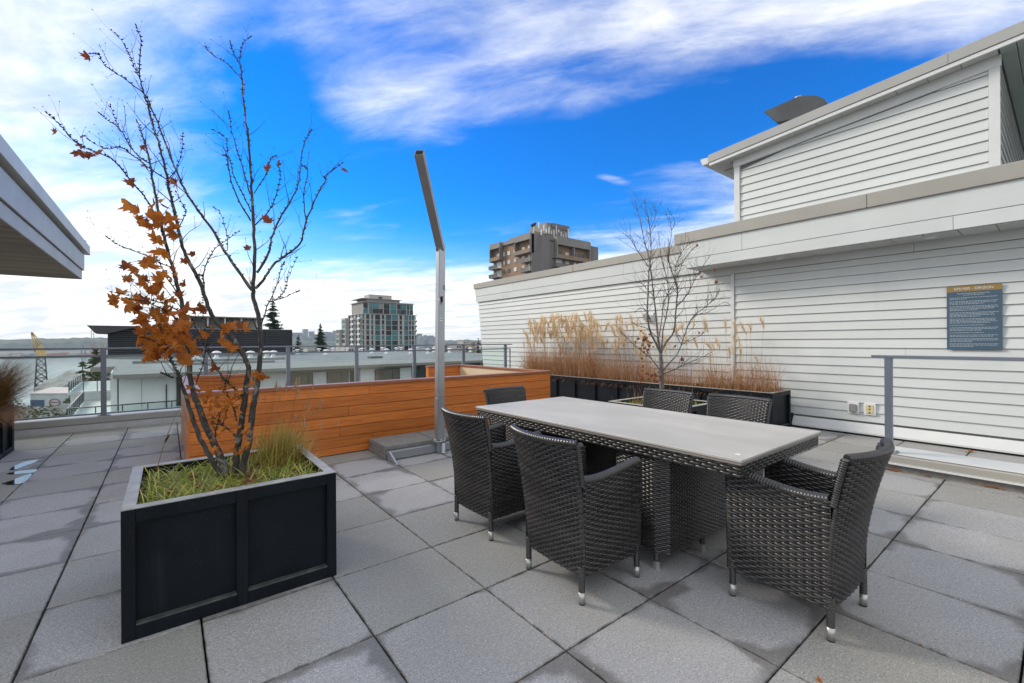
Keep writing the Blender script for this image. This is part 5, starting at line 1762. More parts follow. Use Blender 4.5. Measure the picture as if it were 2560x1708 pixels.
# tall plume grasses along the wall
def plume_mesh(seed):
    """feathery fan of fine filaments opening upwards and nodding to one side"""
    r_ = random.Random(seed)
    b = MB()
    nod = r_.uniform(0.15, 0.45)
    for k in range(95):
        f = r_.random()
        p = Vector((nod * 0.10 * f * f, 0, 0.10 * f))
        az = r_.gauss(0, 1.25)
        ln = r_.uniform(0.07, 0.15) * (1.0 - 0.25 * f)
        th = abs(r_.gauss(0.45, 0.35)) + nod * 0.5 * max(0.0, cos(az))
        blade(b, p, az, ln * cos(min(th, 1.3)), ln * sin(min(th, 1.3)), 0.0030, r_, 4, r_.uniform(0.2, 1.1))
    me = bpy.data.meshes.new('plume')
    me.from_pydata(b.v, [], b.f)
    me.materials.append(M['plume'])
    return me
plumes = [plume_mesh(s) for s in range(5)]
def grassclump(name, label, ya, yb, n, hmin, hmax, m, nplume, pz0, pz1, pw=1.0, spread=0.3, drape=0):
    root = empty(name, (7.13, (ya + yb) / 2, 0.5), 0, label, 'grass', None)
    b = MB()
    for k in range(n):
        x = min(7.42, max(6.84, rg.gauss(7.10, 0.13)))
        y = rg.uniform(ya, yb)
        ln = abs(rg.gauss(0, spread))
        h = rg.uniform(hmin, hmax)
        az = rg.uniform(0, 6.28)
        if x + cos(az) * ln > 7.6: az = pi - az
        blade(b, Vector((x, y, 0.495)), az, h, ln, rg.uniform(0.004, 0.009), rg, 5, rg.uniform(0.6, 1.6))
    for k in range(drape):
        y = rg.uniform(ya, yb)
        blade(b, Vector((6.87 + rg.uniform(0, .1), y, 0.5)), pi + rg.gauss(0, 0.4), rg.uniform(0.10, 0.22), rg.uniform(0.12, 0.24), rg.uniform(0.004, 0.006), rg, 6, 3.0)
    tag(child(raw(b, 'blades', m), root), kind='stuff')
    b = MB()
    for k in range(nplume):
        x = min(7.4, max(6.88, rg.gauss(7.12, 0.11))); y = rg.uniform(ya, yb)
        z = pz0 + (pz1 - pz0) * rg.random() ** 0.75 - (0.25 if rg.random() < .25 else 0)
        az = rg.uniform(0, 6.28); ln = rg.uniform(0.02, 0.16)
        top = Vector((min(7.52, x + cos(az) * ln), y + sin(az) * ln, z))
        b.tube([Vector((x, y, 0.5)), Vector((x, y, 0.5)).lerp(top, 0.6) + Vector((0, 0, 0.03)), top], [0.0022, 0.0018, 0.0012], 4, cap=False)
        o = put('plume', rg.choice(plumes), None, top - Vector((0, 0, 0.05)))
        o.rotation_euler = (rg.uniform(-.3, .3), rg.uniform(-.3, .3), rg.gauss(2.6, 1.2))
        s = pw * rg.uniform(0.8, 1.3)
        o.scale = (s, s, s)
        child(o, root)
    tag(child(raw(b, 'stalks', M['tan']), root), kind='stuff')
grassclump('plume_grass', 'dense rust-brown grass clump with the thickest tan plumes, beside the wooden enclosure', 6.2, 8.45, 2600, 0.42, 0.90, M['rust'], 140, 1.22, 1.80, 1.55, 0.42, 170)
grassclump('plume_grass', 'thinner rust-brown grass with tan plumes, left of the bare maple', 4.75, 6.3, 1150, 0.28, 0.80, M['rust'], 54, 1.15, 1.72, 1.45, 0.36, 120)
grassclump('plume_grass', 'sparse reddish grass stems behind the bare maple trunk', 3.75, 4.75, 520, 0.15, 0.60, M['rust'], 12, 1.2, 1.6, 1.35, 0.22, 40)
grassclump('plume_grass', 'open reddish grass clump with few plumes at the free end of the long planter', 2.68, 3.75, 950, 0.25, 0.72, M['rust'], 16, 1.05, 1.55, 1.4, 0.36, 80)

# ------------------------------------------------------------------ fallen leaves on the floor and kerb
fl = [('orange leaf lying on the pavers beside the kerb cap', 5.42, 0.18, 0.004, 1.0), ('orange leaf caught at the foot of the siding wall', 7.43, 0.72, 0.004, 0.9),
      ('small orange leaf in a paver joint near the pulled-out armchair', 1.98, 0.60, 0.004, 0.5)]
for lab, x, y, z, s in fl:
    o = put('fallen_leaf', rl.choice(leafs), None, (x, y, z + 0.008))
    o.rotation_euler = (rl.uniform(-.15, .15), rl.uniform(-.15, .15), rl.uniform(0, 6.28))
    o.scale = (s, s, s)
    tag(o, lab, 'leaf')
b = MB()
for k in range(70):
    y = rl.choice((rl.gauss(1.15, .06), rl.gauss(0.85, .06), rl.gauss(0.45, 0.08), rl.uniform(-0.2, 1.2)))
    p = Vector((5.795 + rl.uniform(-.02, .02), y, 0.006 + rl.uniform(0, .008)))
    a = rl.uniform(0, 6.28); s = rl.uniform(0.006, 0.02)
    b.face([p + Vector((cos(a + q) * s, sin(a + q) * s * .7, rl.uniform(-.003, .004))) for q in (0, 1.7, 3.1, 4.6)])
tag(raw(b, 'leaf_litter', M['leaf']), 'crumbled orange leaf litter along the foot of the beige kerb', 'leaf litter', kind='stuff')
b = MB()
for k in range(60):
    x, y = rl.uniform(0.0, 0.7), rl.uniform(2.68, 3.44)
    p = Vector((x, y, 0.53 + rl.uniform(0, .05))); a = rl.uniform(0, 6.28); s = rl.uniform(0.012, 0.035)
    b.face([p + Vector((cos(a + q) * s, sin(a + q) * s * .8, rl.uniform(-.01, .012))) for q in (0, 1.2, 2.4, 3.7, 5.1)])
tag(child(raw(b, 'leaf_litter', M['leafdark']), sd), kind='stuff')

# grit, moss and leaf crumbs caught in the paver joints
b = MB()
rj = random.Random(77)
for k in range(520):
    along_x = rj.random() < 0.5
    x = rj.uniform(0.2, 5.8); y = rj.uniform(0.2, 4.8)
    if along_x: y = GY + round((y - GY) / P) * P + rj.gauss(0, 0.006)
    else: x = GX + round((x - GX) / P) * P + rj.gauss(0, 0.006)
    if sin(x * 5.1) + cos(y * 4.3) < -0.2: continue
    p = Vector((x, y, 0.0025)); a = rj.uniform(0, 6.28); s = rj.uniform(0.003, 0.009)
    b.face([p + Vector((cos(a + q) * s, sin(a + q) * s * rj.uniform(.5, 1), rj.uniform(-.001, .004))) for q in (0, 1.6, 3.0, 4.5)])
tag(raw(b, 'joint_litter', mat_blade('joint_crumbs', [(0.10, 0.085, 0.05), (0.30, 0.12, 0.03), (0.08, 0.09, 0.03), (0.42, 0.40, 0.36), (0.05, 0.045, 0.035)], 0.0)), 'grit and leaf crumbs caught in the paver joints around the table', 'litter', kind='stuff')

# ------------------------------------------------------------------ land, water, far shore
def hnoise(x, y):
    return (sin(x * 0.011 + 1.3) * cos(y * 0.013) + 0.5 * sin(x * 0.031 + y * 0.027) + 0.25 * sin(x * 0.073 - y * 0.061))
def land_z(x, y):
    d = y + 0.10 * x
    if d < 60: z = -14.2
    elif d < 640: z = -14.2 - 47.0 * ((d - 60) / 580) ** 0.8
    elif d < 720: z = -61.2 - 14 * (d - 640) / 80
    elif d < 2960: z = -75
    elif d < 3020: z = -75 + 17 * (d - 2960) / 60
    else: z = -58 + 20 * min(1, (d - 3020) / 1500)
    if x > 160 and d < 3200:                     # the shore swings out to the right, towards the city
        k = min(1.0, (x - 160) / 400)
        z = max(z, z * (1 - k) + (-14 - 34 * min(1, max(0, d - 60) / 1500)) * k)
    return z
M['ground'] = mat('city_ground', (0.13, 0.135, 0.12), 0.9, var=0.45, vscale=0.03, world=True, spec=0.1)
xs = [-9000, -5000, -2500, -1200, -700, -400, -250, -150, -80, -30, 20, 70, 120, 180, 260, 360, 500, 700, 1000, 1600, 2600, 4500, 9000]
ys = [-9000, -4000, -1500, -500, -150, -50, 0, 40, 60, 90, 130, 180, 240, 320, 400, 480, 560, 620, 660, 700, 740, 1000, 1600, 2300, 2900, 2970, 3000, 3030, 3200, 3600, 4200, 5200, 7000, 12000]
b = MB()
for y in ys:
    for x in xs: b.v.append((x, y, land_z(x, y)))
nx = len(xs)
for j in range(len(ys) - 1):
    for i in range(nx - 1):
        q = j * nx + i
        b.f.append((q, q + 1, q + nx + 1, q + nx)); b.sm.append(True)
tag(b.build('ground', M['ground']), kind='structure')
m, t, p = newmat('harbour_water')
geo = t.nodes.new('ShaderNodeNewGeometry')
p.inputs['Base Color'].default_value = (0.05, 0.07, 0.08, 1)
p.inputs['Roughness'].default_value = 0.14
p.inputs['Specular IOR Level'].default_value = 0.9
w1 = nnoise(t, geo.outputs['Position'], 0.05, 4, 0.6, 0.2, (1, 2.5, 1))
nbump(t, p, w1, 0.08, 1.5)
M['water'] = m
tag(MB().box((-9000, 560, -74), (9000, 3010, -66)).build('water', M['water']), kind='structure')

# wooded bluff beyond the harbour
M['bluff'] = mat('wooded_bluff', (0.060, 0.095, 0.075), 0.95, var=0.5, vscale=0.02, world=True, spec=0.1)
rb_ = random.Random(17)
def ridge(name, x0, x1, y, zb, zt, step, mtl):
    b = MB()
    n = int((x1 - x0) / step)
    tops = []
    for k in range(n + 1):
        x = x0 + (x1 - x0) * k / n
        h = zt + 7 * sin(x * 0.0023 + 1) + 4 * sin(x * 0.009) + rb_.uniform(-5, 6)
        tops.append((x, h))
    D_ = 500
    for x, h in tops:
        b.v += [(x, y, zb), (x, y + 60, zb + (h - zb) * 0.62 + rb_.uniform(-4, 4)), (x, y + 160, h), (x, y + D_, zb)]
    for k in range(n):
        for j in range(3):
            a = k * 4 + j
            b.f.append((a, a + 4, a + 5, a + 1)); b.sm.append(False)
    tag(b.build(name, mtl), kind='structure')
ridge('hills', -3500, 900, 4150, -42, 40, 24, M['bluff'])
ridge('hills', 700, 6500, 3500, -42, 18, 26, M['bluff'])
ridge('hills', -6000, 9000, 7200, -30, 30, 60, M['bluff'])

# ------------------------------------------------------------------ container port across the water
cols = [(0.30, 0.07, 0.06), (0.07, 0.13, 0.26), (0.30, 0.30, 0.31), (0.22, 0.09, 0.06), (0.10, 0.16, 0.22), (0.40, 0.38, 0.36)]
cm = [mat('container_paint', c, 0.6, var=0.2, vscale=0.2) for c in cols]
rc = random.Random(6)
blk = MB().box((-1, -1, 0), (1, 1, 1))
cmesh = [blk.mesh('container_block', c) for c in cm]
for k in range(120):
    x = rc.uniform(-1350, 250); y = rc.uniform(3035, 3300)
    o = put('container_stack', rc.choice(cmesh), None, (x, y, -57.5), scale=(rc.uniform(10, 32), rc.uniform(5, 10), rc.choice((5, 8, 10, 13))))
    tag(o, 'long stack of shipping containers on the port shore across the harbour', 'containers', 'container stacks across the harbour')
M['cranepaint'] = mat('port_crane_red', (0.30, 0.14, 0.13), 0.6)
M['craneblue'] = mat('port_crane_blue', (0.12, 0.17, 0.20), 0.6)
def port_crane(u, H, boomup, lab, mtl, s=1.0):
    base = at(u, 854, 3300 * 0.80)
    x, y = base.x, base.y
    y = 3120; x = ray(u, 854).x / ray(u, 854).y * y
    z0 = -58
    g = empty('port_crane', (x, y, z0), 0, lab, 'crane', 'container cranes across the harbour')
    def part(nm, segs, r):
        for a, c in segs:
            MB().tube([a, c], r, 4).build(nm, mtl, g)
    w = 11 * s
    part('leg', [((-w, 0, 0), (-w * .75, 0, 46)), ((w, 0, 0), (w * .75, 0, 46)), ((-w, 24, 0), (-w * .75, 24, 46)), ((w, 24, 0), (w * .75, 24, 46))], 1.5)
    part('portal_beam', [((-w, 0, 18), (w, 0, 18)), ((-w * .8, 0, 44), (w * .8, 0, 44)), ((-w * .8, 24, 44), (w * .8, 24, 44))], 1.3)
    part('brace', [((-w, 0, 18), (w * .8, 0, 44))], 0.8)
    part('apex', [((-w * .6, 0, 46), (-w * .4, 0, 68)), ((w * .6, 0, 46), (w * .4, 0, 68)), ((-w * .4, 0, 68), (w * .4, 0, 68))], 1.2)
    if boomup:
        part('boom', [((-w * .42, -4, 44), (-w * .42, -10, H)), ((w * .42, -4, 44), (w * .42, -10, H)), ((-w * .42, -10, H), (w * .42, -10, H)), ((-w * .42, -8, H * .84), (w * .42, -8, H * .84))], 1.3)
    else:
        part('boom', [((0, 30, 46), (0, -40, 48))], 2)
port_crane(207.5, 98, False, 'slender harbour crane with a short mast across the water', M['craneblue'], 0.7)
port_crane(232, 128, True, 'tall red container crane with its boom raised across the water', M['cranepaint'], 1.0)
port_crane(255, 82, True, 'lower red container crane beside the dark louvred penthouse', M['cranepaint'], 1.0)

# ------------------------------------------------------------------ yellow shipyard crane and shed roofs by the near shore
M['yel'] = mat('faded_yellow', (0.50, 0.36, 0.12), 0.6, var=0.2, vscale=0.3)
M['darkst'] = mat('dark_lattice_steel', (0.05, 0.055, 0.06), 0.6, var=0.2)
q0 = at(103, 966, 640)
cz = land_z(q0.x, q0.y)
cr = empty('shipyard_crane', (q0.x, q0.y, cz), radians(8), 'yellow harbour crane on a dark lattice tower beside the slipway', 'crane')
SCL = 640 / 1097
def cseg(nm, segs, r, mtl):
    for a, c in segs: MB().tube([a, c], r, 4).build(nm, mtl, cr)
hT = (966 - 895) * SCL + (q0.z - cz) * 1.0
def w_at(h): return 12.5 * SCL + (7.0 * SCL - 12.5 * SCL) * (h / hT)
lv = [0, .16, .30, .48, .66, .82, 1.0]
for sx in (-1, 1):
    for sy in (-1, 1):
        cseg('tower_leg', [((sx * w_at(0), sy * w_at(0), -6), (sx * w_at(hT), sy * w_at(hT), hT))], 0.75, M['darkst'])
for a, c in zip(lv[:-1], lv[1:]):
    ha, hc = a * hT, c * hT
    wa, wc = w_at(ha), w_at(hc)
    for sy in (-1, 1):
        cseg('lattice', [((-wa, sy * wa, ha), (wc, sy * wc, hc)), ((wa, sy * wa, ha), (-wc, sy * wc, hc)), ((-wc, sy * wc, hc), (wc, sy * wc, hc))], 0.42, M['darkst'])
    for sx in (-1, 1):
        cseg('lattice', [((sx * wa, -wa, ha), (sx * wc, wc, hc))], 0.42, M['darkst'])
MB().prism([(-10.5 * SCL, hT * 0.16), (10.5 * SCL, hT * 0.16), (9.5 * SCL, hT * 0.30), (-9.5 * SCL, hT * 0.30)], 1, -6, 6).build('winch_house', M['darkst'], cr)
MB().prism([(-9.5 * SCL, hT + 0.2), (9.5 * SCL, hT + 0.2), (9.5 * SCL, hT + 12 * SCL), (-9 * SCL, hT + 12 * SCL)], 1, -5, 5).build('machinery_house', M['yel'], cr, 0.3)
MB().prism([(-8.5 * SCL, hT + 12 * SCL), (8.5 * SCL, hT + 12 * SCL), (7.5 * SCL, hT + 22 * SCL), (2.0 * SCL, hT + 36 * SCL), (-6.5 * SCL, hT + 26 * SCL)], 1, -3.2, 3.2).build('a_frame', M['yel'], cr)
jib = MB()
for sx in (-1.8, 1.8):
    jib.tube([(-7 * SCL + sx, -2, hT + 14 * SCL), (-15 * SCL + sx * .4, -4, hT + 62 * SCL)], [1.0, 0.6], 4)
    jib.tube([(0.5 * SCL + sx, -2, hT + 30 * SCL), (-14.5 * SCL + sx * .4, -4, hT + 62 * SCL)], [0.8, 0.6], 4)
jib.build('jib', M['yel'], cr)
MB().box((-16.5 * SCL, -5.2, hT + 58 * SCL), (-13 * SCL, -3, hT + 64 * SCL)).build('jib_head', M['cranepaint'], cr)

M['shed'] = mat('weathered_roof', (0.30, 0.30, 0.29), 0.8, var=0.35, vscale=0.08, world=True, spec=0.1)
M['shedw'] = mat('shed_wall', (0.55, 0.56, 0.57), 0.7, var=0.1, world=True, vscale=0.1, spec=0.1)
M['shedp'] = mat('pink_roof', (0.55, 0.45, 0.44), 0.7, var=0.1, world=True, vscale=0.1)
M['shedb'] = mat('blue_cladding', (0.04, 0.07, 0.16), 0.6, world=True)
def shed(u0, u1, vtop, vbot, d, dep, ridge_v, lab, roofm, wallm, panel=None):
    p0, p1 = at(u0, vbot, d), at(u1, vbot, d)
    hgt = (vbot - vtop) / CAM_F * d
    mid = (p0 + p1) / 2
    L_ = (Vector((p1.x, p1.y, 0)) - Vector((p0.x, p0.y, 0))).length
    ang = math.atan2(p1.y - p0.y, p1.x - p0.x)
    gz = land_z(mid.x, mid.y) - 1.0
    zb = p0.z
    g = empty('shipyard_shed', (mid.x, mid.y, gz), ang, lab, 'shed')
    z0, z1 = 0.0, zb - gz + hgt
    MB().box((-L_ / 2, 0, z0), (L_ / 2, dep, z1)).build('wall', wallm, g)
    rr = (vtop - ridge_v) / CAM_F * d
    MB().prism([(-1, z1 + .1), (dep + 1, z1 + .1), (dep * 0.5, z1 + rr + 0.1)], 0, -L_ / 2 - 1, L_ / 2 + 1).build('roof', roofm, g)
    if panel: 
        MB().box((-L_ / 2 + 0.2, -0.3, z1 - hgt * 0.95), (-L_ / 2 + L_ * panel, -0.05, z1 - hgt * 0.35)).build('panel', M['shedb'], g)
        lx, lz = -L_ / 2 + L_ * (panel + 0.24), z1 - hgt * 0.5
        ringm = MB()
        for k in range(18):
            a0, a1 = 2 * pi * k / 18, 2 * pi * (k + 1) / 18
            ringm.face([(lx + r_ * cos(a_) * 1.5, -0.3, lz + r_ * sin(a_)) for r_, a_ in ((hgt * .16, a0), (hgt * .22, a0), (hgt * .22, a1), (hgt * .16, a1))])
        ringm.build('logo', M['cranepaint'], g)
        MB().box((lx - hgt * .2, -0.3, lz - hgt * .02), (lx + hgt * .2, -0.25, lz + hgt * .04)).build('logo_bar', M['cranepaint'], g)
        for q in range(5):
            MB().box((lx + hgt * (.45 + .16 * q), -0.3, lz - hgt * .05), (lx + hgt * (.56 + .16 * q), -0.25, lz + hgt * .06)).build('logo_letter', M['craneblue'], g)
    return g
shed(86, 150, 972, 1010, 560, 40, 950, 'pale shed with rounded roof below the yellow crane', M['shed'], M['shedw'])
shed(116, 215, 962, 980, 620, 60, 930, 'long weathered shed with sloping grey roof behind the conifer', M['shed'], M['shed'])
shed(76, 186, 984, 1030, 420, 40, 974, 'white warehouse with pink roof, blue panel and round red logo', M['shedp'], M['shedw'], 0.32)
b = MB()
for k in range(12):
    u = 118 + k * 6.2
    p0 = at(u, 930 + (12 - k) * 1.2, 700)
    b.tube([p0 - Vector((0, 0, 8)), p0 + Vector((0, 0, 5))], 0.22, 3)
tag(b.build('mast_row', M['greyp']), 'row of thin masts along the slipway beyond the shed roofs', 'masts', kind='stuff')

# ------------------------------------------------------------------ neighbouring flat-roofed building
NBR = radians(3)
nb = empty('flat_roof_building', (0.4, 46.2, -14.3), NBR, 'white flat-roofed apartment building with grey eaves beyond the glass railing', 'building')
ZR = 14.3 - 0.78      # local z of the roof top
M['roofm'] = mat('grey_roof_membrane', (0.25, 0.26, 0.26), 0.8, var=0.2, vscale=0.25, spec=0.1)
M['eave'] = mat('taupe_eave', (0.25, 0.235, 0.22), 0.6, var=0.06, spec=0.1)
M['eavew'] = mat('pale_eave', (0.66, 0.67, 0.67), 0.5, var=0.05, spec=0.1)
M['wallw'] = mat('white_render', (0.68, 0.69, 0.70), 0.6, var=0.06, vscale=0.3, spec=0.1)
M['wallt'] = mat('taupe_render', (0.34, 0.315, 0.29), 0.7, var=0.06, vscale=0.3, spec=0.1)
M['wing'] = mat('window_glass', (0.05, 0.055, 0.06), 0.08, 0.0, var=0.3, vscale=0.6, spec=0.8, orand=0.3)
M['wint'] = mat('bronze_window', (0.16, 0.14, 0.115), 0.15, 0.0, var=0.3, vscale=0.5, spec=0.8, orand=0.2)
M['wframe'] = mat('dark_window_frame', (0.04, 0.04, 0.042), 0.5)
def nbx(nm, a, c, mtl, par=nb, bev=0.0): return bx(nm, a, c, mtl, par, bev)
nbx('roof', (-3.6, 0.02, ZR - 0.25), (46, 50, ZR), M['roofm'])
nbx('roof', (-5.25, 8.0, ZR - 0.25), (-3.61, 50, ZR - 0.01), M['roofm'])
nbx('eave_fascia', (-3.7, -0.02, ZR - 0.33), (46, 0.015, ZR + 0.03), M['eavew'])
nbx('eave_fascia', (-3.7, -0.06, ZR - 0.62), (46, -0.021, ZR - 0.331), M['eave'])
nbx('eave_fascia', (-5.35, 7.9, ZR - 0.40), (-3.71, 7.99, ZR + 0.02), M['eave'])
nbx('eave_return', (-3.72, 0.02, ZR - 0.62), (-3.62, 7.89, ZR + 0.02), M['eave'])
nbx('soffit', (-3.6, 0.02, ZR - 0.63), (46, 1.5, ZR - 0.60), M['wallt'])
nbx('wall', (-3.4, 1.5, 0), (8.8, 2.0, ZR - 0.64), M['wallw'])
nbx('wall', (8.801, 1.7, 0), (16.4, 2.2, ZR - 0.64), M['wallw'])
nbx('wall', (16.401, 1.2, 0), (22.6, 2.0, ZR - 0.64), M['wallw'])
nbx('wall', (22.601, 1.7, 0), (46, 2.2, ZR - 0.64), M['wallt'])
nbx('wall_panel', (8.9, 1.55, ZR - 0.98), (16.3, 1.695, ZR - 0.64), M['wallt'])
nbx('wall_panel', (19.3, 1.10, ZR - 0.90), (22.5, 1.195, ZR - 0.64), M['wallt'])
nbx('side_wall', (-3.9, 2.01, 0), (-3.5, 48, ZR - 0.26), M['wallw'])
def nwin(x0, x1, zt_, zb_, y, mtl, split=0.5):
    w_ = nbx('window', (x0, y - 0.10, zb_), (x1, y - 0.02, zt_), mtl)
    I3 = Matrix.Translation(w_.location).inverted()
    for a, c in (((x0 - .05, y - .13, zb_), (x0, y - .01, zt_ + .05)), ((x1, y - .13, zb_), (x1 + .05, y - .01, zt_ + .05)), ((x0, y - .13, zt_), (x1, y - .01, zt_ + .05)), ((x0 + (x1 - x0) * split - .03, y - .13, zb_), (x0 + (x1 - x0) * split + .03, y - .101, zt_))):
        o = bx('frame', a, c, M['wframe'], w_)
        o.matrix_parent_inverse = I3
nwin(0.35, 0.95, ZR - 0.85, ZR - 3.3, 1.5, M['wing'])
nwin(1.1, 4.2, ZR - 0.85, ZR - 3.3, 1.5, M['wing'])
nwin(5.0, 6.6, ZR - 0.95, ZR - 3.2, 1.5, M['wint'])
nwin(9.45, 11.5, ZR - 1.0, ZR - 3.2, 1.7, M['wint'], 0.8)
nwin(13.0, 15.2, ZR - 0.98, ZR - 3.2, 1.7, M['wint'], 0.66)
nwin(15.5, 16.2, ZR - 0.98, ZR - 3.2, 1.7, M['wing'])
nwin(18.1, 21.0, ZR - 0.95, ZR - 3.2, 1.2, M['wint'], 0.7)
nwin(23.0, 25.0, ZR - 0.8, ZR - 3.2, 1.7, M['wing'], 0.45)
nwin(30.0, 33.0, ZR - 0.8, ZR - 3.2, 1.7, M['wing'], 0.45)
nwin(36.0, 40.0, ZR - 0.8, ZR - 3.2, 1.7, M['wing'], 0.45)
# upstairs lean-to boxes on the roof and a pale low wall
nbx('roof_upstand', (-2.5, 14, ZR), (12, 14.6, ZR + 0.28), M['roofm'])
nbx('roof_upstand', (0.5, 6, ZR), (9.0, 7.5, ZR + 0.22), M['roofm'])
nbx('skylight', (21, 9, ZR), (22.6, 10.2, ZR + 0.25), M['wing'])
# lower terrace with glass balustrades at the left corner
nbx('lower_terrace', (-6.3, -0.6, ZR - 3.95), (3.0, 1.49, ZR - 3.7), M['wallw'])
nbx('lower_wall', (-6.2, -0.5, 0), (2.9, 1.4, ZR - 3.96), M['wallw'])
nbx('lower_terrace', (-6.3, 1.5, ZR - 3.95), (-3.91, 16, ZR - 3.7), M['wallw'])
nbx('lower_wall', (-6.2, 1.41, 0), (-3.92, 15.9, ZR - 3.96), M['wallw'])
def balustrade(x0, y0, x1, y1, zf, n, lab):
    nrail = empty('balcony_railing', (0, 0, 0), 0, lab, 'railing')
    nrail.matrix_world = Matrix.Translation((0.4, 46.2, -14.3)) @ Matrix.Rotation(NBR, 4, 'Z')
    for k in range(n + 1):
        f = k / n
        x, y = x0 + (x1 - x0) * f, y0 + (y1 - y0) * f
        bx('post', (x - .035, y - .035, zf), (x + .035, y + .035, zf + 1.02), M['wframe'], nrail)
    MB().tube([(x0, y0, zf + 1.05), (x1, y1, zf + 1.05)], 0.05, 4).build('top_rail', M['eavew'] if abs(x1 - x0) < abs(y1 - y0) else M['wframe'], nrail)
    d = Vector((x1 - x0, y1 - y0, 0)); nn = Vector((-d.y, d.x, 0)).normalized() * 0.006
    b = MB()
    a, c = Vector((x0, y0, zf + .1)), Vector((x1, y1, zf + .1))
    up_ = Vector((0, 0, .88))
    i = 0
    b.v += [tuple(v_) for v_ in (a - nn, c - nn, c - nn + up_, a - nn + up_, a + nn, c + nn, c + nn + up_, a + nn + up_)]
    for q in ((0, 1, 2, 3), (7, 6, 5, 4), (0, 4, 5, 1), (1, 5, 6, 2), (2, 6, 7, 3), (3, 7, 4, 0)):
        b.f.append(q); b.sm.append(False)
    b.build('glass_pane', M['glass'], nrail)
balustrade(-6.2, -0.5, 2.9, -0.5, ZR - 3.69, 6, 'dark balcony railing across the front of the lower white terrace')
balustrade(-6.2, -0.4, -6.2, 15.5, ZR - 3.69, 9, 'pale-topped balcony railing running back along the lower white terrace')
nbx('upper_terrace', (-7.4, 16.1, ZR - 3.0), (-4.0, 34, ZR - 2.75), M['wallw'])
nbx('upper_terrace_wall', (-7.2, 16.2, 0), (-4.2, 33, ZR - 3.01), M['wallw'])
balustrade(-7.3, 16.2, -4.2, 16.2, ZR - 2.74, 3, 'short balcony railing facing the viewer below the corner eave')
balustrade(-7.3, 16.3, -7.3, 33, ZR - 2.74, 7, 'pale-topped balcony railing on the upper white terrace')
nbx('downpipe', (-0.42, 1.40, ZR - 3.6), (-0.34, 1.495, ZR - 1.4), M['wframe'])
nbx('wall_joint', (-2.0, 1.485, ZR - 3.7), (-1.97, 1.499, ZR - 0.65), M['eave'])
# mushroom vents on that roof
ventm = None
def vent_parts(g):
    MB().tube([(0, 0, 0), (0, 0, 0.22), (0, 0, 0.24), (0, 0, 0.62)], [0.34, 0.28, 0.17, 0.17], 10).build('base', M['white'], g)
    MB().tube([(0, 0, 0.62), (0, 0, 0.66), (0, 0, 0.76), (0, 0, 0.82)], [0.40, 0.42, 0.28, 0.08], 12).build('cap', M['white'], g)
vt = empty('roof_vent', (0, 0, 0), 0)
vent_parts(vt)
vpos = [(c, d_) for c, d_ in ((480, 625), (660, 615), (720, 632), (780, 608), (1020, 608), (1105, 618), (1195, 600), (1228, 622), (1310, 604), (1430, 622), (1480, 600), (1575, 622), (1625, 608), (1755, 614), (1880, 592), (1930, 608), (2012, 582), (1350, 596), (900, 604))]
vlist = [(600 + x * .2985, 700 + y * .2985) for x, y in vpos] + [(x * .2985, 700 + y * .2985) for x, y in ((2100, 668), (2235, 668), (2290, 664), (1650, 668), (1815, 668))]
Minv = (Matrix.Translation((0.4, 46.2, -14.3)) @ Matrix.Rotation(NBR, 4, 'Z'))
for k, (u, v) in enumerate(vlist):
    r_ = ray(u, v)
    tt = (-0.78 - CAM_H) / r_.z
    p = Vector((0, 0, CAM_H)) + r_ * tt
    g = vt if k == 0 else copy_tree(vt)
    g.location = (p.x, p.y, -0.78)
    g.rotation_euler = (0, 0, k * 0.7)
    s = 1.15 if k < 19 else 1.3
    g.scale = (s, s, s * 1.05)
    tag(g, 'white mushroom vent on the grey flat roof beyond the railing', 'vent', 'mushroom vents on the flat roof')

# dark louvred penthouse
M['louv'] = mat('black_louvre', (0.008, 0.010, 0.014), 0.45, var=0.2)
M['louvs'] = mat('louvre_slat', (0.045, 0.05, 0.06), 0.5, var=0.2)
lv_ = empty('louvred_penthouse', (5.5, 85, -0.78), radians(4), 'dark louvred rooftop penthouse with overhanging slab behind the orange leaves', 'penthouse')
bx('core', (-12, 0.3, -2), (12, 8, 4.4), M['louv'], lv_)
z = 0.35
while z < 4.45:
    b = MB().prism([(0.0, z), (0.28, z + 0.16), (0.28, z + 0.20), (0.0, z + 0.09)], 0, -12.05, 12.05)
    b.build('louvre', M['louvs'], lv_)
    z += 0.30
for x in (-12, -8.2, -4, 0, 4, 8, 12):
    bx('mullion', (x - 0.12, -0.06, -1), (x + 0.12, -0.005, 4.42), M['louv'], lv_)
MB().prism([(-14.2, 4.62), (-8.9, 4.62), (-8.9, 4.5), (-12.1, 3.55), (-13.4, 3.6)], 1, -1.6, 8).build('overhang_slab', mat('overhang_grey', (0.06, 0.06, 0.065), 0.7, spec=0.2), lv_)
bx('base_curb', (-12.3, -0.4, -2), (12.3, -0.07, 0.28), M['roofm'], lv_)
af = empty('rooftop_canopy', (8.4, 95, 4.4), radians(4), 'pale rooftop canopy on V-shaped struts above the louvred penthouse', 'canopy')
bx('slab', (-6.0, 0, 1.55), (6.2, 6, 1.75), M['eave'], af)
bx('back_wall', (-6.0, 5.4, -3), (6.2, 6, 1.54), M['wallt'], af)
for k in range(5):
    x = -5.2 + k * 2.6
    MB().tube([(x, 0.4, -0.6), (x + 0.8, 0.4, 1.55)], 0.13, 5).build('strut', M['wframe'], af)
    MB().tube([(x, 0.4, -0.6), (x - 0.8, 0.4, 1.55)], 0.13, 5).build('strut', M['wframe'], af)
    bx('post', (x - 0.1, 0.5, -5.1), (x + 0.1, 0.7, 1.54), M['wallw'], af)

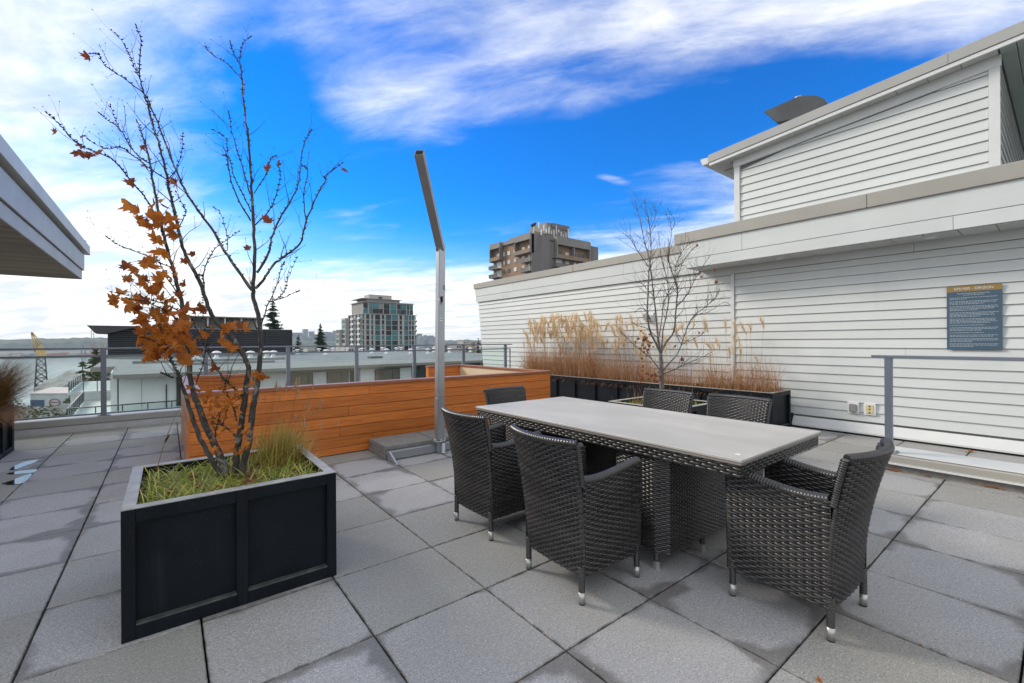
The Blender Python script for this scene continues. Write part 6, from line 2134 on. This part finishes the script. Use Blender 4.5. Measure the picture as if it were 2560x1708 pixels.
# ------------------------------------------------------------------ glass apartment tower
def window_obj(mesh, parent, name, a, c):
    o = put(name, mesh, parent, [(p + q) / 2 for p, q in zip(a, c)])
    o.scale = [max(0.001, abs(q - p) / 2) for p, q in zip(a, c)]
    return o
unit = MB().box((-1, -1, -1), (1, 1, 1))
def mat_pane(name, cols, rough=0.12):
    m, t, p = newmat(name)
    oi = t.nodes.new('ShaderNodeObjectInfo')
    r = t.nodes.new('ShaderNodeValToRGB')
    r.color_ramp.interpolation = 'CONSTANT'
    el = r.color_ramp.elements
    el[0].position = 0; el[0].color = (*cols[0], 1)
    el[1].position = 1 - 1 / len(cols); el[1].color = (*cols[-1], 1)
    for i in range(1, len(cols) - 1):
        e = el.new(i / len(cols)); e.color = (*cols[i], 1)
    t.links.new(oi.outputs['Random'], r.inputs[0])
    t.links.new(r.outputs[0], p.inputs['Base Color'])
    p.inputs['Roughness'].default_value = rough
    p.inputs['Specular IOR Level'].default_value = 0.3
    return m
M['teal'] = mat_pane('teal_glass', [(0.02, 0.085, 0.095), (0.010, 0.022, 0.028), (0.03, 0.15, 0.16), (0.014, 0.04, 0.046), (0.05, 0.19, 0.20), (0.008, 0.014, 0.018)], 0.2)
M['conc'] = mat('pale_concrete', (0.37, 0.355, 0.35), 0.75, var=0.08, vscale=0.1)
M['concd'] = mat('grey_concrete', (0.25, 0.245, 0.245), 0.75, var=0.1, vscale=0.1)
GTX, GTY = 89.0, 252.8
gt = empty('glass_tower', (GTX, GTY, -18), 0, 'apartment tower with pale piers and teal glass beyond the flat roof', 'building')
ZG = 18.0
mp = unit.mesh('window', M['teal'])
Wd, Dp = 33.6, 26.0
FH = 3.05
Ztop = 17.8
bx('core', (0.5, 0.5, 0), (Wd - 0.5, Dp, ZG + Ztop), M['conc'], gt)
xk = [415, 442, 480, 535, 572, 610, 645, 740, 770, 820, 850, 957, 970, 1085, 1120, 1170, 1215, 1300, 1315, 1355, 1370, 1415, 1440, 1465]
X_ = lambda q: (q - 415) / 1050 * Wd
wins = [(442 - 22, 442), (480, 535), (572, 610), (645, 740), (770, 820), (850, 957), (970, 1085), (1120, 1170), (1215, 1300), (1315, 1355), (1370, 1415), (1440, 1462)]
nfl = 8
for k in range(nfl):
    z1 = ZG + Ztop - 0.35 - FH * k
    z0 = z1 - FH + (0.75)
    for a, c in wins:
        wide = c - a > 80
        window_obj(mp, gt, 'window', (X_(a), 0.30, z0 - (0.45 if wide else 0)), (X_(c), 0.47, z1))
    bx('spandrel', (0.1, 0.02, z0 - 0.75), (Wd - 0.1, 0.29, z0 - 0.50), M['conc'], gt)
for a, c in zip([415] + [w[1] for w in wins], [w[0] for w in wins] + [1465]):
    if c - a > 6:
        bx('pier', (X_(a), -0.12, 0), (X_(c), 0.49, ZG + Ztop), M['conc'], gt)
# set-back top two floors
ZT2 = 24.9
bx('upper_core', (1.6, 1.6, ZG + Ztop), (Wd - 1.3, Dp - 2, ZG + ZT2), M['concd'], gt)
bx('cornice', (-0.3, -0.4, ZG + Ztop), (Wd + 0.5, Dp, ZG + Ztop + 0.35), M['conc'], gt)
for k in range(2):
    for a, c in ((445, 520), (555, 612), (625, 735), (745, 810), (825, 938), (955, 1072), (1090, 1160), (1170, 1275), (1290, 1335), (1360, 1420)):
        if k == 0 and a == 745: continue
        window_obj(mp, gt, 'window', (X_(a), 1.35, ZG + ZT2 - 0.6 - 3.2 * (k + 1) + 0.4), (X_(c), 1.58, ZG + ZT2 - 0.5 - 3.2 * k - 0.1))
for x in (540, 815, 945, 1080, 1282, 1345):
    bx('pier', (X_(x) - 0.15, 1.2, ZG + Ztop + 0.36), (X_(x) + 0.25, 1.6, ZG + ZT2), M['conc'], gt)
bx('parapet', (0.8, 1.0, ZG + ZT2), (Wd - 1.0, Dp - 1.5, ZG + ZT2 + 0.35), M['concd'], gt)
bx('penthouse', (4.0, 4, ZG + ZT2 + 0.36), (24.5, Dp - 5, ZG + 27.1), M['concd'], gt)
bx('penthouse_slab', (0.6, 3, ZG + 27.1), (26.0, Dp - 4, ZG + 27.35), M['wallt'], gt)
bx('lift_housing', (7.3, 9, ZG + 27.36), (21.4, 18, ZG + 30.3), M['conc'], gt)
bx('lift_vent', (13.0, 8.9, ZG + 27.6), (15.4, 8.99, ZG + 29.2), M['wframe'], gt)
# left flank with balconies
for k in range(9):
    z1 = ZG + Ztop - 0.35 - FH * k
    for ya, yb in ((2.5, 6.0), (8.5, 12.0), (14.0, 18.5), (20.5, 24.5)):
        window_obj(mp, gt, 'window', (0.30, ya, z1 - 2.1), (0.47, yb, z1))
    for ya, yb in ((1.0, 5.5), (12.5, 17.5)):
        bx('balcony', (-1.5, ya, z1 - 2.75), (0.48, yb, z1 - 2.55), M['conc'], gt)
        bx('balcony_front', (-1.5, ya, z1 - 2.54), (-1.38, yb, z1 - 1.55), M['eavew'], gt)
for ya, yb in ((0.0, 1.0), (6.4, 8.2), (12.0, 13.9), (18.6, 20.4), (24.6, 26)):
    bx('pier', (-0.12, ya if ya > 0 else 0.5, 0), (0.49, yb, ZG + Ztop - 0.01), M['conc'], gt)
for k in range(4):
    z1 = ZG + 14 - FH * k
    bx('balcony', (Wd - 0.49, 2, z1 - 0.2), (Wd + 1.6, 6, z1), M['conc'], gt)
    bx('balcony_front', (Wd + 1.5, 2, z1 + 0.01), (Wd + 1.6, 6, z1 + 1.0), M['eavew'], gt)
bx('rear_wing', (-1.6, Dp + 0.01, 0), (Wd - 4, Dp + 8, ZG + 16.5), M['conc'], gt)
bx('rear_wing', (-3.0, Dp + 8.01, 0), (Wd - 4, Dp + 15, ZG + 9.5), M['conc'], gt)
for k in range(5):
    window_obj(mp, gt, 'window', (-1.68, Dp + 1, ZG + 13.2 - FH * k), (-1.61, Dp + 7, ZG + 15.4 - FH * k))
    if k > 1: window_obj(mp, gt, 'window', (-3.08, Dp + 9, ZG + 13.2 - FH * k), (-3.01, Dp + 14, ZG + 15.4 - FH * k))

# ------------------------------------------------------------------ brown apartment block
M['brown'] = mat('brown_stucco', (0.25, 0.165, 0.11), 0.85, var=0.10, vscale=0.15)
M['rawc'] = mat('stained_concrete', (0.165, 0.155, 0.158), 0.85, var=0.25, vscale=0.35, stretch=(1, 1, 0.15))
M['rawl'] = mat('light_concrete', (0.225, 0.21, 0.20), 0.8, var=0.12, vscale=0.3)
M['curt'] = mat_pane('curtained_window', [(0.62, 0.63, 0.62), (0.50, 0.52, 0.53), (0.07, 0.08, 0.09), (0.66, 0.66, 0.63), (0.40, 0.42, 0.44), (0.58, 0.58, 0.56)], 0.25)
BX, BY = 82.45, 95.46
bt = empty('brown_apartment_block', (BX, BY, -16), 0, 'brown and grey concrete apartment block with balconies above the siding wall cap', 'building')
ZB = 16.0
mc = unit.mesh('window', M['curt'])
T_ = 32.4
LB = 20.1     # length of the left face (along +Y)
bx('core', (0.9, 0.9, 0), (27, LB, ZB + T_ - 1.2), M['brown'], bt)
bx('roof_slab', (0.5, 0.5, ZB + T_ - 1.19), (28, LB, ZB + T_ - 0.9), M['rawc'], bt)
# right-hand front: blank shear wall, recess, framed bays, blank end
bx('shear_wall', (0.0, 0.0, 0), (7.0, 0.89, ZB + T_), M['rawc'], bt)
bx('recess_wall', (7.001, 0.5, 0), (9.4, 0.895, ZB + T_), M['rawc'], bt)
bx('end_wall', (24.6, 0.2, 0), (29.0, 6, ZB + T_ - 0.3), M['rawc'], bt)
FB = 2.72
bx('top_frame', (9.5, -0.6, ZB + T_ - 1.9), (24.5, 0.88, ZB + T_ + 0.6), M['rawl'], bt)
bx('bay_wall', (9.5, -0.6, ZB + T_ - 6.0), (9.9, 0.85, ZB + T_ - 1.91), M['rawl'], bt)
bx('bay_wall', (16.8, -0.6, ZB + T_ - 6.0), (17.1, 0.85, ZB + T_ - 1.91), M['rawl'], bt)
bx('bay_wall', (24.1, -0.6, ZB + T_ - 6.0), (24.5, 0.85, ZB + T_ - 1.91), M['rawl'], bt)
def bwin_f(x0, x1, z0, z1): window_obj(mc, bt, 'window', (x0, 0.78, z0), (x1, 0.88, z1))
for k in range(6):
    zf = ZB + T_ - 5.8 - FB * k
    bwin_f(10.3, 12.9, zf + 0.2, zf + 2.4)
    bwin_f(14.4, 15.9, zf + 1.0, zf + 2.2)
    bwin_f(18.2, 19.2, zf + 1.0, zf + 2.2)
    bwin_f(20.4, 22.8, zf + 0.2, zf + 2.4)
    if k == 0:
        bx('balcony', (8.6, -1.0, zf - 0.25), (24.5, 0.77, zf), M['rawl'], bt)
        bx('balcony_front', (9.91, -0.58, zf + 0.01), (16.79, -0.45, zf + 1.0), M['brown'], bt)
        bx('balcony_front', (17.11, -0.58, zf + 0.01), (24.09, -0.45, zf + 1.0), M['brown'], bt)
    else:
        for a, c in ((8.6, 14.2), (19.8, 24.4)):
            bx('balcony', (a, -1.0, zf - 0.2), (c, 0.77, zf), M['rawl'], bt)
            bx('balcony_front', (a, -1.0, zf + 0.01), (c, -0.9, zf + 0.95), M['wframe'] if a > 10 else M['rawc'], bt)
# left face (facing -X)
def bwin_l(y0, y1, z0, z1): window_obj(mc, bt, 'window', (0.78, y0, z0), (0.88, y1, z1))
bx('top_frame', (-0.6, 0.0, ZB + T_ - 1.6), (0.89, 7.2, ZB + T_ + 0.1), M['rawl'], bt)
bx('parapet', (0.3, 7.201, ZB + T_ - 1.1), (0.89, 14.6, ZB + T_ + 0.1), M['rawl'], bt)
bx('top_frame', (-0.6, 14.7, ZB + T_ - 1.6), (0.89, LB, ZB + T_ + 0.1), M['rawl'], bt)
for a in (7.0, 14.7, 19.9):
    bx('bay_wall', (-0.6, a, ZB + T_ - 5.6), (0.885, a + 0.3, ZB + T_ - 1.61), M['rawc'], bt)
bx('bay_wall', (-0.6, 0.0, ZB + T_ - 5.6), (0.885, 0.25, ZB + T_ - 1.61), M['rawc'], bt)
for k in range(6):
    zf = ZB + T_ - 5.2 - FB * k
    bwin_l(0.9, 2.6, zf + 0.1, zf + 2.2)
    bwin_l(4.2, 5.4, zf + 0.9, zf + 2.1)
    bwin_l(8.0, 9.3, zf + 0.9, zf + 2.1)
    bwin_l(11.2, 12.5, zf + 0.9, zf + 2.1)
    bwin_l(13.9, 14.6, zf + 0.9, zf + 2.1)
    bwin_l(15.6, 18.2, zf + 0.1, zf + 2.2)
    if k == 0:
        for a, c in ((0.26, 6.99), (15.01, 19.89)):
            bx('balcony', (-0.9, a, zf - 0.25), (0.77, c, zf), M['rawl'], bt)
            bx('balcony_front', (-0.6, a, zf + 0.01), (-0.48, c, zf + 0.95), M['brown'], bt)
    else:
        for a, c in ((0.1, 4.0), (15.5, 20.0)):
            bx('balcony', (-1.1, a, zf - 0.2), (0.77, c, zf), M['rawl'], bt)
            bx('balcony_front', (-1.1, a, zf + 0.01), (-1.0, c, zf + 0.95), M['wframe'] if a > 9 else M['rawc'], bt)
# roof plant
bx('lift_housing', (10.5, 5, ZB + T_ - 0.89), (20.0, 13, ZB + T_ + 6.0), M['rawl'], bt)
bx('lift_housing', (5.5, 5.5, ZB + T_ - 0.89), (10.49, 11, ZB + T_ + 2.6), M['rawl'], bt)
bx('housing_cap', (12.5, 4.7, ZB + T_ + 4.6), (20.2, 4.99, ZB + T_ + 6.1), M['rawc'], bt)
rq = random.Random(2)
for k in range(13):
    x = 6.6 + k * 1.05
    bx('antenna_panel', (x, 4.3, ZB + T_ + 0.5 + rq.uniform(0, 3.0)), (x + 0.3, 4.6, ZB + T_ + 3.0 + rq.uniform(0, 2.4)), M['eavew'], bt)
bx('roof_step', (1.2, 6, ZB + T_ - 0.89), (5.4, 12, ZB + T_ + 0.9), M['rawl'], bt)
for x, h in ((22.5, 4.2), (27.6, 2.6), (28.1, 2.4), (3.0, 4.0)):
    MB().tube([(x, 2.5, ZB + T_ - 0.9), (x, 2.5, ZB + T_ + h - 0.4)], 0.22 if x == 22.5 else 0.09, 5).build('antenna', M['eavew'], bt)
MB().tube([(2.3, 2.5, ZB + T_ + 3.0), (2.9, 2.5, ZB + T_ + 3.6)], [0.5, 0.4], 6).build('antenna_dish', M['wframe'], bt)
MB().tube([(3.1, 2.5, ZB + T_ + 3.4), (3.6, 2.5, ZB + T_ + 4.0)], [0.45, 0.4], 6).build('antenna_dish', M['wframe'], bt)
b = bx('skylight_box', (34, -6, ZB + 20), (39, 0, ZB + 27.4), M['wallt'], bt)

# ------------------------------------------------------------------ distant city
ct = [mat('tower_facade', c, 0.5, var=0.15, vscale=0.05) for c in ((0.10, 0.14, 0.18), (0.06, 0.10, 0.14), (0.16, 0.18, 0.20), (0.04, 0.08, 0.11))]
cbm = [unit.mesh('tower_block', m_) for m_ in ct]
rk = random.Random(23)
city = []
for u, v, w in ((742, 832, 17), (763, 823, 10), (757, 838, 8), (779, 829, 9), (790, 836, 14), (806, 831, 10), (818, 830, 16), (829, 832, 10), (841, 827, 14), (853, 838, 16), (864, 830, 16), (872, 834, 12), (812, 838, 20), (733, 840, 14), (784, 842, 18),
                (1049, 834.5, 9), (1040, 845, 9), (1056, 846, 14), (1066, 847, 10), (1078, 846, 12), (1090, 849, 14), (1032, 848, 10), (1075, 850, 20), (723, 846, 12), (880, 840, 12)):
    city.append((u, v, w))
for k in range(40):
    city.append((rk.choice((rk.uniform(720, 890), rk.uniform(1025, 1110))), rk.uniform(838, 850), rk.uniform(5, 12)))
for u, v, w in city:
    d = rk.uniform(3700, 4300)
    p = at(u, v, d)
    half = w / CAM_F * d / 2
    z0 = -45
    o = put('city_tower', rk.choice(cbm), None, (p.x, p.y, (p.z + z0) / 2))
    o.scale = (half, half * rk.uniform(0.8, 1.2), (p.z - z0) / 2)
    o.rotation_euler = (0, 0, rk.choice((0.15, 0.75)))
    tag(o, 'hazy high-rise in the distant downtown skyline', 'building', 'distant skyline towers')
b = put('stadium_roof', MB().tube([(0, 0, 0), (0, 0, 14), (0, 0, 24), (0, 0, 28)], [90, 85, 50, 6], 20).mesh('stadium_roof', M['eavew']), None)
pp_ = at(772, 872, 3500)
b.location = (pp_.x, pp_.y, pp_.z - 4)
tag(b, 'low white domed roof in front of the downtown skyline', 'building')
# low mid-distance houses right of the tower
hm = [mat('house_wall', c, 0.7, var=0.15, vscale=0.1) for c in ((0.45, 0.42, 0.37), (0.30, 0.27, 0.24), (0.50, 0.49, 0.47))]
for u, v, w, d, k, lab in ((1158, 853, 20, 420, 0, 'beige low-rise standing tallest among the roofs right of the parasol mast'), (1178, 856, 22, 300, 1, 'brown low-rise beside the small conifer at the siding wall end'),
        (1140, 861, 30, 260, 2, 'wide pale low-rise just right of the parasol mast'), (1110, 862, 26, 330, 1, 'brown low building hidden partly by the parasol mast'), (1095, 860, 18, 380, 0, 'narrow beige building left of the parasol mast'),
        (1199, 860, 16, 220, 1, 'small brown building touching the siding wall end'), (868, 868, 26, 180, 2, 'pale low building at the left foot of the glass tower'),
        (700, 872, 40, 150, 2, 'pale low block at the right foot of the louvred penthouse'), (775, 872, 24, 210, 2, 'pale low building left of the dense dark conifer')):
    p = at(u, v, d)
    half = w / CAM_F * d / 2
    zz = land_z(p.x, p.y) - 2
    g = empty('low_house', (p.x, p.y, zz), 0.15, lab, 'building', 'low buildings beyond the flat roof')
    bx('wall', (-half, -half, 0), (half, half, p.z - zz), hm[k], g)
    bx('roof', (-half * 1.04, -half * 1.04, p.z - zz + 0.01), (half * 1.04, half * 1.04, p.z - zz + 0.35), M['wallt'], g)
    for q in (-0.6, -0.1, 0.4):
        bx('window', (half * q, -half - 0.08, p.z - zz - 2.2), (half * (q + .3), -half - 0.01, p.z - zz - 0.8), M['wframe'], g)

# ------------------------------------------------------------------ conifers and other far trees
M['conif'] = mat_blade('conifer_needles', [(0.025, 0.045, 0.028), (0.035, 0.06, 0.035), (0.018, 0.032, 0.022), (0.05, 0.07, 0.04)], 0.1)
M['cedar'] = mat_blade('yellow_green_cedar', [(0.09, 0.10, 0.03), (0.12, 0.125, 0.04), (0.06, 0.075, 0.025), (0.15, 0.14, 0.05)], 0.15)
M['trunk'] = mat('far_trunk', (0.06, 0.045, 0.035), 0.9)
def conifer(u, vtop, vbot, d, wpx, lab, mtl, seed, droop=0.25, gap=1.0, nwh=26):
    r_ = random.Random(seed)
    top = at(u, vtop, d)
    H_ = (vbot - vtop) / CAM_F * d
    R_ = wpx / CAM_F * d / 2
    g = empty('conifer_tree', (top.x, top.y, land_z(top.x, top.y)), 0, lab, 'tree')
    inv = Matrix.Translation(g.location).inverted()
    o = MB().tube([(top.x, top.y, g.location.z - 1), (top.x, top.y, top.z)], [R_ * 0.10, R_ * 0.012], 6).build('trunk', M['trunk'], g); o.matrix_parent_inverse = inv
    b = MB()
    for w in range(nwh):
        f = (w + r_.uniform(0, .6)) / nwh
        z = top.z - H_ * f * 1.12
        rad = R_ * (0.06 + 0.94 * f ** 0.85)
        for k in range(r_.randint(4, 7)):
            if r_.random() > gap: continue
            az = r_.uniform(0, 6.28)
            L_ = rad * r_.uniform(0.55, 1.12)
            n = 10
            for q in range(n):
                s = (q + r_.uniform(.2, 1)) / n
                c = Vector((top.x + cos(az) * L_ * s, top.y + sin(az) * L_ * s, z - droop * L_ * s + 0.10 * L_ * s * s))
                wd = L_ * 0.16 * (1.1 - s) + R_ * 0.03
                a2 = az + r_.uniform(-1.2, 1.2)
                for rep in range(2):
                    e1 = Vector((cos(a2), sin(a2), r_.uniform(-.7, .3))) * wd * 1.6
                    e2 = Vector((-sin(a2) * .6, cos(a2) * .6, r_.uniform(.4, 1.0))) * wd * 0.75
                    c2 = c + Vector((r_.uniform(-1, 1), r_.uniform(-1, 1), r_.uniform(-1, 1))) * wd * .8
                    b.face([c2 - e1 * .3 - e2, c2 + e1, c2 - e1 * .3 + e2, c2 - e1 * .6])
    o = raw(b, 'crown', mtl, g); o.matrix_parent_inverse = inv
conifer(801, 810, 884, 190, 52, 'dense dark conifer between the louvred penthouse and the glass tower', M['conif'], 3, 0.18, 1.0, 30)
conifer(682, 742, 850, 130, 74, 'dark conifer crown rising behind the right of the louvred penthouse', M['conif'], 4, 0.15, 0.8, 22)
conifer(507, 728, 850, 130, 44, 'thin dark conifer tip behind the orange maple leaves', M['conif'], 5, 0.15, 0.7, 20)
conifer(240, 874, 1010, 105, 130, 'yellow-green cedar with drooping branches beside the lower white terrace', M['cedar'], 8, 0.30, 0.75, 26)
conifer(206, 905, 1040, 92, 120, 'ragged yellow-green cedar in front of the shipyard sheds', M['cedar'], 9, 0.38, 0.6, 20)
conifer(746, 838, 884, 160, 40, 'small dark conifer just right of the louvred penthouse', M['conif'], 14, 0.1, 0.6, 14)
conifer(1196, 845, 880, 200, 22, 'small dark conifer against the end of the siding wall', M['conif'], 15, 0.1, 0.9, 14)
rt2 = random.Random(31)
M['far_leaf'] = mat_blade('far_broadleaf', [(0.05, 0.07, 0.035), (0.07, 0.085, 0.04), (0.10, 0.085, 0.04), (0.035, 0.055, 0.03)], 0.15)
def bush(x, y, z, r, lab, seed):
    r_ = random.Random(seed)
    g = empty('broadleaf_tree', (x, y, z), 0, lab, 'tree', 'broadleaf trees below the terrace')
    inv = Matrix.Translation(g.location).inverted()
    o = MB().tube([(x, y, z - 1), (x, y, z + r)], [r * .1, r * .06], 5).build('trunk', M['trunk'], g); o.matrix_parent_inverse = inv
    b = MB()
    for k in range(420):
        d = Vector((r_.gauss(0, 1), r_.gauss(0, 1), r_.gauss(0, .8))).normalized() * r * r_.uniform(.45, 1.0) ** .6
        c = Vector((x, y, z + r * 1.3)) + d
        s = r * r_.uniform(.06, .14)
        e1 = Vector((r_.uniform(-1, 1), r_.uniform(-1, 1), r_.uniform(-.6, .6))).normalized() * s
        e2 = e1.cross(Vector((r_.uniform(-1, 1), r_.uniform(-1, 1), 1))).normalized() * s * .7
        b.face([c - e1, c - e2, c + e1, c + e2])
    o = raw(b, 'crown', M['far_leaf'], g); o.matrix_parent_inverse = inv
blab = ['rounded tree beside the white warehouse below the terrace', 'larger rounded tree between warehouse and harbour', 'small rounded tree at the foot of the lower white terrace', 'rounded tree nearest the water by the shipyard', 'rounded tree behind the parasol mast among low roofs', 'rounded tree beside the beige low-rise', 'rounded tree nearest the siding wall end', 'rounded tree left of the parasol mast']
for k, (u, v, d, r) in enumerate(((120, 1015, 150, 4), (60, 1010, 190, 5), (150, 1035, 120, 3), (20, 990, 260, 6), (1120, 868, 330, 5), (1165, 866, 300, 5), (1190, 872, 240, 4), (1085, 868, 420, 6))):
    p = at(u, v, d)
    bush(p.x, p.y, min(p.z - r * 2.2, land_z(p.x, p.y) + 4) if k < 4 else p.z - r * 2, r, blab[k], 50 + k)

# ------------------------------------------------------------------ haze in the far air
m = bpy.data.materials.new('haze_air')
m.use_nodes = True
t = m.node_tree
for n in list(t.nodes): t.nodes.remove(n)
out = t.nodes.new('ShaderNodeOutputMaterial')
pv = t.nodes.new('ShaderNodeVolumePrincipled')
pv.inputs['Color'].default_value = (0.86, 0.93, 1.0, 1)
pv.inputs['Density'].default_value = 0.00007
pv.inputs['Anisotropy'].default_value = 0.0
t.links.new(pv.outputs[0], out.inputs['Volume'])
hb = MB().box((-9500, -9500, -92), (9500, 12500, 175)).build('haze', m)
tag(hb, 'pale blue sea air over the harbour and city', 'haze', kind='stuff')
